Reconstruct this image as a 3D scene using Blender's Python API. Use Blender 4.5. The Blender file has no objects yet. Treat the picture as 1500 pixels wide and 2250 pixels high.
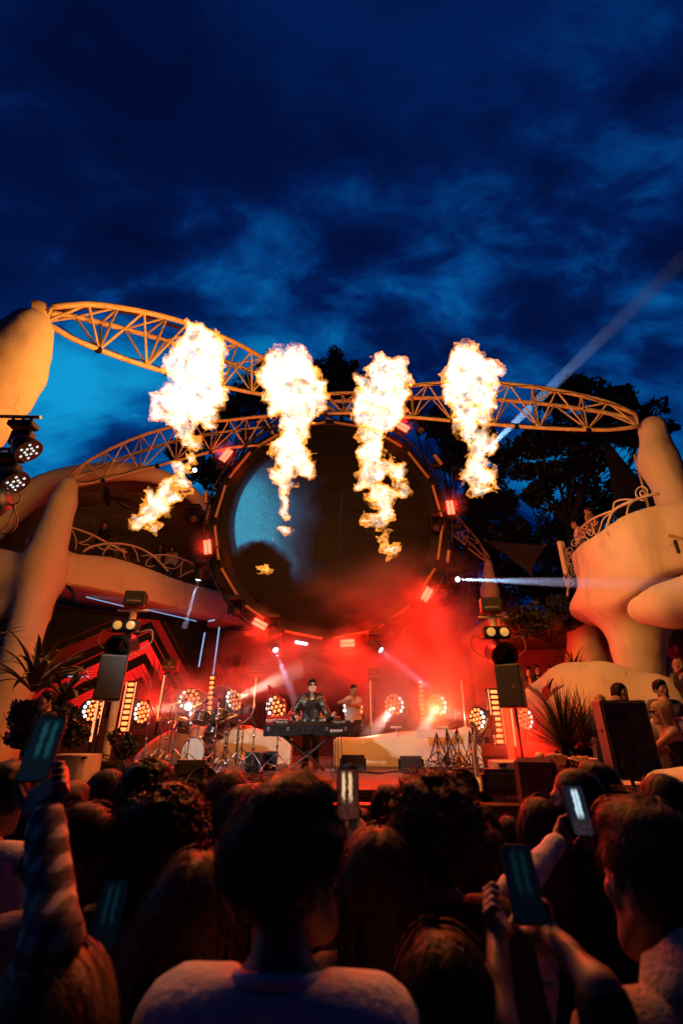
import bpy, math, random
import numpy as np
from mathutils import Vector, Matrix

SC = bpy.context.scene
COL = SC.collection
rad = math.radians
random.seed(7)
RNG = np.random.default_rng(7)

# ------------------------------------------------------------------ camera
PITCH = math.atan(0.475)
CP, SP = math.cos(PITCH), math.sin(PITCH)
CAMZ = 1.85
cam_data = bpy.data.cameras.new('camera')
cam = bpy.data.objects.new('camera', cam_data)
COL.objects.link(cam)
cam.location = (0, 0, CAMZ)
cam.rotation_euler = (math.pi / 2 + PITCH, 0, 0)
cam_data.sensor_fit = 'VERTICAL'
cam_data.sensor_height = 36
cam_data.sensor_width = 24
cam_data.lens = 16
cam_data.clip_start = 0.05
cam_data.clip_end = 2000
cam_data.dof.use_dof = True
cam_data.dof.focus_distance = 10.5
cam_data.dof.aperture_fstop = 2.2
SC.camera = cam

# ------------------------------------------------------------------ dusk sky
world = bpy.data.worlds.new('World')
SC.world = world
world.use_nodes = True
wt = world.node_tree
wt.nodes.clear()


def N(tree, kind, **kw):
    n = tree.nodes.new(kind)
    for k, v in kw.items():
        setattr(n, k, v)
    return n


def wire(tree, src, dst):
    """src may be a socket, a number or a tuple"""
    if isinstance(src, bpy.types.NodeSocket):
        tree.links.new(src, dst)
    else:
        dst.default_value = src


def M(tree, op, a, b=None, c=None, clamp=False):
    n = tree.nodes.new('ShaderNodeMath')
    n.operation = op
    n.use_clamp = clamp
    wire(tree, a, n.inputs[0])
    if b is not None:
        wire(tree, b, n.inputs[1])
    if c is not None:
        wire(tree, c, n.inputs[2])
    return n.outputs[0]


def VM(tree, op, a, b=None):
    n = tree.nodes.new('ShaderNodeVectorMath')
    n.operation = op
    wire(tree, a, n.inputs[0])
    if b is not None:
        wire(tree, b, n.inputs[1])
    return n.outputs['Value'] if op in ('DOT_PRODUCT', 'LENGTH', 'DISTANCE') else n.outputs[0]


def ramp(tree, fac, stops, interp='LINEAR'):
    n = tree.nodes.new('ShaderNodeValToRGB')
    n.color_ramp.interpolation = interp
    el = n.color_ramp.elements
    while len(el) < len(stops):
        el.new(0.5)
    for e, (p, c) in zip(el, stops):
        e.position = p
        e.color = (c[0], c[1], c[2], 1) if len(c) == 3 else c
    wire(tree, fac, n.inputs[0])
    return n.outputs[0]


def smooth01(tree, x, lo, hi):
    n = tree.nodes.new('ShaderNodeMapRange')
    n.interpolation_type = 'SMOOTHSTEP'
    wire(tree, x, n.inputs[0])
    n.inputs[1].default_value = lo
    n.inputs[2].default_value = hi
    return n.outputs[0]


def build_sky():
    t = wt
    co = N(t, 'ShaderNodeTexCoord').outputs['Generated']
    sep = N(t, 'ShaderNodeSeparateXYZ')
    t.links.new(co, sep.inputs[0])
    zc = M(t, 'MAXIMUM', sep.outputs[2], 0.0)
    den = M(t, 'ADD', zc, 0.75)
    cmb = N(t, 'ShaderNodeCombineXYZ')
    t.links.new(M(t, 'DIVIDE', sep.outputs[0], den), cmb.inputs[0])
    t.links.new(M(t, 'DIVIDE', sep.outputs[1], den), cmb.inputs[1])
    cmb.inputs[2].default_value = SKY_SEED
    # drifting direction: clouds drawn out along one diagonal
    mp = N(t, 'ShaderNodeMapping')
    mp.inputs['Rotation'].default_value = (0, 0, rad(-38))
    mp.inputs['Scale'].default_value = (1.25, 2.2, 1.0)
    t.links.new(cmb.outputs[0], mp.inputs[0])

    def noise(scale, detail, rough, dist, off=0.0):
        n = N(t, 'ShaderNodeTexNoise')
        n.inputs['Scale'].default_value = scale
        n.inputs['Detail'].default_value = detail
        n.inputs['Roughness'].default_value = rough
        n.inputs['Distortion'].default_value = dist
        t.links.new(VM(t, 'ADD', mp.outputs[0], (off, off * .7, 0)), n.inputs['Vector'])
        return n.outputs[0]
    big = noise(1.6, 3, .5, .25)
    mid = noise(4.2, 5, .55, .35, 1.7)
    fine = noise(9.5, 7, .62, .5, 3.1)
    mass = M(t, 'ADD', M(t, 'MULTIPLY', big, .55), M(t, 'ADD', M(t, 'MULTIPLY', mid, .28), M(t, 'MULTIPLY', fine, .17)))
    # afterglow: lighter low in the west (left of the stage), fading upward
    west = VM(t, 'DOT_PRODUCT', co, (-.78, .62, 0.0))
    glow = M(t, 'MULTIPLY', smooth01(t, west, .58, .80), smooth01(t, zc, .80, .56))
    low = smooth01(t, zc, .97, .78)
    # thin places in the cloud deck let the blue through
    thin = smooth01(t, mass, .45, .64)
    lum = M(t, 'ADD', .09, M(t, 'MULTIPLY', M(t, 'ADD', .10, M(t, 'MULTIPLY', low, .62)), thin))
    lum = M(t, 'ADD', lum, M(t, 'MULTIPLY', smooth01(t, mass, .33, .56), .12))
    lum = M(t, 'ADD', lum, M(t, 'MULTIPLY', glow, M(t, 'ADD', .08, M(t, 'MULTIPLY', smooth01(t, mass, .36, .72), .42))))
    # dusk: the east, behind the photographer, is already night
    east = smooth01(t, VM(t, 'DOT_PRODUCT', co, (-.35, .94, 0.0)), -.35, .42)
    lum = M(t, 'MULTIPLY', lum, M(t, 'ADD', .09, M(t, 'MULTIPLY', east, .68)))
    col = ramp(t, lum, [(0, (.0003, .0012, .010)), (.08, (.0004, .0032, .030)), (.215, (.0005, .012, .088)),
                        (.385, (.0008, .045, .21)), (.62, (.0015, .13, .38)), (1.0, (.005, .31, .64))])
    bg = N(t, 'ShaderNodeBackground')
    t.links.new(col, bg.inputs[0])
    bg.inputs[1].default_value = 1.0
    # the last of the daylight behind the clouds, sun well below the horizon
    sky = N(t, 'ShaderNodeTexSky')
    sky.sky_type = 'NISHITA'
    sky.sun_disc = False
    sky.sun_elevation = rad(-6)
    sky.sun_rotation = rad(-46)
    bg2 = N(t, 'ShaderNodeBackground')
    t.links.new(sky.outputs[0], bg2.inputs[0])
    bg2.inputs[1].default_value = .004
    add = N(t, 'ShaderNodeAddShader')
    t.links.new(bg.outputs[0], add.inputs[0])
    t.links.new(bg2.outputs[0], add.inputs[1])
    out = N(t, 'ShaderNodeOutputWorld')
    t.links.new(add.outputs[0], out.inputs[0])


SKY_SEED = 5.3
build_sky()

vs = SC.view_settings
vs.view_transform = 'Standard'
vs.look = 'None'
vs.exposure = 0.0
vs.gamma = 1.0
SC.render.film_transparent = False
cy = SC.cycles
cy.max_bounces = 4
cy.diffuse_bounces = 1
cy.glossy_bounces = 1
cy.transmission_bounces = 4
cy.volume_bounces = 0
cy.transparent_max_bounces = 40
cy.use_denoising = True
cy.sample_clamp_indirect = 4.0
cy.caustics_reflective = False
cy.caustics_refractive = False
cy.volume_step_rate = 3.0
cy.volume_max_steps = 32
cy.use_adaptive_sampling = True
cy.adaptive_threshold = .025
cy.adaptive_min_samples = 12
cy.light_sampling_threshold = .02


# ------------------------------------------------------------------ helpers
def pt(px, py, Y):
    """the point at depth Y on the line of sight through photo pixel (px, py)"""
    u, v = (px - 750) / 1000, (1125 - py) / 1000
    dy, dz = CP - v * SP, SP + v * CP
    k = Y / dy
    return np.array((u * k, Y, CAMZ + dz * k))


def ptz(px, py, z):
    """the point at height z on the line of sight through photo pixel (px, py)"""
    u, v = (px - 750) / 1000, (1125 - py) / 1000
    dy, dz = CP - v * SP, SP + v * CP
    k = (z - CAMZ) / dz
    return np.array((u * k, dy * k, z))


def mpp(py, Y):
    """metres per photo pixel at depth Y"""
    v = (1125 - py) / 1000
    return Y / (CP - v * SP) / 1000


def unit(v):
    v = np.asarray(v, float)
    return v / (np.linalg.norm(v) + 1e-12)


def frame(d):
    d = unit(d)
    a = np.array((0, 0, 1.0)) if abs(d[2]) < .9 else np.array((1.0, 0, 0))
    x = unit(np.cross(a, d))
    return x, np.cross(d, x), d


def rotz(a):
    c, s = math.cos(a), math.sin(a)
    return np.array(((c, -s, 0), (s, c, 0), (0, 0, 1.0)))


def rotx(a):
    c, s = math.cos(a), math.sin(a)
    return np.array(((1, 0, 0), (0, c, -s), (0, s, c.real)))


def roty(a):
    c, s = math.cos(a), math.sin(a)
    return np.array(((c, 0, s), (0, 1, 0), (-s, 0, c)))


WL = {}


class MB:
    """collects shapes for ONE mesh object"""

    def __init__(s):
        s.v, s.f, s.n = [], [], 0

    def add(s, v, f):
        v = np.asarray(v, float).reshape(-1, 3)
        s.v.append(v)
        n = s.n
        s.f.extend([tuple(i + n for i in q) for q in f])
        s.n += len(v)
        return s

    def box(s, c, size, R=None, bev=0.0):
        x, y, z = np.asarray(size, float) / 2
        if bev <= 0:
            v = np.array([(a * x, b * y, d * z) for a in (-1, 1) for b in (-1, 1) for d in (-1, 1)])
            f = [(0, 1, 3, 2), (4, 6, 7, 5), (0, 4, 5, 1), (2, 3, 7, 6), (0, 2, 6, 4), (1, 5, 7, 3)]
        else:
            b = min(bev, x * .95, y * .95, z * .95)
            v, idx = [], {}
            for a in (-1, 1):
                for d in (-1, 1):
                    for e in (-1, 1):
                        for k, q in enumerate(((a * x, d * (y - b), e * (z - b)), (a * (x - b), d * y, e * (z - b)), (a * (x - b), d * (y - b), e * z))):
                            idx[(a, d, e, k)] = len(v)
                            v.append(q)
            v = np.array(v)
            f = []
            S = (-1, 1)
            for a in S:
                f.append([idx[(a, d, e, 0)] for d, e in ((-1, -1), (1, -1), (1, 1), (-1, 1))][::a])
                f.append([idx[(d, a, e, 1)] for d, e in ((-1, -1), (1, -1), (1, 1), (-1, 1))][::-a])
                f.append([idx[(d, e, a, 2)] for d, e in ((-1, -1), (1, -1), (1, 1), (-1, 1))][::a])
            for a in S:
                for d in S:
                    f.append([idx[(a, d, -1, 0)], idx[(a, d, 1, 0)], idx[(a, d, 1, 1)], idx[(a, d, -1, 1)]][::a * d])
                    f.append([idx[(a, -1, d, 0)], idx[(a, 1, d, 0)], idx[(a, 1, d, 2)], idx[(a, -1, d, 2)]][::-a * d])
                    f.append([idx[(-1, a, d, 1)], idx[(1, a, d, 1)], idx[(1, a, d, 2)], idx[(-1, a, d, 2)]][::a * d])
            for a in S:
                for d in S:
                    for e in S:
                        f.append([idx[(a, d, e, 0)], idx[(a, d, e, 1)], idx[(a, d, e, 2)]][::a * d * e])
        if R is not None:
            v = v @ np.asarray(R).T
        return s.add(v + np.asarray(c, float), f)

    def tube(s, a, b, r, r2=None, n=8, cap=True):
        a, b = np.asarray(a, float), np.asarray(b, float)
        r2 = r if r2 is None else r2
        x, y, d = frame(b - a)
        t = np.arange(n) * 2 * math.pi / n
        ring = np.cos(t)[:, None] * x + np.sin(t)[:, None] * y
        v = np.vstack((a + ring * r, b + ring * r2))
        f = [(i, (i + 1) % n, n + (i + 1) % n, n + i) for i in range(n)]
        if cap:
            f += [tuple(range(n))[::-1], tuple(range(n, 2 * n))]
        return s.add(v, f)

    def path(s, pts, r, n=6, cap=True, closed=False):
        P = np.asarray(pts, float)
        m = len(P)
        R = np.full(m, r, float) if np.isscalar(r) else np.asarray(r, float)
        T = np.gradient(P, axis=0) if not closed else np.roll(P, -1, 0) - np.roll(P, 1, 0)
        T /= np.linalg.norm(T, axis=1)[:, None] + 1e-12
        x = frame(T[0])[0]
        t = np.arange(n) * 2 * math.pi / n
        v = []
        for i in range(m):
            x = x - T[i] * np.dot(x, T[i])
            x = unit(x)
            y = np.cross(T[i], x)
            v.append(P[i] + (np.cos(t)[:, None] * x + np.sin(t)[:, None] * y) * R[i])
        f = []
        for i in range(m if closed else m - 1):
            j = (i + 1) % m
            for k in range(n):
                f.append((i * n + k, i * n + (k + 1) % n, j * n + (k + 1) % n, j * n + k))
        if cap and not closed:
            f += [tuple(range(n))[::-1], tuple(range((m - 1) * n, m * n))]
        return s.add(np.vstack(v), f)

    def lathe(s, c, prof, axis=(0, 0, 1), n=20, cap=True):
        x, y, d = frame(axis)
        t = np.arange(n) * 2 * math.pi / n
        ring = np.cos(t)[:, None] * x + np.sin(t)[:, None] * y
        v = np.vstack([np.asarray(c, float) + ring * r + d * h for r, h in prof])
        m = len(prof)
        f = [(i * n + k, i * n + (k + 1) % n, (i + 1) * n + (k + 1) % n, (i + 1) * n + k) for i in range(m - 1) for k in range(n)]
        if cap:
            f += [tuple(range(n))[::-1], tuple(range((m - 1) * n, m * n))]
        return s.add(v, f)

    def ball(s, c, r, n=12, m=8):
        r = np.asarray(r, float) * np.ones(3)
        v = [(0, 0, -1)]
        for i in range(1, m):
            a = -math.pi / 2 + math.pi * i / m
            v += [(math.cos(a) * math.cos(b), math.cos(a) * math.sin(b), math.sin(a)) for b in np.arange(n) * 2 * math.pi / n]
        v.append((0, 0, 1))
        f = [(0, 1 + (k + 1) % n, 1 + k) for k in range(n)]
        for i in range(m - 2):
            f += [(1 + i * n + k, 1 + i * n + (k + 1) % n, 1 + (i + 1) * n + (k + 1) % n, 1 + (i + 1) * n + k) for k in range(n)]
        e = 1 + (m - 1) * n
        f += [(e - n + k, e - n + (k + 1) % n, e) for k in range(n)]
        return s.add(np.array(v) * r + np.asarray(c, float), f)

    def torus(s, c, R, r, axis=(0, 0, 1), n=28, m=6):
        x, y, d = frame(axis)
        t = np.arange(n) * 2 * math.pi / n
        return s.path(np.asarray(c, float) + R * (np.cos(t)[:, None] * x + np.sin(t)[:, None] * y), r, m, closed=True)

    def loft(s, rings, closed=True, cap=True):
        n = len(rings[0])
        f = []
        for i in range(len(rings) - 1):
            for k in range(n if closed else n - 1):
                f.append((i * n + k, i * n + (k + 1) % n, (i + 1) * n + (k + 1) % n, (i + 1) * n + k))
        if cap and closed:
            f += [tuple(range(n))[::-1], tuple(range((len(rings) - 1) * n, len(rings) * n))]
        return s.add(np.vstack(rings), f)

    def build(s, name, mat, parent=None, smooth=False, local=False, loc=None):
        v = np.vstack(s.v)
        return mesh_obj(name, v, s.f, mat, parent, smooth, local, loc)


def mesh_obj(name, v, f, mat, parent=None, smooth=False, local=False, loc=None):
    v = np.asarray(v, float)
    me = bpy.data.meshes.new(name)
    base = WL.get(parent.name, np.zeros(3)) if parent is not None else (np.zeros(3) if loc is None else np.asarray(loc, float))
    if not local:
        v = v - base
    if isinstance(f, np.ndarray):
        k = f.shape[1]
        me.vertices.add(len(v))
        me.vertices.foreach_set('co', v.astype(np.float32).ravel())
        me.loops.add(f.size)
        me.loops.foreach_set('vertex_index', f.astype(np.int32).ravel())
        me.polygons.add(len(f))
        me.polygons.foreach_set('loop_start', np.arange(0, f.size, k, dtype=np.int32))
        me.polygons.foreach_set('loop_total', np.full(len(f), k, np.int32))
        me.update(calc_edges=True)
        me.validate()
    else:
        me.from_pydata(v.tolist(), [], f)
        me.update()
    if smooth is True:
        me.polygons.foreach_set('use_smooth', np.ones(len(me.polygons), bool))
    o = bpy.data.objects.new(name, me)
    COL.objects.link(o)
    if mat is not None:
        me.materials.append(mat)
    if smooth and smooth is not True:
        me.set_sharp_from_angle(angle=rad(smooth))
        me.polygons.foreach_set('use_smooth', np.ones(len(me.polygons), bool))
    if parent is not None:
        o.parent = parent
    else:
        o.location = base
    WL[o.name] = base
    return o


def tag(o, label=None, cat=None, group=None, kind=None):
    if label:
        o['label'] = label
    if cat:
        o['category'] = cat
    if group:
        o['group'] = group
    if kind:
        o['kind'] = kind
    return o


def thing(name, label, cat, loc=(0, 0, 0), group=None, rz=0.0):
    o = bpy.data.objects.new(name, None)
    o.empty_display_size = .2
    COL.objects.link(o)
    o.location = loc
    o.rotation_euler = (0, 0, rz)
    WL[o.name] = np.asarray(loc, float)
    return tag(o, label, cat, group)


def share(o, parent, name=None, loc=None, R=None, mat=None):
    """another object on the same mesh"""
    c = o.copy()
    COL.objects.link(c)
    if name:
        c.name = name
    c.parent = parent
    if loc is not None:
        c.location = loc
    if R is not None:
        c.rotation_euler = Matrix([list(r) for r in np.asarray(R)]).to_euler()
    WL[c.name] = WL.get(parent.name, np.zeros(3)) if parent is not None else np.zeros(3)
    return c


def copy_tree(o, parent=None, loc=None, rz=None):
    c = o.copy()
    COL.objects.link(c)
    c.parent = parent
    if loc is not None:
        c.location = loc
        WL[c.name] = np.asarray(loc, float)
    if rz is not None:
        c.rotation_euler = (0, 0, rz)
    for ch in list(o.children):
        copy_tree(ch, c)
    return c


# ------------------------------------------------------------------ fields and iso-surfaces
def rc(P, a, b, ra, rb=None):
    rb = ra if rb is None else rb
    a = np.asarray(a, np.float32)
    b = np.asarray(b, np.float32)
    d = b - a
    t = np.clip(((P - a) @ d) / max(float(d @ d), 1e-9), 0, 1)
    return np.linalg.norm(P - a - t[:, None] * d, axis=1) - (ra + (rb - ra) * t)


def ell(P, c, r):
    r = np.asarray(r, np.float32)
    q = (P - np.asarray(c, np.float32)) / r
    k0 = np.linalg.norm(q, axis=1)
    k1 = np.linalg.norm(q / r, axis=1)
    return k0 * (k0 - 1) / np.maximum(k1, 1e-6)


def smin(a, b, k):
    h = np.maximum(k - np.abs(a - b), 0) / k
    return np.minimum(a, b) - h * h * k * .25


def smax(a, b, k):
    return -smin(-a, -b, k)


def sm(k, *fs):
    o = fs[0]
    for f in fs[1:]:
        o = smin(o, f, k)
    return o


_LAT = np.random.default_rng(11).random((32, 32, 32)).astype(np.float32) * 2 - 1


def vnoise(P, s, off=0.0):
    q = P * s + off
    i = np.floor(q).astype(np.int32)
    f = (q - i).astype(np.float32)
    f = f * f * (3 - 2 * f)
    a = i & 31
    b = (i + 1) & 31
    x0, y0, z0 = a.T
    x1, y1, z1 = b.T
    fx, fy, fz = f.T
    L = _LAT
    c00 = L[x0, y0, z0] * (1 - fx) + L[x1, y0, z0] * fx
    c10 = L[x0, y1, z0] * (1 - fx) + L[x1, y1, z0] * fx
    c01 = L[x0, y0, z1] * (1 - fx) + L[x1, y0, z1] * fx
    c11 = L[x0, y1, z1] * (1 - fx) + L[x1, y1, z1] * fx
    return (c00 * (1 - fy) + c10 * fy) * (1 - fz) + (c01 * (1 - fy) + c11 * fy) * fz


def fbm(P, s, n=3, off=0.0, g=.5):
    o, a = 0, 1
    for k in range(n):
        o = o + a * vnoise(P, s * 2 ** k, off + 7.3 * k)
        a *= g
    return o


def surf(fn, lo, hi, h):
    """naive surface nets of fn < 0 on a grid of spacing h: (verts, quads)"""
    lo = np.asarray(lo, float)
    hi = np.asarray(hi, float)
    n = np.maximum(np.ceil((hi - lo) / h).astype(int) + 1, 3)
    ax = [lo[k] + h * np.arange(n[k]) for k in range(3)]
    G = np.stack(np.meshgrid(*ax, indexing='ij'), -1).reshape(-1, 3).astype(np.float32)
    V = fn(G).reshape(n).astype(np.float32)
    for k in range(3):                      # close the shape at the box
        for e in (0, -1):
            sl = [slice(None)] * 3
            sl[k] = e
            V[tuple(sl)] = np.maximum(V[tuple(sl)], h * .5)
    ins = V < 0
    cs = n - 1
    S = np.zeros((*cs, 3), np.float32)
    C = np.zeros(cs, np.float32)
    for axis in range(3):
        o1, o2 = [k for k in range(3) if k != axis]
        for d1 in (0, 1):
            for d2 in (0, 1):
                sl0 = [slice(0, cs[k]) for k in range(3)]
                sl0[o1] = slice(d1, d1 + cs[o1])
                sl0[o2] = slice(d2, d2 + cs[o2])
                sl1 = list(sl0)
                sl1[axis] = slice(1, 1 + cs[axis])
                a, b = V[tuple(sl0)], V[tuple(sl1)]
                cr = (a < 0) != (b < 0)
                t = np.where(cr, a / np.where(cr, a - b, 1), 0)
                C += cr
                S[..., axis] += np.where(cr, t, 0)
                S[..., o1] += cr * d1
                S[..., o2] += cr * d2
    act = C > 0
    idx = np.full(cs, -1, np.int64)
    idx[act] = np.arange(act.sum())
    base = np.stack(np.nonzero(act), -1)
    verts = lo + h * (base + S[act] / C[act][:, None])
    quads = []
    for axis in range(3):
        o1, o2 = [k for k in range(3) if k != axis]
        if axis == 1:
            o1, o2 = o2, o1
        sl = [slice(None)] * 3
        sl[axis] = slice(0, n[axis] - 1)
        sl2 = [slice(None)] * 3
        sl2[axis] = slice(1, n[axis])
        a, b = ins[tuple(sl)], ins[tuple(sl2)]
        e = np.stack(np.nonzero(a != b), -1)
        e = e[(e[:, o1] > 0) & (e[:, o2] > 0) & (e[:, o1] < cs[o1]) & (e[:, o2] < cs[o2])]
        if not len(e):
            continue
        flip = a[tuple(e.T)]
        q = []
        for d1, d2 in ((-1, -1), (0, -1), (0, 0), (-1, 0)):
            c = e.copy()
            c[:, o1] += d1
            c[:, o2] += d2
            q.append(idx[tuple(c.T)])
        q = np.stack(q, -1)
        q = np.where(flip[:, None], q, q[:, ::-1])
        quads.append(q)
    return verts, np.concatenate(quads)


def join(*parts):
    vs_, fs_, n = [], [], 0
    for v, f in parts:
        vs_.append(v)
        fs_.append(np.asarray(f) + n)
        n += len(v)
    return np.vstack(vs_), np.vstack(fs_)


# ------------------------------------------------------------------ materials
def mat_new(name):
    m = bpy.data.materials.new(name)
    m.use_nodes = True
    return m, m.node_tree, m.node_tree.nodes['Principled BSDF']


MATS = {}


def mat(name, col, rough=.6, metal=0.0, var=.12, scale=6.0, bump=0.0, bscale=None, spec=.5, emit=None, estr=0.0, coat=0.0, world_co=True, stretch=None, alpha=None):
    if name in MATS:
        return MATS[name]
    m, t, b = mat_new(name)
    b.inputs['Roughness'].default_value = rough
    b.inputs['Metallic'].default_value = metal
    b.inputs['Specular IOR Level'].default_value = spec
    b.inputs['Coat Weight'].default_value = coat
    co = N(t, 'ShaderNodeNewGeometry').outputs['Position'] if world_co else N(t, 'ShaderNodeTexCoord').outputs['Object']
    if stretch:
        mp = N(t, 'ShaderNodeMapping')
        mp.inputs['Scale'].default_value = stretch
        t.links.new(co, mp.inputs[0])
        co = mp.outputs[0]
    nz = N(t, 'ShaderNodeTexNoise')
    nz.inputs['Scale'].default_value = scale
    nz.inputs['Detail'].default_value = 5
    nz.inputs['Roughness'].default_value = .6
    t.links.new(co, nz.inputs['Vector'])
    lo = tuple(max(0, c * (1 - var * 2)) for c in col[:3])
    hi = tuple(min(1, c * (1 + var * 1.2)) for c in col[:3])
    t.links.new(ramp(t, nz.outputs[0], [(.3, lo), (.7, hi)]), b.inputs['Base Color'])
    t.links.new(ramp(t, nz.outputs[0], [(.3, (max(0, rough - .12),) * 3), (.7, (min(1, rough + .1),) * 3)]), b.inputs['Roughness'])
    if bump:
        nb = N(t, 'ShaderNodeTexNoise')
        nb.inputs['Scale'].default_value = bscale or scale * 4
        nb.inputs['Detail'].default_value = 4
        t.links.new(co, nb.inputs['Vector'])
        bp = N(t, 'ShaderNodeBump')
        bp.inputs['Strength'].default_value = bump
        bp.inputs['Distance'].default_value = .02
        t.links.new(nb.outputs[0], bp.inputs['Height'])
        t.links.new(bp.outputs[0], b.inputs['Normal'])
    if emit:
        b.inputs['Emission Color'].default_value = (*emit, 1)
        b.inputs['Emission Strength'].default_value = estr
    MATS[name] = m
    return m


def emit_mat(name, col, strength, sample='NONE'):
    if name in MATS:
        return MATS[name]
    m, t, b = mat_new(name)
    b.inputs['Base Color'].default_value = (.05, .05, .05, 1)
    b.inputs['Emission Color'].default_value = (*col, 1)
    b.inputs['Emission Strength'].default_value = strength
    m.cycles.emission_sampling = sample
    MATS[name] = m
    return m


def lamp(name, kind, loc, energy, col, radius=.1, aim=None, cone=40, blend=.3, size=None):
    d = bpy.data.lights.new(name, kind)
    d.energy = energy
    d.color = col
    if kind in ('POINT', 'SPOT'):
        d.shadow_soft_size = radius
    if kind == 'SPOT':
        d.spot_size = rad(cone)
        d.spot_blend = blend
    if kind == 'AREA':
        d.shape = 'RECTANGLE'
        d.size, d.size_y = size
    o = bpy.data.objects.new(name, d)
    COL.objects.link(o)
    o.location = loc
    if aim is not None:
        o.rotation_euler = (Vector(aim) - Vector(loc)).to_track_quat('-Z', 'Y').to_euler()
    return o




def plaster_mat():
    """hand-trowelled plaster: uneven float marks, rain streaks, hairline cracks"""
    m, t, b = mat_new('plaster')
    co = N(t, 'ShaderNodeNewGeometry').outputs['Position']

    def noise(scale, detail, stretch=(1, 1, 1), dist=0.0):
        mp = N(t, 'ShaderNodeMapping')
        mp.inputs['Scale'].default_value = stretch
        t.links.new(co, mp.inputs[0])
        n = N(t, 'ShaderNodeTexNoise')
        n.inputs['Scale'].default_value = scale
        n.inputs['Detail'].default_value = detail
        n.inputs['Distortion'].default_value = dist
        t.links.new(mp.outputs[0], n.inputs['Vector'])
        return n.outputs[0]
    blot = noise(1.3, 6)
    streak = noise(2.6, 6, (1, 1, .16), .3)
    speck = noise(26, 3)
    vo = N(t, 'ShaderNodeTexVoronoi')
    vo.feature = 'DISTANCE_TO_EDGE'
    vo.inputs['Scale'].default_value = .55
    t.links.new(co, vo.inputs['Vector'])
    crack = smooth01(t, M(t, 'ADD', vo.outputs['Distance'], M(t, 'MULTIPLY', M(t, 'SUBTRACT', noise(4, 5), .5), .05)), .004, .0)
    crack = M(t, 'MULTIPLY', crack, smooth01(t, noise(.8, 2), .5, .6))
    dirt = M(t, 'ADD', M(t, 'MULTIPLY', smooth01(t, streak, .50, .74), .45), M(t, 'MULTIPLY', smooth01(t, blot, .5, .75), .35))
    dirt = M(t, 'ADD', dirt, M(t, 'MULTIPLY', smooth01(t, speck, .62, .75), .25))
    dirt = M(t, 'ADD', dirt, M(t, 'MULTIPLY', crack, .5), clamp=True)
    t.links.new(ramp(t, dirt, [(0, (.78, .69, .51)), (.5, (.62, .52, .37)), (1, (.40, .32, .22))]), b.inputs['Base Color'])
    b.inputs['Roughness'].default_value = .85
    bp = N(t, 'ShaderNodeBump')
    bp.inputs['Strength'].default_value = .5
    bp.inputs['Distance'].default_value = .03
    hgt = M(t, 'ADD', M(t, 'MULTIPLY', noise(5, 6), 1.0), M(t, 'MULTIPLY', speck, .3))
    t.links.new(M(t, 'SUBTRACT', hgt, crack), bp.inputs['Height'])
    t.links.new(bp.outputs[0], b.inputs['Normal'])
    MATS['plaster'] = m
    return m


plaster = plaster_mat()
cream_paint = mat('cream_paint', (.72, .58, .36), .5, var=.14, scale=5, bump=.03)
black_metal = mat('black_metal', (.016, .016, .017), .45, .3, var=.2, scale=20)
black_plastic = mat('black_plastic', (.02, .02, .02), .5, var=.2, scale=25, bump=.06, bscale=200)
chrome = mat('chrome', (.72, .72, .74), .18, 1.0, var=.05)
grey_metal = mat('grey_metal', (.3, .3, .31), .4, .8, var=.1)
white_paint = mat('white_paint', (.76, .74, .70), .55, var=.05, scale=3, bump=.05)
cable_mat = mat('cable_rubber', (.012, .012, .012), .6, var=.2)
# ================================================================== THE SETTING
STAGE_Z = 1.09
ground_m = mat('dark_paving', (.06, .055, .05), .7, var=.25, scale=2.5, bump=.3)
g = MB()
g.add([(-300, -60, 0), (300, -60, 0), (300, 400, 0), (-300, 400, 0)], [(0, 1, 2, 3)])
tag(g.build('ground', ground_m), 'dark paved ground under the crowd', 'ground', kind='structure')

# ---- stage: planked deck, black fascia, red crowd barrier step
def wood(name, base, rough=.35):
    m, t, b = mat_new(name)
    co = N(t, 'ShaderNodeNewGeometry').outputs['Position']
    mp = N(t, 'ShaderNodeMapping')
    mp.inputs['Scale'].default_value = (1.2, 14, 4)
    t.links.new(co, mp.inputs[0])
    nz = N(t, 'ShaderNodeTexNoise')
    nz.inputs['Scale'].default_value = 2.2
    nz.inputs['Detail'].default_value = 8
    t.links.new(mp.outputs[0], nz.inputs['Vector'])
    t.links.new(ramp(t, nz.outputs[0], [(.3, tuple(c * .5 for c in base)), (.7, base)]), b.inputs['Base Color'])
    t.links.new(ramp(t, nz.outputs[0], [(.3, (rough,) * 3), (.75, (rough + .3,) * 3)]), b.inputs['Roughness'])
    bp = N(t, 'ShaderNodeBump')
    bp.inputs['Strength'].default_value = .25
    bp.inputs['Distance'].default_value = .01
    t.links.new(nz.outputs[0], bp.inputs['Height'])
    t.links.new(bp.outputs[0], b.inputs['Normal'])
    return m


deck_m = wood('stage_deck_wood', (.12, .10, .09), .5)
st = thing('stage', 'low black stage with worn dark plank deck in front of the round screen', 'stage', (0, 7.2, 0))
m = MB()
m.box((0, 11.6, .5), (11.6, 8.6, 1.0))
m.build('base', black_metal, st)
proto = None
y, k = 7.25, 0
while y < 15.6:
    if proto is None:
        m = MB()
        m.box((0, 7.2, 0), (11.7, .19, .05), bev=.006)
        proto = m.build('plank', deck_m, st)
        proto.location = (0, y - 7.2 + .1, STAGE_Z - .025)
    else:
        share(proto, st, loc=(0, y - 7.2 + .1, STAGE_Z - .025 + random.uniform(-.0015, .0015)))
    y += .2
m = MB()
m.box((0, 7.2, .52), (11.7, .04, 1.02))
m.build('fascia', mat('stage_fascia', (.018, .016, .016), .5, var=.3), st)

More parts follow.
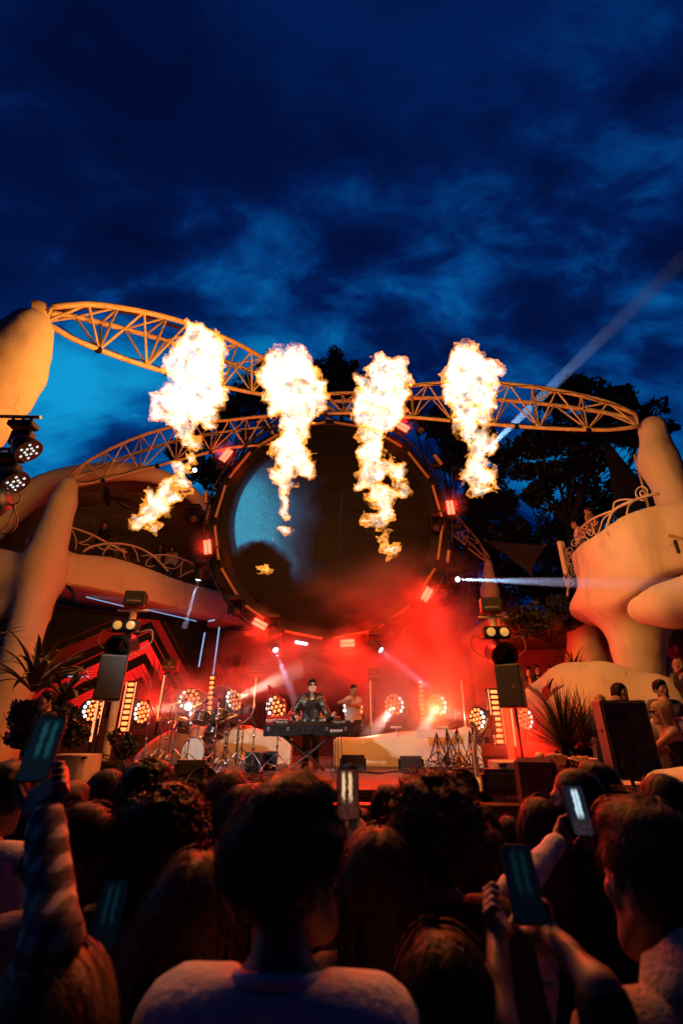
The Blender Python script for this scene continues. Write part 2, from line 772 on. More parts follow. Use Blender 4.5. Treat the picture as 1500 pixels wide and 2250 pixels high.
# ---- barrier in front of the stage
bar = thing('crowd_barrier', 'low dark red crowd barrier along the stage front', 'barrier', (0, 6.7, 0))
m = MB()
m.box((.2, 6.72, .78), (7.6, .05, .42), bev=.01)
m.build('panel', mat('barrier_panel', (.08, .03, .03), .5, var=.3), bar)
m = MB()
m.box((.2, 6.6, 1.0), (7.6, .22, .03), bev=.008)
m.build('top_shelf', mat('barrier_shelf', (.2, .05, .04), .5), bar)
for x in np.linspace(-3.4, 3.8, 7):
    m = MB()
    m.tube((x, 6.76, 0), (x, 6.76, .8), .03)
    m.build('post', black_metal, bar)

# ---- organic plaster buildings -------------------------------------------------
lb = thing('plaster_building', 'curvy cream plaster building with domed roof, balcony and big screen below', 'building', (-9, 15, 0))


def fld_col2(P):
    o = rc(P, (-9.2, 13.5, 9.25), (-9.22, 13.5, 8.6), .30, .40)
    o = smin(o, rc(P, (-9.22, 13.5, 8.6), (-9.25, 13.5, 6.6), .40, .55), .15)
    o = smin(o, rc(P, (-9.25, 13.5, 6.6), (-9.1, 13.5, 3), .55, .48), .2)
    o = smin(o, rc(P, (-9.1, 13.5, 3), (-9.2, 13.5, -.3), .48, .75), .3)
    # the haunch that grows out of the parapet to the left
    o = smin(o, rc(P, (-9.4, 13.9, 6.1), (-12.5, 13.6, 6.5), .62, .85), .5)
    o = smin(o, rc(P, (-9.6, 13.8, 5.3), (-12.5, 13.6, 4.6), .3, .5), .5)
    return o + .02 * fbm(P, 1.1, 2)


v, f = surf(fld_col2, (-13.2, 12.3, -.2), (-8.2, 15.2, 9.8), .11)
mesh_obj('column', v, f, plaster, lb, smooth=True)

# roof rim
rim_px = [(-90, 1215, .62), (-20, 1150, .6), (60, 1092, .52), (130, 1058, .45), (200, 1042, .40), (280, 1036, .34), (350, 1048, .30), (405, 1074, .28), (445, 1110, .26), (472, 1160, .26), (482, 1230, .28)]
RIM = np.array([pt(a, b, 14.4 + max(0, (a - 250) / 250) ** 2 * 3.2) for a, b, r in rim_px])
RIMR = np.array([r for a, b, r in rim_px])


def curve(P, n, R=None):
    """Catmull-Rom resample"""
    P = np.asarray(P, float)
    if R is not None:
        P = np.hstack((P, np.asarray(R, float)[:, None]))
    Q = np.vstack((2 * P[0] - P[1], P, 2 * P[-1] - P[-2]))
    out = []
    for s in np.linspace(0, len(P) - 1.0001, n):
        i = int(s)
        t = s - i
        a, b, c, d = Q[i:i + 4]
        out.append(.5 * (2 * b + (c - a) * t + (2 * a - 5 * b + 4 * c - d) * t * t + (3 * b - a - 3 * c + d) * t ** 3))
    return np.array(out)


rimc = curve(RIM, 60, RIMR)
m = MB()
m.path(rimc[:, :3], rimc[:, 3], 14)
m.build('roof_rim', plaster, lb, smooth=True)
# dome ceiling behind the rim, sagging to a back wall
rings = []
for s in np.linspace(0, 1, 16):
    back = rimc[:, :3].copy()
    back[:, 1] = 21
    back[:, 2] = 5.0 + (rimc[:, 2] - 5.0) * .80
    back[:, 0] = back[:, 0] * (.9 + .25)
    r = rimc[:, :3] * (1 - s) + back * s
    r[:, 2] += math.sin(s * math.pi) * .55 + .1
    rings.append(r)
ceil_m = mat('shaded_plaster', (.30, .22, .16), .85, var=.15, scale=1.5, bump=.3, bscale=4)  # darker copy of the plaster: the dome's inner shade is in its colour
CR = rings
m = MB()
m.loft(rings, closed=False)
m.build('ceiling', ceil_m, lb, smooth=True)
m = MB()
m.add([(-16, 21.2, 4), (-4, 21.2, 4), (-4, 21.2, 12), (-16, 21.2, 12)], [(0, 1, 2, 3)])
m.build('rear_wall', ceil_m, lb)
dark_trim = mat('dark_trim', (.07, .05, .04), .6)
for i, j, r in ((20, 5, .62), (28, 6, .62), (35, 5, .55), (24, 10, .75), (33, 10, .75), (41, 8, .5), (15, 9, .7), (18, 13, .6)):
    c = CR[j][i]
    du = CR[j][i + 1] - CR[j][i - 1]
    dv = CR[min(j + 1, 15)][i] - CR[j - 1][i]
    nn = unit(np.cross(du, dv))
    if nn[2] > 0:
        nn = -nn
    m = MB()
    m.torus(c + nn * .08, r, .035, nn, 30, 6)
    m.lathe(c + nn * .02, [(r * .98, 0), (r * .98, .05), (r * .9, .06)], nn, 30)
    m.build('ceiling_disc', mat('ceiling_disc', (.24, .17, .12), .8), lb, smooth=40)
# ceiling fan
c = pt(238, 1090, 16.5)
m = MB()
m.tube(c, c + (0, 0, .5), .04)
m.lathe(c - (0, 0, .12), [(.05, 0), (.14, .03), (.14, .12), (.05, .16)], n=14)
for a in range(4):
    R = rotz(a * math.pi / 2 + .4)
    m.box(c + R @ np.array((.5, 0, 0)) - (0, 0, .04), (.75, .14, .02), R)
m.build('ceiling_fan', dark_trim, lb, smooth=40)

# balcony parapet
par = [(60, 1178, 1262, 13.6), (125, 1190, 1280, 13.9), (165, 1214, 1289, 14.1), (250, 1224, 1306, 14.7), (330, 1249, 1326, 15.4), (395, 1274, 1342, 16.2), (450, 1290, 1357, 17.0), (505, 1304, 1372, 17.9), (560, 1318, 1384, 18.8)]
top = curve([pt(a, b, Y) for a, b, c, Y in par], 50)
bot = curve([pt(a, c, Y) for a, b, c, Y in par], 50)
rings = []
for a, b, k in zip(top, bot, range(50)):
    i0, i1 = max(k - 1, 0), min(k + 1, 49)
    d = unit((top[i1] - top[i0]) * (1, 1, 0))
    nrm = np.array((d[1], -d[0], 0))            # towards the camera
    h = a - b
    prof = []
    for s, w in ((0, -.02), (.06, .10), (.3, .16), (.6, .13), (.88, .06), (.96, .0), (1, -.08), (.97, -.18), (.85, -.24), (.3, -.26), (0, -.26)):
        prof.append(b + h * s + nrm * w)
    # floor slab tail
    prof.append(b - nrm * 3.4 + (0, 0, .0))
    rings.append(np.array(prof))
m = MB()
m.loft(rings, closed=True)
m.build('parapet', plaster, lb, smooth=50)

# bent-wire railing on the parapet
rail_m = mat('railing_paint', (.66, .56, .46), .5, var=.1)


def arcs(parent, pts, r=.025, name='railing_arch', matl=None):
    m = MB()
    m.path(curve(pts, 26), r, 7)
    return m.build(name, matl or rail_m, parent, smooth=True)


def RP(px, py):
    Y = np.interp(px, [p[0] for p in par], [p[3] for p in par]) + .12
    return pt(px, py, Y)


arcs(lb, [RP(128, 1156), RP(160, 1160), RP(200, 1174), RP(235, 1192), RP(262, 1206), RP(280, 1214)], .035)
arcs(lb, [RP(182, 1213), RP(200, 1202), RP(225, 1196), RP(260, 1194), RP(300, 1202), RP(335, 1220), (RP(370, 1255))], .035)
arcs(lb, [RP(333, 1222), RP(350, 1219), RP(380, 1222), RP(410, 1232), RP(432, 1246)], .03)
arcs(lb, [RP(395, 1268), RP(412, 1258), RP(432, 1252)], .03)
for q in ([(150, 1163), (148, 1172), (140, 1180), (134, 1188)], [(158, 1163), (166, 1180), (168, 1195), (166, 1209)], [(205, 1177), (190, 1188), (172, 1193)],
          [(172, 1192), (182, 1196), (195, 1198), (204, 1206)], [(240, 1196), (234, 1205), (226, 1219)], [(212, 1198), (225, 1207), (236, 1206), (243, 1197)],
          [(250, 1196), (262, 1206), (272, 1216), (276, 1228)], [(240, 1205), (258, 1209), (276, 1206)], [(290, 1200), (300, 1215), (305, 1235)],
          [(335, 1222), (325, 1230), (320, 1240)], [(320, 1240), (328, 1245), (340, 1243)], [(352, 1221), (352, 1235), (362, 1245), (380, 1250)],
          [(381, 1250), (392, 1245), (402, 1232)], [(402, 1232), (398, 1248), (398, 1264)], [(310, 1222), (330, 1220), (350, 1225)]):
    arcs(lb, [RP(*p) for p in q], .018, 'railing_twig')

# lower storey: screens between dark jambs
SCR_A, SCR_B = pt(108, 1400, 14.9), pt(448, 1430, 17.3)
zt, zb = 5.35, 2.35


def chevron_mat():
    m, t, b = mat_new('chevron_screen')
    tc = N(t, 'ShaderNodeTexCoord').outputs['UV']
    s = N(t, 'ShaderNodeSeparateXYZ')
    t.links.new(tc, s.inputs[0])
    u, v = s.outputs[0], s.outputs[1]
    du = M(t, 'SUBTRACT', u, .60)
    left = M(t, 'MULTIPLY', M(t, 'MAXIMUM', M(t, 'MULTIPLY', du, -1), 0), 1.02)
    right = M(t, 'MULTIPLY', M(t, 'MAXIMUM', du, 0), 2.3)
    w = M(t, 'ADD', v, M(t, 'ADD', left, right))
    # nested chevrons, fading outward
    def band(lo, hi, amp):
        a = M(t, 'GREATER_THAN', w, lo)
        bb = M(t, 'LESS_THAN', w, hi)
        return M(t, 'MULTIPLY', M(t, 'MULTIPLY', a, bb), amp)
    tot = None
    for lo, hi, amp in ((.36, .50, .85), (.62, .765, .95), (.86, .872, .5), (.98, 1.12, .16), (1.2, 1.21, .12)):
        x = band(lo, hi, amp)
        tot = x if tot is None else M(t, 'ADD', tot, x)
    dim = smooth01(t, M(t, 'ABSOLUTE', du), .62, .05)
    lines = M(t, 'ADD', .72, M(t, 'MULTIPLY', M(t, 'SINE', M(t, 'MULTIPLY', v, 260)), .28))
    tot = M(t, 'MULTIPLY', M(t, 'MULTIPLY', tot, lines), M(t, 'ADD', .25, M(t, 'MULTIPLY', dim, .75)))
    c = N(t, 'ShaderNodeCombineXYZ')
    t.links.new(tot, c.inputs[0])
    t.links.new(M(t, 'MULTIPLY', tot, .012), c.inputs[1])
    t.links.new(M(t, 'MULTIPLY', tot, .012), c.inputs[2])
    b.inputs['Base Color'].default_value = (.006, .006, .006, 1)
    b.inputs['Roughness'].default_value = .5
    t.links.new(c.outputs[0], b.inputs['Emission Color'])
    b.inputs['Emission Strength'].default_value = 1.6
    b.inputs['Specular IOR Level'].default_value = .1
    m.cycles.emission_sampling = 'NONE'
    return m


def set_uv(o, uvs):
    me = o.data
    l = me.uv_layers.new(name='UVMap')
    for lp in me.loops:
        l.data[lp.index].uv = uvs[lp.vertex_index]


ls = thing('video_wall', 'video wall under the left balcony showing red chevron stripes on black', 'screen', (-7, 16, 2.3))
m = MB()
dd = unit((SCR_B - SCR_A) * (1, 1, 0))
sn = np.array((dd[1], -dd[0], 0))
m.add([(SCR_A[0], SCR_A[1], zb), (SCR_B[0], SCR_B[1], zb), (SCR_B[0], SCR_B[1], zt), (SCR_A[0], SCR_A[1], zt)], [(0, 1, 2, 3)])
o = m.build('screen_face', chevron_mat(), ls)
set_uv(o, [(0, 0), (1, 0), (1, 1), (0, 1)])
m = MB()
for z in (zb - .08, zt + .08):
    a = np.array((SCR_A[0], SCR_A[1], z)) - sn * .1
    b_ = np.array((SCR_B[0], SCR_B[1], z)) - sn * .1
    m.tube(a, b_, .1, n=4)
m.add([(SCR_A[0], SCR_A[1], zb), (SCR_B[0], SCR_B[1], zb), (SCR_B[0], SCR_B[1], zt), (SCR_A[0], SCR_A[1], zt)] - sn * .12, [(0, 1, 2, 3)])
m.build('cabinet', black_metal, ls)
# side wing with faint blue lines
SIDE = SCR_A - dd * 1.55 + sn * .8
def blue_lines():
    m, t, b = mat_new('side_screen')
    tc = N(t, 'ShaderNodeTexCoord').outputs['UV']
    s = N(t, 'ShaderNodeSeparateXYZ')
    t.links.new(tc, s.inputs[0])
    l = M(t, 'GREATER_THAN', M(t, 'SINE', M(t, 'MULTIPLY', s.outputs[1], 190)), .3)
    curvex = M(t, 'ABSOLUTE', M(t, 'SUBTRACT', M(t, 'ADD', s.outputs[0], M(t, 'MULTIPLY', M(t, 'SINE', M(t, 'MULTIPLY', s.outputs[1], 7)), .16)), .5))
    band = smooth01(t, curvex, .4, .1)
    e = M(t, 'MULTIPLY', M(t, 'MULTIPLY', l, band), .05)
    c = N(t, 'ShaderNodeCombineXYZ')
    t.links.new(M(t, 'MULTIPLY', e, .1), c.inputs[0])
    t.links.new(M(t, 'MULTIPLY', e, .5), c.inputs[1])
    t.links.new(e, c.inputs[2])
    b.inputs['Base Color'].default_value = (.006, .006, .008, 1)
    t.links.new(c.outputs[0], b.inputs['Emission Color'])
    b.inputs['Emission Strength'].default_value = 1
    m.cycles.emission_sampling = 'NONE'
    return m


m = MB()
m.add([(SIDE[0], SIDE[1], zb), (SCR_A[0] - dd[0] * .05, SCR_A[1] - dd[1] * .05, zb), (SCR_A[0] - dd[0] * .05, SCR_A[1] - dd[1] * .05, zt + .1), (SIDE[0], SIDE[1], zt + .1)], [(0, 1, 2, 3)])
o = m.build('side_screen', blue_lines(), ls)
set_uv(o, [(0, 0), (1, 0), (1, 1), (0, 1)])
# blue light lines round the screens
blue_line = emit_mat('blue_light_line', (.25, .50, .85), .9)
strip_px = [((92, 1286), (114, 1297), 14.4), ((113, 1322), (92, 1402), 14.6), ((190, 1312), (272, 1332), 15.2), ((312, 1337), (432, 1365), 16.2), ((196, 1487), (150, 1486), 14.9),
            ((450, 1390), (437, 1465), 16.6), ((482, 1378), (468, 1486), 16.4), ((22, 1491), (32, 1488), 14.4), ((458, 1365), (472, 1362), 16.4)]
for a, b_, Y in strip_px:
    m = MB()
    m.tube(pt(*a, Y), pt(*b_, Y), .016 if Y < 16.4 else .026, n=6)
    m.build('light_line', blue_line, ls)
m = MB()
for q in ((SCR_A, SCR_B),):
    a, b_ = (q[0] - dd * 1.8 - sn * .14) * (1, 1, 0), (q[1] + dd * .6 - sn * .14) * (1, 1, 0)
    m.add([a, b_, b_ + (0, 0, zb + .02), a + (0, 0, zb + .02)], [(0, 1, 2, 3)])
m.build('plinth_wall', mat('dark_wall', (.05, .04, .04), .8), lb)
# dark flank behind the column, ground floor wall
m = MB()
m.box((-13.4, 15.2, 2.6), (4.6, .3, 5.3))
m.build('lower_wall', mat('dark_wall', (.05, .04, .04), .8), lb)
m = MB()
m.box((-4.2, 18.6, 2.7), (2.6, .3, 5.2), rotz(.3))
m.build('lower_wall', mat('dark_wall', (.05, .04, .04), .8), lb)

# ---- left front column (bone shaped), carries the near truss
COLF_TOP = pt(92, 688, 6.4)
lf = thing('arch_column', 'big bone shaped plaster column at the left edge, lit bright orange', 'column', (-7, 6.4, 0))


def fld_lf(P):
    ch = [(-5.90, 9.12, .20), (-5.98, 8.72, .38), (-6.04, 8.3, .50), (-6.10, 7.8, .60), (-6.22, 7.3, .62), (-6.40, 6.57, .56), (-6.8, 4.4, .50), (-7.1, 2, .6), (-7.2, -.3, .9)]
    o = None
    for (x0, z0, r0), (x1, z1, r1) in zip(ch, ch[1:]):
        q = rc(P, (x0, 6.4, z0), (x1, 6.4, z1), r0, r1)
        o = q if o is None else smin(o, q, .12)
    return o + .016 * fbm(P, 1.7, 3)


v, f = surf(fld_lf, (-8.3, 5.2, -.1), (-5.0, 7.6, 9.5), .07)
mesh_obj('shaft', v, f, plaster, lf, smooth=True)
m = MB()
m.lathe(pt(100, 690, 6.4) - (0.1, 0, 0), [(.24, -.12), (.26, 0), (.22, .1)], (1, .5, .2), 16)
m.build('bracket', cream_paint, lf, smooth=40)

# ---- right balcony building
rb = thing('balcony_building', 'curvy cream plaster balcony house on a flared pillar, right of the stage', 'building', (7.5, 10, 0))
RPATH = [(1266, 11.6, 1212, 1330), (1282, 10.5, 1194, 1340), (1325, 9.6, 1166, 1330), (1380, 9.0, 1130, 1285), (1440, 8.7, 1112, 1258), (1520, 8.4, 1098, 1246), (1640, 8.2, 1080, 1236)]
RT = curve([np.append(pt(a, t_, Y), pt(a, b_, Y)[2]) for a, Y, t_, b_ in RPATH], 22)


def fld_rb(P):
    o = None
    # parapet: wall of varying top and foot
    for A, B in zip(RT[:-1], RT[1:]):
        a, b = A[:2].astype(np.float32), B[:2].astype(np.float32)
        d = b - a
        t = np.clip(((P[:, :2] - a) @ d) / float(d @ d), 0, 1)
        dxy = np.linalg.norm(P[:, :2] - a - t[:, None] * d, axis=1)
        zt_ = A[2] + (B[2] - A[2]) * t
        zb_ = A[3] + (B[3] - A[3]) * t
        zc, hz = (zt_ + zb_) / 2, (zt_ - zb_) / 2 - .16
        dz = np.maximum(np.abs(P[:, 2] - zc) - hz, 0)
        q = np.sqrt(dxy ** 2 + dz ** 2) - .17
        o = q if o is None else np.minimum(o, q)
    belly = ell(P, (7.9, 10.9, 4.6), (2.2, 2.1, .55))
    belly = smax(belly, P[:, 2] - 5.2, .1)
    o = smin(o, belly, .5)
    o = smin(o, rc(P, (6.45, 10.3, 3.1), (6.7, 10.4, 4.25), .40, .80), .5)
    o = smin(o, rc(P, (6.30, 10.2, 1.9), (6.42, 10.3, 3.3), .38, .42), .25)
    o = smin(o, rc(P, (6.25, 10.2, -.2), (6.30, 10.2, 1.9), .55, .38), .35)
    # upright that carries the right truss
    o = smin(o, rc(P, (8.28, 10.0, 9.05), (8.12, 10.0, 8.0), .33, .36), .12)
    o = smin(o, rc(P, (8.12, 10.0, 8.0), (8.3, 9.8, 5.2), .36, .6), .45)
    # rounded spout limb
    o = smin(o, rc(P, pt(1413, 1340, 8.55), pt(1470, 1330, 8.2), .26, .34), .12)
    o = smin(o, rc(P, pt(1470, 1330, 8.2), pt(1640, 1290, 7.6), .34, .7), .3)
    o = smin(o, rc(P, pt(1470, 1300, 8.5), pt(1640, 1265, 7.9), .12, .5), .25)
    return o + .018 * fbm(P, 1.3, 3)


v, f = surf(fld_rb, (4.6, 7.2, -.1), (10.8, 13.6, 9.6), .085)
mesh_obj('wall', v, f, plaster, rb, smooth=True)
# scroll railing on the balcony
def BP(px, py, dY=.0):
    Y = np.interp(px, [p[0] for p in RPATH], [p[1] for p in RPATH]) + dY
    return pt(px, py, Y)


def spiral(c_px, r0, r1, turns, a0, dY=0, n=40):
    return [BP(c_px[0] + math.cos(a0 + turns * 2 * math.pi * s) * (r0 + (r1 - r0) * s), c_px[1] + math.sin(a0 + turns * 2 * math.pi * s) * (r0 + (r1 - r0) * s), dY) for s in np.linspace(0, 1, n)]


arcs(rb, [BP(1447, 1084), BP(1420, 1090), BP(1380, 1104), BP(1352, 1118), BP(1340, 1135), BP(1331, 1165)], .035, 'railing_arch')
arcs(rb, [BP(1346, 1122), BP(1310, 1136), BP(1285, 1152), BP(1272, 1168), BP(1265, 1180)], .03)
arcs(rb, [BP(1346, 1119), BP(1350, 1104), BP(1365, 1098), BP(1390, 1098)], .022)
arcs(rb, spiral((1411, 1082), 18, 3, 1.6, 1.2), .02, 'railing_scroll')
arcs(rb, [BP(1395, 1098), BP(1380, 1112), BP(1376, 1132)], .02, 'railing_twig')
arcs(rb, [BP(1341, 1128), BP(1325, 1140), BP(1318, 1160), BP(1310, 1178)], .02, 'railing_twig')
arcs(rb, [BP(1298, 1150), BP(1303, 1162), BP(1308, 1178)], .018, 'railing_twig')
for c, a in (((1303, 1146), 0), ((1283, 1160), 1.5), ((1296, 1172), 3), ((1279, 1178), 2), ((1262, 1192), 1)):
    arcs(rb, spiral(c, 9, 2, 1.3, a), .016, 'railing_scroll')
for k in range(7):
    y0 = 1200 + k * 12
    arcs(rb, spiral((1252 - (k % 2) * 6, y0 + 10), 11, 3, 1.4, k * 1.3, .6), .016, 'railing_scroll')
arcs(rb, [BP(1236, 1190, .9), BP(1244, 1220, .9), BP(1248, 1270, .9), BP(1246, 1310, .9)], .03, 'railing_arch')
arcs(rb, [BP(1272, 1180), BP(1285, 1180), BP(1297, 1192)], .02, 'railing_twig')
# lamp arm on the parapet with a small bunch
m = MB()
m.tube(BP(1466, 1176, -.6), BP(1512, 1188, -.5), .035)
m.build('bracket_arm', cream_paint, rb, smooth=40)
m = MB()
for k in range(6):
    m.ball(BP(1482 + k * 1.5, 1190 + k * 4.5, -.6), .035, 8, 6)
m.build('bracket_ornament', black_plastic, rb, smooth=True)

# back wall and floor under the balcony house
tr = thing('terrace', 'raised terrace with rounded cream bench wall under the right balcony', 'terrace', (6.5, 9, 0))
TZ = .5
m = MB()
m.box((9.5, 9.5, TZ / 2 - .01), (11.5, 10.4, TZ))
m.build('floor_slab', mat('terrace_floor', (.25, .2, .16), .8), tr)


def fld_bench(P):
    o = rc(P, pt(1195, 1545, 10.2), pt(1260, 1520, 9.9), .42, .5)
    o = smin(o, rc(P, pt(1260, 1525, 9.9), pt(1330, 1522, 9.6), .52, .52), .3)
    o = smin(o, rc(P, pt(1330, 1522, 9.6), pt(1440, 1540, 9.2), .5, .5), .3)
    low = [(1190, 1590, 10.0), (1260, 1580, 9.75), (1340, 1585, 9.4), (1460, 1590, 9.0)]
    for a, b in zip(low, low[1:]):
        o = smin(o, rc(P, pt(*a), pt(*b), .5, .5), .3)
    # behind the pillar: tall shoulder
    o = smin(o, rc(P, pt(1430, 1500, 10.8), pt(1445, 1560, 10.6), .7, .9), .3)
    o = smin(o, rc(P, pt(1275, 1480, 14.0), pt(1345, 1470, 13.0), .25, .3), .2)
    o = smin(o, rc(P, pt(1275, 1500, 14.0), pt(1345, 1490, 13.0), .3, .3), .2)
    return o + .015 * fbm(P, 1.4, 2)


v, f = surf(fld_bench, (3.6, 8.2, .2), (9.6, 12.6, 3.9), .085)
mesh_obj('bench_wall', v, f, plaster, tr, smooth=True)


def fld_near(P):
    # rounded bench wall that stands on the terrace edge and runs out of the picture
    o = None
    for (a, ta), (b, tb_) in (((pt(1462, 1690, 5.05), 1.50), (pt(1560, 1672, 4.7), 1.58)), ((pt(1560, 1672, 4.7), 1.58), (pt(1800, 1660, 4.6), 1.6))):
        a2, b2 = a[:2].astype(np.float32), b[:2].astype(np.float32)
        d = b2 - a2
        t = np.clip(((P[:, :2] - a2) @ d) / float(d @ d), 0, 1)
        dxy = np.linalg.norm(P[:, :2] - a2 - t[:, None] * d, axis=1) - .24
        q = smax(dxy, P[:, 2] - (ta + (tb_ - ta) * t), .22)
        o = q if o is None else np.minimum(o, q)
    return o + .01 * fbm(P, 2.0, 2)


v, f = surf(fld_near, (2.7, 3.9, -.05), (5.6, 5.7, 2.0), .05)
mesh_obj('near_bench', v, f, plaster, tr, smooth=True)
m = MB()
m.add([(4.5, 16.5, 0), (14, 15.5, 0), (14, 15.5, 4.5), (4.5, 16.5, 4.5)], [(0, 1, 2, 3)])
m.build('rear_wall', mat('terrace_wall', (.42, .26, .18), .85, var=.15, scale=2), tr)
v, f = surf(lambda P: smin(rc(P, pt(1280, 1380, 13), pt(1290, 1470, 13), .42, .5), rc(P, pt(1290, 1470, 13), pt(1290, 1600, 13), .5, .45), .3), (5.2, 12.2, .4), (7.9, 13.8, 4.6), .1)
mesh_obj('rear_pillar', v, f, plaster, tr, smooth=True)
# roof slab of the rear arcade
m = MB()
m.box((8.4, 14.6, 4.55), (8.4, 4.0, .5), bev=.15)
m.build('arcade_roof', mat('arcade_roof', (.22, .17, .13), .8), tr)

# ---- trusses ---------------------------------------------------------------
HUB = pt(690, 884, 13.0)


def truss(label, A, B, lift, depth, n, width=.55, r=.05, taper=(.25, .55), sag=0.0):
    A, B = np.asarray(A, float), np.asarray(B, float)
    t_ = thing('arch_truss', label, 'truss', tuple(A), 'trusses that meet above the round screen')
    s = np.linspace(0, 1, n + 1)
    d = unit((B - A) * (1, 1, 0))
    side = np.array((-d[1], d[0], 0))
    prof = taper[0] + (1 - taper[0]) * np.sin(np.pi * np.minimum(s / .95, 1) ** .8) ** .8
    prof = np.where(s > .5, np.maximum(prof, taper[1]), prof)
    mid = A + (B - A) * s[:, None] + np.outer(np.sin(np.pi * s), (0, 0, lift))
    up = np.array((0, 0, 1.0))
    T1 = mid + side * (prof * width / 2)[:, None] + up * (prof * depth * .5)[:, None]
    T2 = mid - side * (prof * width / 2)[:, None] + up * (prof * depth * .5)[:, None]
    L = mid - up * (prof * depth * .5)[:, None]
    for P, q in ((T1, 1.25), (T2, 1.25), (L, 1.1)):
        m = MB()
        m.path(curve(P, n * 3), r * q, 8)
        m.build('chord', cream_paint, t_, smooth=True)
    br = r * .55
    for i in range(n):
        pairs = [(T1[i], L[i + 1] if i % 2 else L[i]), (T2[i], L[i + 1] if i % 2 else L[i]), (T1[i + 1], L[i] if i % 2 == 0 else L[i + 1]), (T1[i], T2[i + 1] if i % 2 else T2[i]), (T2[i + 1], L[i] if i % 2 == 0 else L[i + 1])]
        for a, b in pairs:
            if np.linalg.norm(a - b) < .08:
                continue
            m = MB()
            m.tube(a, b, br, n=6, cap=False)
            m.build('brace', cream_paint, t_, smooth=True)
    for P, off in ((L, .07), (T1, -.06)):
        cb_ = curve(P, n * 4)
        cb_ = cb_ + np.stack((np.zeros(len(cb_)), np.full(len(cb_), -.05), off + .035 * np.sin(np.arange(len(cb_)) * .9)), 1)
        m = MB()
        m.path(cb_[2:-2], .014, 5)
        m.build('cable', black_metal, t_, smooth=True)
    for i in range(2, n - 1, 3):
        m = MB()
        m.box(L[i] - (0, .02, .03), (.13, .10, .12), None, .015)
        m.build('clamp', black_metal, t_)
    return t_, T1, T2, L


truss('orange lit arched lattice truss from the near left column', pt(104, 694, 6.4), HUB + (-.1, -.3, -.1), .12, 1.35, 15, .95, .052)
truss('orange lit arched lattice truss from the right balcony column', pt(1398, 926, 9.9), HUB + (.5, -.2, -.3), .25, 1.25, 15, .8, .05)
truss('dim arched lattice truss from the left domed building', pt(152, 1058, 13.5), HUB + (-.6, .3, -1.0), .45, 1.2, 13, .8, .045, (.2, .8))
truss('thin dark lattice truss behind the round screen, towards a white post', pt(1072, 1232, 18.0), HUB + (.3, .7, -.4), .3, .8, 13, .6, .035)
# strapped cable hose on the near truss
hose = MB()
hose.path(curve([pt(120, 684, 6.7), pt(180, 676, 7.3), pt(240, 680, 7.9), pt(300, 690, 8.5), pt(330, 700, 8.8), pt(400, 722, 9.6)], 40), .05, 8)
tag(hose.build('cable_hose', mat('hose', (.12, .05, .03), .6), None, smooth=True, loc=pt(120, 684, 6.7)), 'dark cable hose lying along the top of the near left truss', 'hose')

# back right post
bp_ = thing('post', 'small white tapered post carrying the far thin truss', 'post', (6.0, 18, 0))
v, f = surf(lambda P: smin(rc(P, pt(1072, 1238, 18), pt(1075, 1300, 18), .16, .34), rc(P, pt(1075, 1300, 18), pt(1090, 1400, 18), .34, .18), .2), (5.0, 17.4, 3.0), (8.0, 18.6, 8.6), .08)
mesh_obj('shaft', v, f, plaster, bp_, smooth=True)

# ---- the round screen and its ring rig ----------------------------------------
TILT = rad(6)
RC_ = pt(722, 1150, 13.6)
RU = np.array((0, -math.sin(TILT), math.cos(TILT)))
RX = np.array((1.0, 0, 0))
RN = np.array((0, -math.cos(TILT), -math.sin(TILT)))


def ring(r, a, d=0.0):
    return RC_ + RX * (r * math.sin(a)) + RU * (r * math.cos(a)) + RN * d


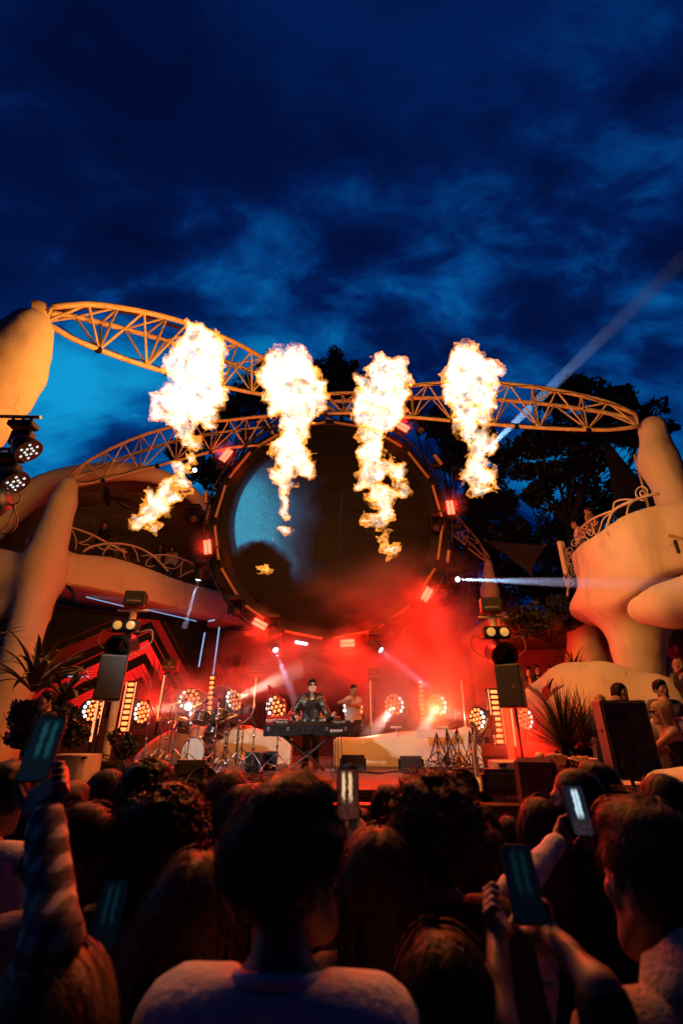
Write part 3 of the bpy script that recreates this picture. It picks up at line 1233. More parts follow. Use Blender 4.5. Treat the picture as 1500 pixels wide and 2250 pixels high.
def screen_mat():
    m, t, b = mat_new('round_screen')
    pos = N(t, 'ShaderNodeNewGeometry').outputs['Position']
    rel = VM(t, 'SUBTRACT', pos, tuple(RC_))
    x = VM(t, 'DOT_PRODUCT', rel, tuple(RX / 3.35))
    y = VM(t, 'DOT_PRODUCT', rel, tuple(RU / 3.35))
    nz = N(t, 'ShaderNodeTexNoise')
    nz.inputs['Scale'].default_value = .9
    nz.inputs['Detail'].default_value = 5
    t.links.new(rel, nz.inputs['Vector'])
    nn = M(t, 'SUBTRACT', nz.outputs[0], .5)
    # planet disc with a lit left limb
    px, py = -.02, .02
    dx, dy = M(t, 'SUBTRACT', x, px), M(t, 'SUBTRACT', y, py)
    rr = M(t, 'SQRT', M(t, 'ADD', M(t, 'MULTIPLY', dx, dx), M(t, 'MULTIPLY', dy, dy)))
    disc = smooth01(t, rr, .905, .885)
    rim = smooth01(t, rr, .985, .87)
    lit = smooth01(t, M(t, 'ADD', M(t, 'ADD', dx, M(t, 'MULTIPLY', dy, .10)), M(t, 'MULTIPLY', nn, .5)), .02, -.80)
    # ragged dark land below left
    d2 = M(t, 'SQRT', M(t, 'ADD', M(t, 'POWER', M(t, 'ADD', dx, .68), 2), M(t, 'POWER', M(t, 'ADD', dy, .62), 2)))
    bite = smooth01(t, M(t, 'ADD', d2, M(t, 'MULTIPLY', nn, .35)), .33, .44)
    low = smooth01(t, M(t, 'ADD', dy, M(t, 'MULTIPLY', nn, .3)), -.62, -.42)
    upf = smooth01(t, dy, .85, .25)
    e = M(t, 'MULTIPLY', M(t, 'MULTIPLY', lit, bite), M(t, 'MULTIPLY', low, upf))
    halo = M(t, 'MULTIPLY', M(t, 'SUBTRACT', rim, disc), .35)
    e = M(t, 'MULTIPLY', e, M(t, 'ADD', disc, halo))
    # pixel grain
    wn = N(t, 'ShaderNodeTexNoise')
    wn.inputs['Scale'].default_value = 26
    wn.inputs['Detail'].default_value = 2
    t.links.new(rel, wn.inputs['Vector'])
    e = M(t, 'MULTIPLY', e, M(t, 'ADD', .45, M(t, 'MULTIPLY', wn.outputs[0], 1.1)))
    col = ramp(t, e, [(0, (.0, .0, .0)), (.25, (.012, .022, .045)), (.6, (.02, .085, .16)), (1, (.035, .30, .46))])
    t.links.new(col, b.inputs['Emission Color'])
    b.inputs['Emission Strength'].default_value = 1.0
    b.inputs['Base Color'].default_value = (.006, .005, .0045, 1)
    b.inputs['Roughness'].default_value = .6
    b.inputs['Specular IOR Level'].default_value = .2
    m.cycles.emission_sampling = 'NONE'
    return m


SCRM = screen_mat()
rs = thing('round_screen', 'huge round video screen showing a blue planet limb', 'screen', tuple(RC_))
S = .825
RS = 3.33
for i in range(-4, 5):
    for j in range(-4, 5):
        x0, y0 = i * S, j * S
        e = np.linspace(-.497, .497, 7)
        q = [(x0 + a * S, y0 - .497 * S) for a in e[:-1]] + [(x0 + .497 * S, y0 + a * S) for a in e[:-1]] + [(x0 - a * S, y0 + .497 * S) for a in e[:-1]] + [(x0 - .497 * S, y0 - a * S) for a in e[:-1]]
        q = np.array(q)
        rr = np.hypot(*q.T)
        if (rr < RS - .02).sum() < 3:
            continue
        q = np.where((rr > RS)[:, None], q * (RS / np.maximum(rr, 1e-6))[:, None], q)
        n = len(q)
        jit = random.uniform(-.006, .006)
        fr = RC_ + q[:, :1] * RX + q[:, 1:] * RU + RN * jit
        m = MB()
        m.add(np.vstack((fr, fr - RN * .09)), [tuple(range(n)), tuple(range(2 * n - 1, n - 1, -1))] + [(k, n + k, n + (k + 1) % n, (k + 1) % n) for k in range(n)])
        m.build('panel', SCRM, rs)
m = MB()
m.lathe(RC_ - RN * .16, [(RS - .3, 0), (RS + .62, -.02), (RS + .62, .03), (RS + .06, .05), (RS + .06, .12), (RS + .02, .12), (RS + .02, .05), (RS - .3, .03)], RN, 72, cap=False)
m.build('frame', black_metal, rs, smooth=40)

rig = thing('ring_rig', 'round black lattice ring carrying lamps around the big screen', 'lighting rig', tuple(RC_))
for R_, D_ in ((3.62, .1), (3.62, -.3), (4.02, .1), (4.02, -.3)):
    m = MB()
    m.torus(RC_ + RN * D_, R_, .035, RN, 72, 6)
    m.build('ring_chord', black_metal, rig, smooth=True)
for k in range(48):
    a0, a1 = k * math.pi / 24, (k + 1) * math.pi / 24
    m = MB()
    if k % 2:
        m.tube(ring(3.62, a0, .1), ring(4.02, a1, .1), .018, n=5, cap=False)
        m.tube(ring(3.62, a0, -.3), ring(4.02, a1, -.3), .018, n=5, cap=False)
    else:
        m.tube(ring(4.02, a0, .1), ring(3.62, a1, .1), .018, n=5, cap=False)
        m.tube(ring(4.02, a0, -.3), ring(3.62, a1, -.3), .018, n=5, cap=False)
    m.tube(ring(4.02, a0, .1), ring(4.02, a0, -.3), .018, n=5, cap=False)
    m.build('lattice_bay', black_metal, rig)
tube_m = mat('diffuser_tube', (.40, .27, .17), .5, var=.08)
for k in range(16):
    a = (k + .5) * math.pi / 8
    da = .155
    m = MB()
    m.tube(ring(3.66, a - da, .2), ring(3.66, a + da, .2), .042, n=8)
    m.build('diffuser_tube', tube_m, rig, smooth=40)
for k in range(12):                                     # hangers, clamps and black cases clipped to the ring
    a = k * math.pi / 6 + .13 * random.uniform(-1, 1)
    m = MB()
    m.box(ring(4.2, a, .0), (.3, .24, .2), None, .03)
    m.tube(ring(4.05, a, 0), ring(4.2, a, 0), .03)
    m.build('clamp_box', black_metal, rig)
m = MB()
for x in (-.9, 0, .9):
    m.tube(ring(4.02, x / 4, -.1), HUB + (x * .4, 0, -.2), .025, n=6)
m.build('hanger', black_metal, rig)
m = MB()
m.box(HUB + (0, -.1, -.3), (.9, .4, .3), None, .03)
m.path(curve([HUB + (-.9, 0, -.5), HUB + (0, -.2, -.1), HUB + (.9, 0, -.5)], 12), .06, 6)
m.box(HUB + (.25, -.4, .05), (.42, .1, .16), None, .02)
m.build('hub_casting', mat('hub_metal', (.25, .16, .1), .5, .3), rig)
# ================================================================== FLAMES
FY = 6.8


def flame_shell(name, col, strength, holes, floor):
    """burning gas: see-through, gives off light"""
    m = bpy.data.materials.new(name)
    m.use_nodes = True
    t = m.node_tree
    t.nodes.clear()
    at = N(t, 'ShaderNodeAttribute', attribute_name='burn')
    k = smooth01(t, at.outputs['Fac'], holes, holes + .22)
    em = N(t, 'ShaderNodeEmission')
    em.inputs[0].default_value = (*col, 1)
    k = M(t, 'ADD', floor, M(t, 'MULTIPLY', k, 1 - floor))
    t.links.new(M(t, 'MULTIPLY', k, strength), em.inputs[1])
    tr_ = N(t, 'ShaderNodeBsdfTransparent')
    ad = N(t, 'ShaderNodeAddShader')
    t.links.new(em.outputs[0], ad.inputs[0])
    t.links.new(tr_.outputs[0], ad.inputs[1])
    out = N(t, 'ShaderNodeOutputMaterial')
    t.links.new(ad.outputs[0], out.inputs[0])
    m.cycles.emission_sampling = 'NONE'
    return m


F_OUT = flame_shell('flame_fringe', (1.0, .31, .04), .50, .36, .12)
F_MID = flame_shell('flame_body', (.50, .46, .34), .52, .40, .45)
F_CORE = flame_shell('flame_core', (.8, .72, .66), .55, .42, .15)

FLAMES = [
    ('leftmost tall white-hot fireball over the left truss, with a slanting lower tongue', [
        (440, 752, 40), (420, 775, 38), (462, 775, 36), (440, 800, 48), (400, 800, 30), (470, 815, 26), (420, 840, 40), (455, 850, 38), (395, 870, 36), (368, 880, 22), (430, 885, 40), (472, 880, 22),
        (352, 908, 11), (388, 910, 26), (415, 925, 26), (455, 905, 24), (472, 925, 12), (410, 950, 18), (428, 962, 12), (424, 1004, 6),
        (404, 1028, 12), (392, 1048, 17), (378, 1068, 19), (360, 1088, 21), (344, 1108, 22), (326, 1128, 22), (312, 1142, 15), (330, 1150, 14)]),
    ('mushroom shaped fireball left of the screen centre, on a wavy stem', [
        (640, 790, 26), (612, 800, 30), (665, 810, 34), (600, 830, 32), (640, 840, 52), (685, 850, 32), (610, 870, 36), (650, 885, 44), (690, 885, 22), (640, 915, 30), (652, 940, 26), (640, 965, 30), (632, 990, 32),
        (648, 1000, 26), (628, 1020, 28), (655, 1030, 24), (615, 1045, 20), (640, 1050, 16), (622, 1078, 9), (628, 1098, 14), (624, 1118, 18), (636, 1130, 9), (612, 1158, 11), (628, 1162, 8), (604, 1188, 8), (578, 1246, 5)]),
    ('twisted fireball right of the screen centre with a long ragged tail', [
        (832, 800, 18), (862, 800, 20), (845, 820, 30), (868, 830, 22), (825, 850, 34), (855, 860, 34), (805, 880, 32), (845, 890, 36), (800, 905, 24), (830, 925, 30), (862, 905, 20), (812, 955, 26), (828, 985, 26),
        (808, 1005, 24), (818, 1035, 34), (850, 1045, 30), (872, 1035, 16), (795, 1060, 13), (848, 1075, 24), (880, 1070, 10), (832, 1098, 20), (842, 1122, 17), (832, 1145, 15), (848, 1160, 12), (845, 1180, 10), (852, 1200, 10), (850, 1218, 6)]),
    ('rightmost tall fireball in front of the right truss', [
        (1022, 780, 26), (1005, 805, 26), (1040, 800, 30), (1070, 815, 22), (1015, 830, 36), (1050, 835, 28), (1082, 835, 12), (1005, 860, 24), (1035, 865, 36), (1060, 880, 22), (1020, 900, 32), (1045, 910, 26), (1000, 930, 18),
        (1030, 940, 26), (1050, 955, 20), (990, 950, 8), (1050, 985, 20), (1078, 978, 9), (1055, 1010, 22), (1042, 1035, 24), (1062, 1045, 28), (1082, 1050, 18), (1060, 1070, 18), (1075, 1080, 10)]),
]


def heat(o, v, seed):
    P = np.asarray(v, np.float32)
    w = np.stack([vnoise(P, 6.0, seed + 3.1 * k) for k in range(3)], 1) * .06
    n = .5 + .5 * fbm(P + w, 7.0, 4, seed, .6) / 1.6
    at = o.data.attributes.new('burn', 'FLOAT', 'POINT')
    at.data.foreach_set('value', np.ascontiguousarray(n, np.float32))


def make_flame(label, circ, seed):
    C = np.array([pt(x, y, FY + .18 * math.sin(i * 2.1 + seed)) for i, (x, y, r) in enumerate(circ)])
    Rr = np.array([r * mpp(y, FY) * (.98 if y < 920 else .88) for x, y, r in circ])
    lo, hi = (C - Rr[:, None]).min(0) - .2, (C + Rr[:, None]).max(0) + .2

    def lobes(Q):
        d = None
        for c, r in zip(C, Rr):
            q = np.linalg.norm(Q - c.astype(np.float32), axis=1) - r
            d = q if d is None else smin(d, q, .045)
        return d

    def base(P):
        out = lobes(P)
        near = np.abs(out) < .34
        Q = P[near]
        # curl the space, union of lobes, then billows and torn edges
        w = np.stack([vnoise(Q, 2.4, seed + 3.1 * k) for k in range(3)], 1) * .12 + np.stack([vnoise(Q, 6.5, seed + 9 + 2.7 * k) for k in range(3)], 1) * .06
        w += np.stack([vnoise(Q, 15.0, seed + 19 + 2.7 * k) for k in range(3)], 1) * .03
        R_ = Q + w
        bil = np.abs(vnoise(R_, 3.2, seed)) * .9 + np.abs(vnoise(R_, 6.5, seed + 5)) * .6 + np.abs(vnoise(R_, 13, seed + 8)) * .42 + np.abs(vnoise(R_, 27, seed + 2)) * .26
        out[near] = lobes(R_) + .20 * (bil - .70)
        return out
    h = .025
    fl = thing('flame', label, 'flame', tuple(C[-1]), 'stage flame jets')
    grid = {}

    def lev(k):
        def fn(P):
            if 'g' not in grid:
                grid['g'] = base(P)
            return grid['g'] + k
        return surf(fn, lo, hi, h)
    for nm, k, mt in (('flame_fringe', -.006, F_OUT), ('flame_body', .040, F_MID), ('flame_core', .085, F_CORE)):
        v, f = lev(k)
        heat(mesh_obj(nm, v, f, mt, fl, smooth=True), v, seed)
    return C, Rr


FLAME_W = 245
FCOL = (1.0, .30, .004)
for k, (lab, circ) in enumerate(FLAMES):
    C, Rr = make_flame(lab, circ, 11.7 * k + 4)
    w = Rr ** 3
    top = (C[:10] * w[:10, None]).sum(0) / w[:10].sum()
    lo_ = C[len(C) * 2 // 3]
    lamp('flame_light', 'POINT', top, FLAME_W, FCOL, .45)
    lamp('flame_light', 'POINT', lo_, FLAME_W * .35, FCOL, .3)
# ================================================================== TREES AND PLANTS
leaf_dark = mat('leaf_dark', (.020, .032, .014), .55, var=.4, scale=3)
leaf_mid = mat('leaf_mid', (.045, .06, .022), .5, var=.4, scale=4)
bark = mat('bark', (.06, .045, .035), .9, var=.3, scale=8, bump=.5)


def leaf_cloud(clumps, n, size, rng, droop=0.0, slim=.42):
    """leaf-sized folded faces through ellipsoid clumps [(centre, radii)]"""
    vol = np.array([r[0] * r[1] * r[2] for c, r in clumps]) ** .7
    which = rng.choice(len(clumps), n, p=vol / vol.sum())
    C = np.array([c for c, r in clumps])[which]
    R = np.array([r for c, r in clumps])[which]
    d = rng.normal(size=(n, 3))
    d /= np.linalg.norm(d, axis=1)[:, None]
    rr = rng.random(n) ** .45
    P = C + d * R * rr[:, None]
    # torn outline: push leaves in and out in tufts
    tuft = np.stack([vnoise(P.astype(np.float32), 1.4, 3.3 * k) for k in range(3)], 1)
    keep = vnoise(P.astype(np.float32), 2.1, 17.0) + .35 * vnoise(P.astype(np.float32), 5.0, 4.0) > -.28 + .25 * (rr - .7)
    P = (P + tuft * .35 * R.mean(1)[:, None])[keep]
    n = len(P)
    a = rng.normal(size=(n, 3))
    a[:, 2] -= droop
    a /= np.linalg.norm(a, axis=1)[:, None]
    b = np.cross(a, rng.normal(size=(n, 3)))
    b /= np.linalg.norm(b, axis=1)[:, None] + 1e-9
    s = size * (.6 + .8 * rng.random(n))[:, None]
    v = np.stack((P - a * s * .5, P + b * s * slim * .5, P + a * s * .5, P - b * s * slim * .5), 1).reshape(-1, 3)
    f = np.arange(n * 4).reshape(n, 4)
    return v, f


def tree(label, base, clumps, n, size, group, seed, droop=0, leafm=None, name='tree', tr=.18, limbs=True):
    rng = np.random.default_rng(seed)
    base = np.asarray(base, float)
    t = thing(name, label, 'tree', tuple(base), group)
    C = np.array([c for c, r in clumps])
    mid = C.mean(0)
    topz = C[:, 2].min() - .3
    m = MB()
    fork = np.array((base[0] * .6 + mid[0] * .4, base[1] * .6 + mid[1] * .4, max(base[2] + 1, topz - 1.2)))
    m.path(curve([base, (base + fork) / 2 + (.12, 0, 0), fork], 8), np.linspace(tr, tr * .7, 8), 9)
    if limbs:
        for c, r in clumps:
            w = (fork + c) / 2 + rng.normal(size=3) * .25
            m.path(curve([fork, w, c + (0, 0, r[2] * .3)], 8), np.linspace(tr * .5, .02, 8), 6)
            for q in range(3):
                e = c + rng.normal(size=3) * np.array(r) * .6
                m.path(curve([w, (w + e) / 2 + rng.normal(size=3) * .12, e], 6), np.linspace(tr * .2, .012, 6), 5)
    m.build('trunk', bark, t, smooth=True)
    v, f = leaf_cloud(clumps, n, size, rng, droop)
    mesh_obj('crown', v, f, leafm or leaf_dark, t)
    return t


def cl(lst, Y, dep=1.0):
    out = []
    for x, y, rx, ry in lst:
        out.append((pt(x, y, Y + RNG.uniform(-.6, .6)), (rx * mpp(y, Y), max(rx, ry) * mpp(y, Y) * dep, ry * mpp(y, Y))))
    return out


TG = 'dark trees behind the stage'
tree('broad dark tree with layered branches behind the right truss', (9.5, 20, 0),
     cl([(1265, 862, 60, 22), (1215, 880, 50, 18), (1330, 880, 55, 25), (1180, 975, 60, 25), (1245, 955, 60, 26), (1310, 940, 60, 28), (1380, 950, 55, 35), (1440, 945, 40, 30), (1165, 1035, 45, 20), (1215, 1045, 50, 24), (1175, 1090, 30, 28), (1280, 1010, 45, 30), (1350, 890, 50, 30), (1420, 905, 40, 20)], 20), 26000, .30, TG, 1, .2)
tree('dense dark tree low behind the right balcony sail', (10, 22, 0),
     cl([(1290, 1090, 60, 50), (1240, 1150, 60, 55), (1330, 1150, 70, 70), (1200, 1200, 50, 40), (1280, 1230, 70, 50), (1390, 1080, 60, 60), (1380, 1200, 70, 60), (1110, 1250, 60, 50), (1170, 1280, 60, 50), (1230, 1300, 60, 50), (1080, 1320, 60, 40)], 22), 30000, .26, TG, 2)
tree('spiky topped dark tree right above the screen hub', (.2, 24, 0),
     cl([(735, 790, 20, 26), (765, 815, 28, 24), (710, 815, 26, 22), (740, 850, 50, 32), (785, 850, 22, 26), (700, 860, 24, 20)], 24, .8), 9000, .28, TG, 3)
tree('dark tree left of the ring, behind the dim truss', (-7, 24, 0),
     cl([(395, 990, 26, 26), (430, 965, 40, 30), (470, 950, 40, 40), (500, 900, 30, 40), (420, 1030, 40, 30), (540, 850, 30, 30), (560, 880, 40, 40), (470, 1040, 40, 40), (605, 790, 24, 12), (580, 815, 22, 22)], 24, .8), 16000, .26, TG, 4)
tree('dark tree right of the ring, lit red from below', (5.2, 21, 0),
     cl([(900, 900, 40, 30), (950, 930, 40, 40), (1000, 960, 50, 40), (1060, 975, 40, 40), (1010, 1010, 50, 50), (1060, 1060, 50, 50), (1110, 1000, 40, 40), (1040, 1120, 50, 50), (1100, 1110, 40, 40), (1060, 1190, 60, 40), (1130, 1170, 40, 40), (850, 890, 30, 20)], 21, .8), 30000, .25, TG, 5)
tree('dark tree behind the screen foot on the left', (-4, 25, 0), cl([(520, 1350, 60, 60), (600, 1400, 70, 50), (560, 1300, 50, 50), (480, 1240, 50, 60), (470, 1140, 50, 60), (530, 1180, 60, 60), (640, 1340, 60, 60)], 25, .8), 16000, .30, TG, 6)
tree('dark tree behind the screen foot on the right', (4.6, 25, 0), cl([(900, 1350, 60, 60), (960, 1300, 60, 60), (1000, 1240, 60, 60), (860, 1400, 70, 50), (1040, 1330, 60, 60), (1000, 1400, 70, 50), (800, 1370, 60, 50)], 25, .8), 16000, .30, TG, 10)

# hedge mass that closes the gap behind the stage
hb = np.random.default_rng(9)
v, f = leaf_cloud([(np.array((x, 26 + hb.uniform(-1, 1), hb.uniform(1.5, 5.5))), (2.2, 1.2, 1.8)) for x in np.linspace(-12, 22, 30)], 24000, .32, hb)
tag(mesh_obj('hedge_foliage', v, f, leaf_dark), 'dark mass of far foliage closing the view behind the stage', 'foliage', kind='stuff')
bw = MB()
bw.box((.4, 17.6, 2.6), (9.6, .2, 5.2))
tag(bw.build('backdrop_wall', mat('backdrop', (.05, .035, .035), .75, var=.3, scale=1.5), None, loc=(0, 17.6, 0)), 'dark wall at the back of the stage', 'wall')


# blades: agave, yucca, grass ---------------------------------------------------
def blade_plant(name, label, base, n, length, width, spread, seed, matl, curl=.5, group=None, arch=1.0, pot=None):
    rng = np.random.default_rng(seed)
    base = np.asarray(base, float)
    t = thing(name, label, 'plant', tuple(base), group)
    proto_v, V, F = None, [], []
    for k in range(n):
        a = rng.uniform(0, 2 * math.pi)
        tilt = rng.uniform(.1, spread)
        L = length * rng.uniform(.7, 1.1)
        out = np.array((math.cos(a), math.sin(a), 0))
        s = np.linspace(0, 1, 9)
        cu = curl * rng.uniform(.3, 1.2)
        ang = tilt + cu * s ** 1.5 * 2.4
        stp = L / 8
        P = [np.zeros(3)]
        for q in ang[:-1]:
            P.append(P[-1] + stp * (out * math.sin(q) + np.array((0, 0, math.cos(q)))))
        P = np.array(P)
        side = np.array((-out[1], out[0], 0))
        w = width * (np.sin(np.pi * (s * .85 + .12)) ** .7)
        w[-1] = .002
        nrm = np.gradient(P, axis=0)
        up = np.cross(side, nrm)
        up /= np.linalg.norm(up, axis=1)[:, None] + 1e-9
        Lf, Rt, Md = P - side * w[:, None] / 2 + up * w[:, None] * .18, P + side * w[:, None] / 2 + up * w[:, None] * .18, P
        v = np.stack((Lf, Md, Rt), 1).reshape(-1, 3)
        f = []
        for i in range(8):
            f += [(i * 3, i * 3 + 1, i * 3 + 4, i * 3 + 3), (i * 3 + 1, i * 3 + 2, i * 3 + 5, i * 3 + 4)]
        if width * 1000 / max(base[1], 1) > 3.5:
            mesh_obj('leaf', v, f, matl, t, smooth=True, local=True)
        else:
            nv = sum(len(q) for q in V)
            V.append(v)
            F += [tuple(i + nv for i in q) for q in f]
    if V:
        o = mesh_obj('leaves', np.vstack(V), F, matl, t, smooth=True, local=True)
        o['kind'] = 'stuff'
    if pot:
        m = MB()
        m.lathe((0, 0, 0), [(pot * .7, -pot * 1.2), (pot, -.05), (pot * 1.05, 0), (pot * .9, .02)], n=18)
        m.build('pot', mat('dark_pot', (.08, .06, .05), .8), t, smooth=40, local=True)
    return t


agave_m = mat('agave_leaf', (.16, .17, .09), .5, var=.35, scale=10)
yucca_m = mat('yucca_leaf', (.06, .07, .03), .5, var=.35, scale=8)
blade_plant('agave', 'striped agave with drooping leaves at the left edge, below the balcony', pt(72, 1520, 7.6), 42, 1.15, .085, .9, 1, agave_m, .85)
blade_plant('agave', 'smaller drooping agave beside the left speaker stand', pt(140, 1535, 7.9), 20, .7, .07, 1.0, 2, agave_m, .9)
blade_plant('palm', 'dark palm fronds cut by the left edge', pt(-22, 1405, 6.0), 36, .55, .02, 1.6, 3, yucca_m, .3)
blade_plant('yucca', 'big spiky yucca right of the stage, left of the table', pt(1245, 1650, 7.4), 300, .95, .013, 1.3, 4, yucca_m, .12)
blade_plant('yucca', 'spiky yucca clump nearer the black loudspeaker', pt(1290, 1640, 7.6), 200, .8, .013, 1.3, 5, yucca_m, .12)
blade_plant('palm', 'dark palm in front of the arcade pillar', pt(1262, 1478, 12.0), 40, .9, .04, 1.5, 6, yucca_m, .5)
blade_plant('grass_clump', 'tall grass clump behind the drum kit', pt(330, 1580, 13.0), 90, 1.6, .03, .5, 7, yucca_m, .35)
blade_plant('grass_clump', 'tall grass clump behind the left wash lamps', pt(510, 1560, 14.0), 90, 1.7, .03, .6, 8, yucca_m, .35)
blade_plant('cactus_leaf_plant', 'broad leaved plant below the right loudspeaker', pt(1195, 1540, 8.9), 12, .5, .12, .9, 9, agave_m, .3)


def bush(name, label, clumps, n, size, seed, matl=leaf_mid, droop=.0):
    v, f = leaf_cloud(clumps, n, size, np.random.default_rng(seed), droop, .55)
    base = np.array((v[:, 0].mean(), v[:, 1].mean(), v[:, 2].min()))
    t = thing(name, label, 'plant', tuple(base))
    mesh_obj('foliage', v, f, matl, t)['kind'] = 'stuff'
    m = MB()
    rng = np.random.default_rng(seed)
    for c, r in clumps:
        for q in range(4):
            e = np.asarray(c) + rng.normal(size=3) * np.array(r) * .5
            m.path(curve([base, (base + e) / 2 + rng.normal(size=3) * .05, e], 6), np.linspace(.015, .004, 6), 5)
    m.build('stems', bark, t, smooth=True)
    return t


bush('flowering_bush', 'leafy bush trailing over the stage edge by the left speaker stand', cl([(240, 1610, 28, 22), (275, 1640, 26, 28), (225, 1650, 20, 24), (290, 1625, 16, 22), (255, 1672, 22, 18)], 8.3), 5200, .06, 21)
bush('dark_bush', 'dark shrub below the agave at the left edge', cl([(40, 1570, 50, 34), (110, 1560, 50, 34), (160, 1600, 40, 40), (60, 1620, 50, 30)], 7.8), 5000, .085, 22, leaf_dark)
bush('flowering_bush', 'small flowering bush on the table end right of the stage', cl([(1250, 1660, 40, 26), (1290, 1650, 30, 22), (1215, 1680, 22, 18)], 6.9), 3600, .045, 23)
bush('hanging_ivy', 'dark ivy hanging from the arcade roof right of the stage', cl([(1140, 1370, 30, 34), (1175, 1355, 26, 40), (1225, 1350, 26, 44), (1250, 1345, 16, 40), (1205, 1330, 40, 22)], 12.5), 7000, .09, 24, leaf_dark, .8)
# ================================================================== STAGE EQUIPMENT
red_cell = emit_mat('red_cell', (1.0, .07, .035), 6.5)
orange_cell = emit_mat('orange_cell', (1.0, .16, .035), 4.2)
white_cell = emit_mat('white_cell', (1.0, .80, .72), 4.5)
amber_dot = emit_mat('amber_dot', (1.0, .22, .08), 3.0)
blue_white = emit_mat('blue_white_lens', (.62, .84, 1.0), 6.0)
warm_lens = mat('warm_lens', (.75, .55, .25), .25, emit=(1, .6, .15), estr=.35)


def RT(az, el):
    """orientation: local -Y aims at azimuth az (0 = at the camera), raised by el"""
    return rotz(az) @ rotx(-el)


def letter(txt, size, loc, R, matl, parent, name='lettering', ext=.002):
    c = bpy.data.curves.new(name, 'FONT')
    c.body = txt
    c.size = size
    c.extrude = ext
    c.align_x = 'CENTER'
    c.align_y = 'CENTER'
    tmp = bpy.data.objects.new('tmp', c)
    COL.objects.link(tmp)
    dg = bpy.context.evaluated_depsgraph_get()
    me = bpy.data.meshes.new_from_object(tmp.evaluated_get(dg))
    bpy.data.objects.remove(tmp)
    v = np.array([tuple(q.co) for q in me.vertices])
    f = [tuple(p.vertices) for p in me.polygons]
    # text lies in XY facing +Z: stand it up facing -Y, then turn
    v = np.stack((v[:, 0], -v[:, 2], v[:, 1]), 1) @ np.asarray(R).T + np.asarray(loc, float)
    return mesh_obj(name, v, f, matl, parent)


print_white = mat('print_white', (.75, .75, .75), .5, var=.03)

# ---- red strobes round the ring ------------------------------------------------
GLOWS = []
STROBES = [((883, 937), 35, 'red strobe lamp at the upper right of the ring, near a fireball'), ((989, 1115), 85, 'red strobe lamp at the right of the ring, in red haze'),
           ((937, 1306), -58, 'red strobe lamp at the lower right of the ring'), ((763, 1413), -4, 'red strobe lamp under the ring, nearest the ring foot'),
           ((571, 1371), 28, 'red strobe lamp at the lower left of the ring'), ((456, 1202), 80, 'red strobe lamp at the left of the ring, in front of the balcony'), ((497, 1000), -58, 'red strobe lamp at the upper left of the ring, under the dim truss')]
for (px, py), ang, lab in STROBES:
    c = pt(px, py, 13.1)
    t = thing('strobe_lamp', lab, 'lamp', tuple(c), 'red strobe lamps on the ring')
    sz = mpp(py, 13.1) * 34
    R = rotx(TILT) @ roty(rad(ang))
    m = MB()
    m.box(c + (0, .07, 0), (sz * 1.02, .1, sz * .58), R, .02)
    m.build('housing', black_metal, t)
    for s in (-1, 1):
        m = MB()
        m.box(c + R @ np.array((0, -.005, s * sz * .125)), (sz * .92, .05, sz * .19), R, .01)
        m.build('light_bar', red_cell, t)
    m = MB()
    d = unit(np.array((RC_[0] - c[0], 0, RC_[2] - c[2])))
    m.tube(c + (0, .12, 0), c + (0, .2, 0) + d * .35, .03)
    m.build('yoke', black_metal, t)
    lamp('strobe_glow', 'POINT', c + (0, -.3, 0), 24, (1, .012, .005), .12)
    GLOWS.append(c)
    lamp('strobe_beam', 'SPOT', c + (0, -.12, 0), 1150, (1, .015, .006), .12, (c[0] * .15, 2.2, 1.3), 62, .7)
# unlit bars on the ring and one white bar
for (px, py), ang, lab, mt in [((962, 1010), 58, 'unlit bar lamp right of the ring', tube_m), ((452, 1092), 84, 'unlit bar lamp left of the ring', tube_m), ((576, 922), -35, 'unlit bar lamp at the ring top, left of the fireball stem', tube_m),
                               ((984, 1222), -80, 'dim bar lamp right of the ring, below the strobe', tube_m), ((662, 1413), 10, 'white lit bar lamp under the ring', emit_mat('white_bar', (.75, .85, 1), 3.5))]:
    c = pt(px, py, 13.1)
    t = thing('bar_lamp', lab, 'lamp', tuple(c))
    R = rotx(TILT) @ roty(rad(ang))
    sz = mpp(py, 13.1) * 28
    m = MB()
    m.box(c + (0, .06, 0), (sz * 1.05, .08, sz * .34), R, .015)
    m.build('housing', black_metal, t)
    m = MB()
    m.box(c, (sz, .05, sz * .24), R, .01)
    m.build('light_bar', mt, t)


# ---- beam movers ---------------------------------------------------------------
def volume_mat(name, col, dens, noise_scale=None, thr=(.4, .7), aniso=0.0, fade=None, off=(0, 0, 0), detail=3):
    m = bpy.data.materials.new(name)
    m.use_nodes = True
    t = m.node_tree
    t.nodes.clear()
    pv = N(t, 'ShaderNodeVolumePrincipled')
    pv.inputs['Color'].default_value = (*col, 1)
    pv.inputs['Anisotropy'].default_value = aniso
    pv.inputs['Density'].default_value = dens
    if noise_scale:
        gen = N(t, 'ShaderNodeTexCoord').outputs['Object']
        nz = N(t, 'ShaderNodeTexNoise')
        nz.inputs['Scale'].default_value = noise_scale
        nz.inputs['Detail'].default_value = detail
        nz.inputs['Distortion'].default_value = .6
        t.links.new(VM(t, 'ADD', gen, off), nz.inputs['Vector'])
        d = smooth01(t, nz.outputs[0], *thr)
        # thin out to nothing at the cloud's edge (object space is a unit ball)
        r = VM(t, 'LENGTH', gen)
        d = M(t, 'MULTIPLY', M(t, 'MULTIPLY', d, smooth01(t, r, 1.0, .35)), dens)
        t.links.new(d, pv.inputs['Density'])
    out = N(t, 'ShaderNodeOutputMaterial')
    t.links.new(pv.outputs[0], out.inputs['Volume'])
    return m


BEAM_M = volume_mat('beam_haze', (1, 1, 1), .5)
BEAM_THICK = volume_mat('beam_haze_thick', (1, 1, 1), .30)


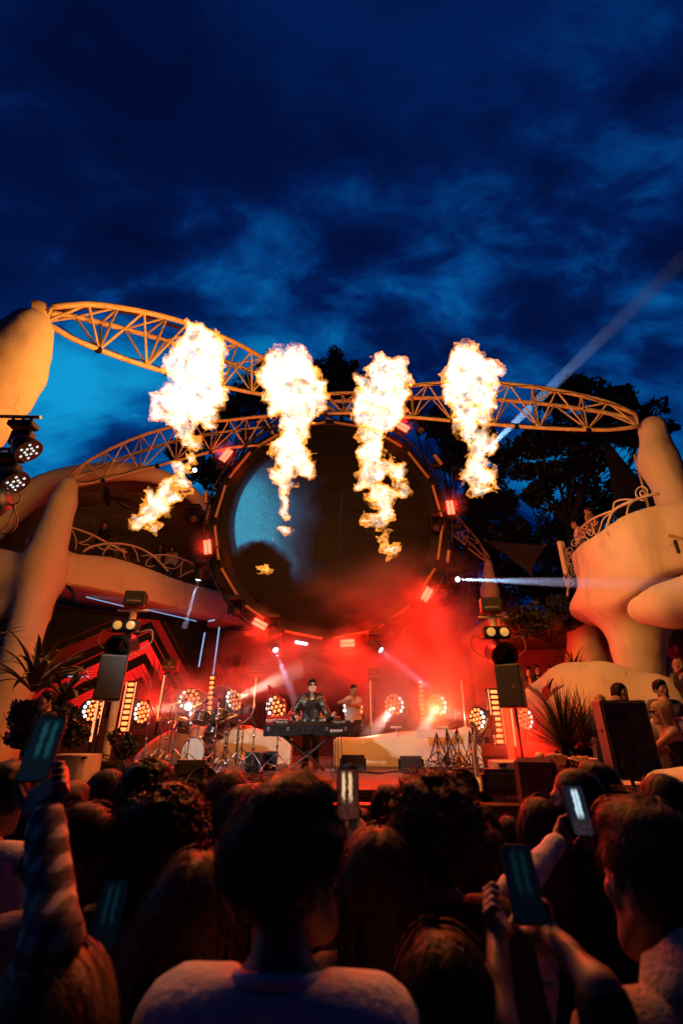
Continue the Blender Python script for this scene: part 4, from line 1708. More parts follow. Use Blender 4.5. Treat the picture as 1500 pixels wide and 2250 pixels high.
def mover(label, c, aim, col, watts, length, cone, r0=.06, lit=True, name='beam_lamp', scale=1.0, beam=True, haze=None):
    """a moving-head lamp: base, yoke, head, lens; its beam shows in a haze cone added along it"""
    c = np.asarray(c, float)
    d = unit(np.asarray(aim, float) - c)
    t = thing(name, label, 'lamp', tuple(c), 'moving lamps on and under the ring')
    s = scale
    x, y, z = frame(d)
    m = MB()
    m.lathe(c - d * .34 * s, [(.06 * s, 0), (.12 * s, .04 * s), (.13 * s, .2 * s), (.10 * s, .34 * s), (.09 * s, .36 * s)], d, 16)
    m.build('head', black_metal, t, smooth=40)
    m = MB()
    m.lathe(c + d * .022 * s, [(.075 * s, 0), (.07 * s, .012 * s), (.03 * s, .022 * s)], d, 16)
    m.build('lens', blue_white if lit else black_plastic, t, smooth=40)
    for q in (-1, 1):
        m = MB()
        m.box(c - d * .2 * s + np.array((q * .17 * s, 0, .08 * s)), (.04 * s, .1 * s, .34 * s), None, .01)
        m.build('yoke_arm', black_metal, t)
    m = MB()
    m.box(c - d * .2 * s + np.array((0, 0, .30 * s)), (.38 * s, .24 * s, .12 * s), None, .03)
    m.build('base', black_metal, t)
    if lit:
        sp = lamp('beam_light', 'SPOT', c + d * .06, watts, col, .03, c + d * 4, cone * 2.2, .2)
        if beam:
            a = c + d * .05
            m = MB()
            n = 24
            m.tube(a, a + d * length, r0, r0 + length * math.tan(rad(cone / 2)), n=n)
            b = m.build('haze', haze or BEAM_M, None, loc=a)  # cone in the beam's own shape, added so the beam can be seen
            tag(b, 'haze cone added to show the beam of the ' + label.split(',')[0], 'haze', kind='stuff')
    return t


BB = (.30, .60, 1.0)
mover('beam lamp right of the ring throwing a level blue beam', pt(1004, 1273, 13.0), pt(1560, 1288, 6.5), BB, 26000, 9.5, 1.3)
mover('beam lamp by the right fireball throwing a blue beam upward', pt(1014, 1040, 13.0), pt(1205, 855, 13.3), BB, 110000, 17.0, 2.2, r0=.09, haze=BEAM_THICK)
mover('beam lamp at the left of the ring pointing down on the balcony', pt(436, 1272, 13.0), pt(415, 1345, 13.2), BB, 1500, 1.4, 3)
mover('beam lamp under the ring, left of the player', pt(605, 1427, 12.6), pt(640, 1520, 11.6), (.5, .55, 1), 1500, 2.2, 3)
mover('beam lamp under the ring, right of the player', pt(835, 1427, 12.6), pt(905, 1482, 12.2), (.5, .55, 1), 1300, 1.5, 3)
mover('small white lamp above the left balcony', pt(428, 1033, 14.0), pt(500, 1000, 3.0), (.8, .9, 1), 20, 1, 2, beam=False)
for k, (px, py) in enumerate(((425, 1140), (520, 1345), (925, 945), (445, 1248), (958, 1160), (600, 1385), (860, 1395), (545, 975))):
    mover(['dark unlit moving lamp left of the ring', 'dark unlit moving lamp at the ring foot, left', 'dark unlit moving lamp at the upper right of the ring', 'dark unlit moving lamp beside the lit left beam',
           'dark unlit moving lamp at the right of the ring', 'dark unlit moving lamp under the ring, left', 'dark unlit moving lamp under the ring, right', 'dark unlit moving lamp at the upper left of the ring'][k],
          pt(px, py, 13.3), pt(px + (50 if px < 722 else -50), py + 60, 10), BB, 0, 1, 1, lit=False, scale=1.25)

# ---- round wash lamps ------------------------------------------------------------
WASH = [((310, 1565), 1.15, .05, 'leftmost lit wash lamp, left of the drums'), ((416, 1538), .2, .1, 'wash lamp behind the clear discs, with a white flare'), ((512, 1539), .95, .35, 'wash lamp behind the right clear disc'),
        ((607, 1553), .1, .0, 'wash lamp just left of the player'), ((775, 1557), .15, -.1, 'wash lamp right of the player'), ((867, 1547), -.45, -.35, 'wash lamp above the cream wall, right of the player'),
        ((962, 1548), -.7, -.2, 'wash lamp beside the right light batten'), ((1050, 1580), -1.0, .05, 'rightmost wash lamp by the cream stand'), ((203, 1560), .9, 0, 'wash lamp behind the left speaker stand'), ((1157, 1580), -1.2, 0, 'wash lamp behind the right speaker stand')]
cell_proto = {}
for k, ((px, py), az, el, lab) in enumerate(WASH):
    Y = 9.3 if px < 250 or px > 1120 else (10.0 if px > 1000 else 12.2 if px < 700 else 12.8)
    c = pt(px, py, Y)
    t = thing('wash_lamp', lab, 'lamp', tuple(c), 'round wash lamps along the back of the stage')
    R = RT(az, el)
    d = R @ np.array((0, -1.0, 0))
    r = mpp(py, Y) * 23
    m = MB()
    m.lathe(c - d * r * 1.1, [(r * .5, 0), (r * .9, r * .3), (r * 1.08, r * .9), (r * 1.1, r * 1.12), (r * 1.0, r * 1.14)], d, 22)
    m.build('head', black_metal, t, smooth=40)
    for q in (-1, 1):
        m = MB()
        m.box(c - d * r * .6 + R @ np.array((q * r * 1.25, 0, -r * .5)), (r * .2, r * .5, r * 1.7), R, .01)
        m.build('yoke_arm', black_metal, t)
    m = MB()
    m.box(c - d * r * .6 - (0, 0, r * 1.75), (r * 2.2, r * 1.4, r * .55), R, .02)
    m.build('base', black_metal, t)
    for ring_n, rr in ((1, 0), (6, .42), (12, .82)):
        for q in range(ring_n):
            a = q * 2 * math.pi / ring_n + .2
            off = R @ np.array((math.cos(a) * rr * r, -.03, math.sin(a) * rr * r))
            side = math.cos(a) * (1 if az > 0 else -1) * -1
            mt = white_cell if (rr > .6 and side > .35) else orange_cell
            key = mt.name
            if key not in cell_proto:
                m = MB()
                m.lathe((0, 0, 0), [(.15, 0), (.14, .05), (.07, .08)], (0, -1, 0), 8)
                o = m.build('led_cell', mt, t, smooth=60, local=True)
                cell_proto[key] = o
            else:
                o = cell_proto[key].copy()
                COL.objects.link(o)
                o.parent = t
            o.location = off
            o.scale = (r, r, r)
            o.rotation_euler = Matrix([list(q_) for q_ in R]).to_euler()
    if lab.startswith('wash lamp behind the clear'):
        m = MB()
        m.lathe(c + d * .05 + (0, 0, -r * .6), [(.09, 0), (.07, .03), (.02, .05)], d, 12)
        m.build('hot_cell', emit_mat('hot_cell', (.85, .95, 1), 25), t, smooth=True)
    if Y > 9.5:
        lamp('wash_light', 'SPOT', c + d * (r * .4), 130, (1, .06, .02), r * .6, c + d * 3, 60, .5)

# pale shafts of some wash lamps: haze cones added in the light's shape
for (px, py, Y, ax_, ay_, aY, ln, wt_, cn), shaft in zip(((512, 1539, 12.1, 620, 1488, 11.6, 2.0, 9000, 9), (314, 1563, 12.0, 430, 1548, 11.4, 1.9, 5000, 8), (416, 1552, 11.9, 445, 1600, 10.8, 1.1, 3000, 14),
                                            (867, 1550, 12.6, 822, 1606, 11.8, 1.3, 7000, 12), (962, 1550, 12.5, 925, 1610, 11.9, 1.2, 4000, 12), (1046, 1578, 9.8, 985, 1566, 9.9, 1.0, 3000, 10), (775, 1560, 12.6, 792, 1606, 11.9, .9, 3000, 12)), ('slanting up from the lamp behind the right clear disc', 'reaching right from the leftmost wash lamp', 'falling on the rack toms', 'falling on the cream wall, right of the player', 'beside the right light batten', 'pointing left from the rightmost wash lamp', 'just right of the player')):
    a, b = pt(px, py, Y), pt(ax_, ay_, aY)
    d = unit(b - a)
    lamp('shaft_light', 'SPOT', a + d * .05, wt_ * .16, (1, .62, .48), .08, a + d * 3, cn * 1.6, .6)
    m = MB()
    m.tube(a + d * .12, a + d * ln, .10, .10 + ln * math.tan(rad(cn / 2)), n=20)
    tag(m.build('haze', volume_mat('shaft_haze', (1, 1, 1), .30), None, loc=a), 'haze cone added as pale shaft ' + shaft, 'haze', 'pale shafts from the wash lamps', 'stuff')

# ---- light battens and dotted strips ----------------------------------------------


def batten(label, a, b, Y, n, w, dots=False):
    A, B = pt(*a, Y), pt(*b, Y)
    t = thing('light_batten', label, 'lamp', tuple(B), 'upright light battens at the back of the stage')
    ax = unit(A - B)
    L = np.linalg.norm(A - B)
    x = np.array((1.0, 0, 0))
    x = unit(x - ax * np.dot(x, ax))
    R = np.stack((x, np.cross(ax, x), ax), 1)
    m = MB()
    m.box((A + B) / 2 + (0, .06, 0), (w * (2.2 if dots else 1.25), .1, L * 1.03), R, .01)
    m.build('housing', black_metal, t)
    for k in range(n):
        c = B + (A - B) * (k + .5) / n
        m = MB()
        m.box(c, (w, .05, L / n * .58), R, .012)
        m.build('light_cell', orange_cell, t)
    if dots:
        for s in (-1, 1):
            m = MB()
            for k in range(36):
                m.box(B + (A - B) * (k + .5) / 36 + x * s * w * .85, (.022, .04, L / 36 * .5), R)
            o = m.build('dot_row', amber_dot, t)
            o['kind'] = 'stuff'
    lamp('batten_light', 'POINT', (A + B) / 2 + (0, -.35, 0), 14, (1, .06, .02), .25)


batten('tall light batten with dotted edges at the left end of the stage', (290, 1498), (268, 1622), 10.6, 10, .12, True)
batten('narrow light batten behind the drums', (467, 1484), (459, 1572), 12.4, 8, .10)
batten('light batten rising behind the cream wall', (923, 1494), (929, 1594), 12.6, 10, .10)
batten('tall light batten with dotted edges at the right end of the stage', (1083, 1514), (1099, 1636), 9.9, 10, .13, True)
for a, b, Y, lab in (((362, 1483), (345, 1585), 11.6, 'dotted light strip left of the clear discs'), ((217, 1533), (199, 1630), 9.0, 'dotted light strip behind the left stand, outer'), ((231, 1533), (217, 1614), 9.0, 'dotted light strip behind the left stand, inner'),
                     ((563, 1487), (557, 1556), 12.6, 'dotted light strip under the emblem box'), ((813, 1492), (815, 1596), 12.8, 'dotted light strip right of the player'), ((1013, 1496), (1022, 1596), 12.8, 'dotted light strip in the orange smoke'),
                     ((1121, 1553), (1132, 1640), 9.2, 'dotted light strip under the right loudspeaker')):
    A, B = pt(*a, Y), pt(*b, Y)
    t = thing('light_strip', lab, 'lamp', tuple(B), 'dotted light strips on the stage')
    m = MB()
    m.tube(A + (0, .04, .05), B + (0, .04, -.3), .03, n=6)
    m.build('pole', black_metal, t)
    m = MB()
    for k in range(30):
        m.box(B + (A - B) * (k + .5) / 30, (.03, .03, .018))
    m.build('dot_row', amber_dot, t)['kind'] = 'stuff'

# ---- loudspeakers ------------------------------------------------------------------
spk_front = mat('speaker_grille', (.02, .02, .022), .55, var=.3, scale=90, bump=.5, bscale=400)
spk_side = mat('speaker_case', (.045, .045, .045), .5, var=.25, scale=20, bump=.15, bscale=80)


def speaker(label, c, w, h, dpt, az, stand=True, floor=0.0, tag_logo=True, tilt=0):
    t = thing('loudspeaker', label, 'loudspeaker', tuple(c), 'loudspeakers on stands')
    R = rotz(az) @ rotx(tilt)
    q = [(-w / 2, -dpt / 2), (w / 2, -dpt / 2), (w / 2, dpt * .05), (w * .3, dpt / 2), (-w * .3, dpt / 2), (-w / 2, dpt * .05)]
    rings = [np.array([(x * s, y * s, z) for x, y in q]) @ R.T + c for z, s in ((-h / 2, .97), (-h / 2 + .015, 1), (h / 2 - .015, 1), (h / 2, .97))]
    m = MB()
    m.loft(rings)
    m.build('cabinet', spk_side, t)
    m = MB()
    m.box(np.asarray(c) + R @ np.array((0, -dpt / 2 - .012, 0)), (w * .95, .02, h * .95), R, .008)
    m.build('grille', spk_front, t)
    if tag_logo:
        m = MB()
        for a, b in (((-.022, -.022), (.022, -.022)), ((.022, -.022), (.022, .022)), ((.022, .022), (-.022, .022)), ((-.022, .022), (-.022, -.022)), ((0, -.012), (0, .014))):
            p0, p1 = [np.asarray(c) + R @ np.array((w * .18 + e[0], -dpt / 2 - .026, -h * .02 + e[1])) for e in (a, b)]
            m.tube(p0, p1, .0035, n=4)
        m.build('emblem', grey_metal, t)
    for s in (-1, 1):
        m = MB()
        m.box(np.asarray(c) + R @ np.array((s * (w / 2 + .004), dpt * -.15, h * .1)), (.012, .12, .04), R, .004)
        m.build('handle', black_metal, t)
    if stand:
        sx, sy = c[0], c[1]
        s_ = thing('tripod_stand', 'black tripod stand under the ' + label.split(' with')[0], 'stand', (sx, sy, floor))
        z0 = c[2] - h / 2
        m = MB()
        m.tube((sx, sy, floor + .35), (sx, sy, z0), .02, n=8)
        m.tube((sx, sy, floor + .15), (sx, sy, floor + (z0 - floor) * .6), .028, n=8)
        m.build('pole', black_metal, s_, smooth=40)
        for k in range(3):
            a = az + .5 + k * 2 * math.pi / 3
            hub = np.array((sx, sy, floor + (z0 - floor) * .62))
            ft = np.array((sx + math.cos(a) * .55, sy + math.sin(a) * .55, floor + .02))
            m = MB()
            m.tube(hub, ft, .016, n=6)
            m.build('leg', black_metal, s_)
        m = MB()
        m.lathe((sx, sy, floor + (z0 - floor) * .62 - .05), [(.03, 0), (.045, .02), (.045, .08), (.03, .1)], n=10)
        m.build('collar', black_metal, s_)
    return t


speaker('black loudspeaker on a tripod at the left of the stage', pt(243, 1490, 8.3), .42, .72, .42, .45, True, 0.0, False)
speaker('black loudspeaker on a tripod at the right of the stage', pt(1124, 1508, 8.3), .40, .68, .42, -.55, True, 0.0)
speaker('big near black loudspeaker at the right with a flat box on top', pt(1366, 1622, 5.5), .47, .74, .40, -.10, True, 0.0)
cb = thing('flat_box', 'small flat silver box lying on the near right loudspeaker', 'box', tuple(pt(1350, 1552, 5.5)))
m = MB()
m.box(pt(1352, 1551, 5.45), (.24, .2, .045), rotz(.1), .006)
m.build('case', mat('silver_case', (.4, .38, .36), .35, .6), cb)
m = MB()
m.box(pt(1340, 1551, 5.34), (.10, .02, .03), rotz(.1), .003)
m.build('front_plate', print_white, cb)

# ---- white poles carrying lamps and emblem boxes ------------------------------------


def lamp_pole(label, px_top, px_bot, Y, flip):
    A, B = pt(*px_top, Y), pt(*px_bot, Y)
    B = np.array((B[0], B[1], STAGE_Z - .2))
    A = np.array((B[0], B[1], A[2]))
    t = thing('lamp_pole', label, 'pole', tuple(B), 'cream poles with lamps at the stage sides')
    m = MB()
    m.tube(B, A, .07, n=12)
    m.build('pole', cream_paint, t, smooth=40)
    top = A
    m = MB()
    m.box(top + (flip * .02, -.05, .18), (.40, .34, .30), rotz(flip * .2), .02)
    m.build('emblem_box', black_plastic, t)
    m = MB()
    for k in range(13):
        m.box(top + (flip * .02, -.05, .18) + rotz(flip * .2) @ np.array((-.13 + k * .0215, -.172, -.06)), (.015, .004, .022 + .008 * (k % 3)), rotz(flip * .2))
    m.build('faded_print', mat('emblem_print', (.3, .25, .2), .6), t)['kind'] = 'stuff'
    m = MB()
    m.tube(top + (-.3, -.05, -.05), top + (.3, -.05, -.05), .025, n=8)
    m.build('crossbar', cream_paint, t, smooth=40)
    m = MB()
    m.box(top + (-.02, -.16, -.38), (.52, .16, .24), None, .03)
    m.build('blinder_housing', black_metal, t)
    for s in (-1, 1):
        m = MB()
        m.lathe(top + (-.02 + s * .13, -.25, -.38), [(.085, 0), (.08, .03), (.03, .045)], (0, -1, 0), 16)
        m.build('blinder_lens', warm_lens, t, smooth=40)
    m = MB()
    c = top + (0, -.2, -.80)
    dd_ = unit((-.15 * flip, -1, -.35))
    m.lathe(c - dd_ * .28, [(.14, 0), (.24, .06), (.25, .40), (.27, .44), (.22, .44), (.2, .2)], dd_, 22)
    m.build('lamp_head', black_metal, t, smooth=40)
    m = MB()
    m.lathe(c - dd_ * .04, [(.2, 0), (.19, .02), (.1, .04)], dd_, 18)
    m.build('lamp_lens', mat('dark_glass', (.01, .01, .012), .08), t, smooth=40)
    for s in (-1, 1):
        m = MB()
        m.path(curve([top + (s * .25, -.12, -.5), top + (s * .48, -.12, -.45), top + (s * .52, -.12, -.68), top + (s * .32, -.15, -.85)], 16), .012, 6)
        m.build('cable_loop', mat('copper_cable', (.25, .12, .06), .5), t, smooth=True)


lamp_pole('cream pole with lamps and box in front of the chevron screen', (292, 1338), (246, 1590), 9.3, 1)
lamp_pole('cream pole with lamps and box right of the stage', (1090, 1352), (1110, 1560), 9.3, -1)

# emblem boxes (flight cases) on thin stands at the back
for px, py, lab in ((566, 1471, 'orange lit case with an emblem above the back wash lamps'), (377, 1462, 'dark case on a stand in front of the chevron screen'), (820, 1482, 'case with glowing print in the smoke right of the player')):
    c = pt(px, py, 12.9)
    t = thing('equipment_case', lab, 'case', tuple(c - (0, 0, .2)), 'equipment cases on stands at the back')
    m = MB()
    m.box(c, (.38, .3, .30), None, .015)
    m.build('case', mat('case_brown', (.12, .06, .04), .5), t)
    m = MB()
    for k in range(11):
        m.box(c + (-.14 + k * .028, -.152, -.06), (.021, .004, .036 + .008 * (k % 2)))
    m.build('faded_print', mat('case_print', (.6, .42, .18), .5), t)['kind'] = 'stuff'
    m = MB()
    m.torus(c + (0, -.155, .03), .035, .009, (0, 1, 0), 14, 5)
    m.build('emblem', mat('case_print', (.5, .35, .15), .5), t)
    m = MB()
    m.tube(c - (0, 0, .15), (c[0], c[1], STAGE_Z), .022, n=8)
    m.build('stand_pole', black_metal, t)

# ---- cream curved walls on stage ------------------------------------------------------


def wave_wall(label, pts, Y0, th=.3):
    Y = lambda k: Y0[0] + (Y0[1] - Y0[0]) * k
    n = len(pts)
    topc = curve([pt(a, b, Y(i / (n - 1))) for i, (a, b) in enumerate(pts)], 44)
    rings = []
    for p in topc:
        z0 = STAGE_Z + .003
        r_ = min(.14, th / 2)
        rings.append(np.array([(p[0], p[1] - .10, z0), (p[0], p[1] - .02, p[2] - r_), (p[0], p[1] + .05, p[2] - r_ * .3), (p[0], p[1] + th / 2, p[2]), (p[0], p[1] + th, p[2] - r_ * .6), (p[0], p[1] + th, z0)]))
    m = MB()
    m.loft(rings)
    o = m.build('stage_wall', plaster, None, smooth=60, loc=(topc[0][0], topc[0][1], STAGE_Z))
    tag(o, label, 'wall')


wave_wall('low cream wavy wall on stage, right of the player', [(733, 1626), (745, 1620), (790, 1620), (850, 1612), (900, 1606), (950, 1607), (1000, 1604), (1030, 1596), (1050, 1606)], (11.6, 11.2), .5)
wave_wall('low cream wavy wall behind the drums', [(298, 1655), (330, 1625), (380, 1600), (440, 1592), (500, 1590), (560, 1600), (600, 1612), (640, 1625)], (12.6, 12.2), .4)
# white painted flat with cut letters leaning on the right wall
m = MB()
lf_ = thing('painted_board', 'white board with dark diagonal cut-outs leaning at the right wall', 'board', tuple(pt(965, 1685, 11.0)))
c = pt(955, 1612, 11.05)
m.box(c, (.80, .04, .16), rotx(-.1), .006)
m.build('top_panel', white_paint, lf_)
for k, (x0, sh) in enumerate(((922, 26), (950, 30), (985, -20))):
    a, b = pt(x0, 1646, 11.0), pt(x0 + sh, 1684, 11.0)
    m = MB()
    m.add([a, a + (.2, 0, 0), b + (.2, 0, 0), b, a + (0, .04, 0), a + (.2, .04, 0), b + (.2, .04, 0), b + (0, .04, 0)], [(0, 3, 2, 1), (4, 5, 6, 7), (0, 1, 5, 4), (1, 2, 6, 5), (2, 3, 7, 6), (3, 0, 4, 7)])
    m.build('diagonal_panel', white_paint, lf_)

# two small T stands with lamps off on the right wall
for px, py in ((870, 1598), (970, 1598)):
    c = pt(px, py, 11.4)
    t = thing('t_bar_stand', 'white T bar stand on the cream wall, ' + ('left one' if px < 900 else 'right one'), 'stand', tuple(c - (0, 0, .2)))
    m = MB()
    m.box(c, (.26, .06, .045), None, .008)
    m.build('crossbar', white_paint, t)
    m = MB()
    m.box(c - (0, 0, .10), (.03, .03, .16))
    m.build('stem', white_paint, t)

# ---- wedge monitors, fans, amps ------------------------------------------------------


def wedge(label, c, w, az=0.0, face=1):
    """floor wedge, sloping grille on the far side"""
    t = thing('wedge_monitor', label, 'monitor', tuple(c), 'floor wedge monitors')
    R = rotz(az)
    h, d = w * .62, w * .7
    q = [(-d / 2, 0), (d / 2, 0), (d / 2, h * .25), (-d * .05, h), (-d / 2, h)]
    rings = [np.array([(x, y, z) for y, z in q]) @ R.T + c for x in (-w / 2, -w / 2 + .01, w / 2 - .01, w / 2)]
    m = MB()
    m.loft(rings)
    m.build('cabinet', spk_side, t)
    for s in (-1, 1):
        m = MB()
        m.box(np.asarray(c) + R @ np.array((s * (w / 2 + .02), -d * .1, h * .42)), (.04, d * .7, h * .75), R, .012)
        m.build('side_cheek', black_metal, t)
    m = MB()
    m.box(np.asarray(c) + R @ np.array((0, -d / 2 - .01, h * .55)), (w * .8, .02, h * .6), R, .006)
    m.build('grille', spk_front, t)
    return t


wedge('floor wedge monitor on the stage right of the player', ptz(775, 1692, STAGE_Z) * (1, 1, 1), .44, .05)
wedge('floor wedge monitor at the right wall', ptz(903, 1693, STAGE_Z), .42, -.1)
wedge('near floor wedge monitor at the right stage corner', ptz(1107, 1744, STAGE_Z), .46, -.15)
wedge('floor wedge monitor in front of the bass drum', ptz(420, 1712, STAGE_Z), .46, .1)
wedge('floor wedge monitor at the left stage corner', ptz(232, 1716, STAGE_Z), .46, .3)


def fan(label, c, r, az):
    t = thing('floor_fan', label, 'fan', tuple(c), 'black drum fans at the stage front')
    R = RT(az, .25)
    ax = R @ np.array((0, -1.0, 0))
    cc = np.asarray(c) + (0, 0, r * 1.05)
    m = MB()
    for k in (.98, .72, .46, .22):
        m.torus(cc + ax * .09 * (1.2 - k), r * k, .004, ax, 30, 4)
    for k in range(20):
        a = k * math.pi / 10
        x, y, z = frame(ax)
        m.tube(cc + ax * .09, cc + (x * math.cos(a) + y * math.sin(a)) * r, .003, n=4, cap=False)
    m.build('guard', black_metal, t)
    m = MB()
    m.lathe(cc - ax * .16, [(r * .9, 0), (r * 1.02, .02), (r * 1.02, .16), (r * .99, .165), (r * .96, .02)], ax, 30)
    m.build('drum', black_plastic, t, smooth=40)
    for k in range(5):
        a = k * 2 * math.pi / 5
        x, y, z = frame(ax)
        u_ = x * math.cos(a) + y * math.sin(a)
        w_ = np.cross(ax, u_) * .8 + ax * .6
        m = MB()
        m.add([cc + u_ * r * .15 - w_ * .03, cc + u_ * r * .9 - w_ * r * .32, cc + u_ * r * .9 + w_ * r * .32, cc + u_ * r * .15 + w_ * .03], [(0, 1, 2, 3)])
        m.build('blade', mat('fan_blade', (.03, .05, .08), .35, .5), t)
    m = MB()
    m.lathe(cc - ax * .05, [(r * .2, 0), (r * .2, .12), (r * .1, .14)], ax, 14)
    m.build('hub', mat('fan_hub', (.2, .2, .22), .4, .4), t, smooth=40)
    for s in (-1, 1):
        m = MB()
        m.tube(cc + R @ np.array((s * r * 1.04, 0, 0)), np.asarray(c) + R @ np.array((s * r * .8, .12, 0)) * (1, 1, 0) + (0, 0, .01), .012, n=6)
        m.build('foot', black_metal, t)


fan('black drum fan at the stage front below the bass drum', pt(445, 1728, 6.6) * (1, 1, 0) + (0, 0, 1.02), .19, .5)
fan('black fan among cables at the right of the stage', pt(1015, 1715, 6.6) * (1, 1, 0) + (0, 0, 1.02), .18, -.4)

# ---- cream pedestal lamp
t = thing('pedestal_stand', 'cream pedestal stand with round foot at the right stage edge', 'stand', tuple(ptz(1052, 1738, STAGE_Z)))
b = ptz(1052, 1738, STAGE_Z)
m = MB()
m.lathe(b, [(.18, 0), (.185, .02), (.17, .035), (.14, .10), (.06, .13), (.035, .16)], n=24)
m.build('foot', white_paint, t, smooth=40)
m = MB()
m.path(curve([b + (0, 0, .12), b + (0, 0, .5), b + (.05, 0, .75), b + (-.02, 0, .85)], 14), .032, 10)
m.build('post', white_paint, t, smooth=True)
for k in range(3):
    m = MB()
    m.path(curve([b + (.0, 0, .62), b + (.1 + .04 * k, 0, .55 + .1 * k), b + (.14 + .05 * k, 0, .62 + .13 * k)], 10), .022, 8)
    m.build('branch', white_paint, t, smooth=True)

# ---- tables with cloths at both sides
def cloth_table(label, c, w, d, h, seed):
    t = thing('cloth_table', label, 'table', (c[0], c[1], 0))
    n = 60
    a = np.linspace(0, 2 * math.pi, n, endpoint=False)
    sq = np.stack((np.sign(np.cos(a)) * np.abs(np.cos(a)) ** .35 * w / 2, np.sign(np.sin(a)) * np.abs(np.sin(a)) ** .35 * d / 2), 1)
    rings = []
    for s in np.linspace(0, 1, 7):
        fl = 1 + .03 * s + .035 * s * np.sin(a * 11 + seed)[:, None]
        rings.append(np.hstack((sq * fl, np.full((n, 1), h * (1 - s)))) + (c[0], c[1], .01 if s else 0))
    m = MB()
    m.loft(rings[::-1])
    m.build('tablecloth', mat('table_linen', (.62, .52, .40), .85, var=.1), t, smooth=60)
    m = MB()
    m.box((c[0], c[1], h - .03), (w * .96, d * .96, .03))
    m.build('tabletop', bark, t)


cloth_table('table in a cream cloth behind the left speaker stand', pt(165, 1662, 7.6), .62, .6, 1.5, 1)
cloth_table('cream clothed table right of the stage, under the yucca', pt(1150, 1660, 7.0), .9, .6, 1.45, 2)
cloth_table('cream clothed serving table behind the near loudspeaker', pt(1300, 1690, 5.9), 1.1, .5, 1.30, 3)
bk = pt(1222, 1668, 6.2)
t = thing('bread_basket', 'small round wicker basket with bread on the table right of the stage', 'basket', tuple(bk))
m = MB()
m.lathe(bk, [(.09, -.06), (.11, 0), (.125, .035), (.105, .03), (.09, -.02)], n=20)
m.build('basket', mat('wicker', (.5, .36, .2), .8, var=.3, scale=60, bump=.6), t, smooth=40)
for k in range(5):
    m = MB()
    m.ball(bk + (math.cos(k * 1.3) * .05, math.sin(k * 1.3) * .05, .035), (.04, .03, .028), 10, 7)
    m.build('bread_roll', mat('bread', (.5, .3, .12), .7), t, smooth=True)
bk = pt(1278, 1668, 5.9)
t = thing('dish_stand', 'white footed dish with food in front of the yucca', 'dish', tuple(bk - (0, 0, .1)))
m = MB()
m.lathe(bk - (0, 0, .12), [(.08, 0), (.03, .02), (.03, .09), (.15, .12), (.16, .13), (.10, .115)], n=24)
m.build('dish', white_paint, t, smooth=40)
m = MB()
for k in range(6):
    m.ball(bk + (RNG.uniform(-.08, .08), RNG.uniform(-.06, .06), .015), (.03, .025, .018), 8, 6)
m.build('food', mat('food', (.5, .3, .1), .6), t, smooth=True)
t = thing('table_lamp', 'small glass table lamp between the basket and the loudspeaker stand', 'lamp', tuple(pt(1186, 1690, 6.4)))
c = pt(1186, 1668, 6.4)
m = MB()
m.lathe(c - (0, 0, .12), [(.05, 0), (.05, .10), (.03, .12)], n=16)
m.build('base', white_paint, t, smooth=40)
m = MB()
m.ball(c + (0, 0, .03), (.06, .06, .05), 14, 9)
m.build('globe', mat('globe', (.75, .55, .35), .4), t, smooth=True)
ch = thing('chair', 'dark red upholstered chair back in front of the right stage corner', 'chair', tuple(pt(1180, 1790, 5.2)))
m = MB()
c = pt(1180, 1722, 5.2)
m.box(c, (.40, .10, .46), rotz(-.4) @ rotx(-.12), .05)
m.build('backrest', mat('red_velvet', (.14, .03, .03), .85, var=.2, bump=.2), ch, smooth=40)
m = MB()
m.box(c + (.05, -.22, -.32), (.44, .44, .09), rotz(-.4), .03)
m.build('seat', mat('red_velvet', (.14, .03, .03), .85), ch)
for sx in (-1, 1):
    for sy in (-1, 1):
        p_ = c + (.05, -.22, -.36) + rotz(-.4) @ np.array((sx * .18, sy * .18, 0))
        m = MB()
        m.tube(p_, (p_[0], p_[1], .0), .018, n=6)
        m.build('leg', black_metal, ch)

# shade sails at the right
def sail(label, corners, n=18, wr=.03, sagk=.12):
    a, b, c_ = [np.asarray(q, float) for q in corners]
    V, idx = [], {}
    for i in range(n + 1):
        for j in range(n + 1 - i):
            u, v = i / n, j / n
            w = 1 - u - v
            p = a * w + b * u + c_ * v
            nr = unit(np.cross(b - a, c_ - a))
            cen = (a + b + c_) / 3
            edge = 27 * u * v * w
            pull = (1 - max(u, v, w)) * sagk
            p = p + (cen - p) * pull * (1 - edge * .8)
            p = p + nr * (wr * math.sin(9 * u + 14 * v * u) * (1 - w) + .1 * edge * sagk)
            idx[(i, j)] = len(V)
            V.append(p)
    F = []
    for i in range(n):
        for j in range(n - i):
            F.append((idx[(i, j)], idx[(i + 1, j)], idx[(i, j + 1)]))
            if (i + 1, j + 1) in idx:
                F.append((idx[(i + 1, j)], idx[(i + 1, j + 1)], idx[(i, j + 1)]))
    V = np.array(V)
    t = thing('shade_sail', label, 'sail', tuple(V.mean(0)), 'grey shade sails at the right')
    nr = unit(np.cross(b - a, c_ - a)) * .012
    k = len(V)
    mesh_obj('cloth', np.vstack((V, V + nr)), F + [tuple(q + k for q in f[::-1]) for f in F], mat('sail_cloth', (.022, .018, .016), .85, var=.15, scale=3), t, smooth=True)
    m = MB()
    for q in (a, b, c_):
        m.torus(q, .05, .012, (0, 1, 0), 12, 5)
    m.build('rings', grey_metal, t, smooth=True)['kind'] = 'stuff'


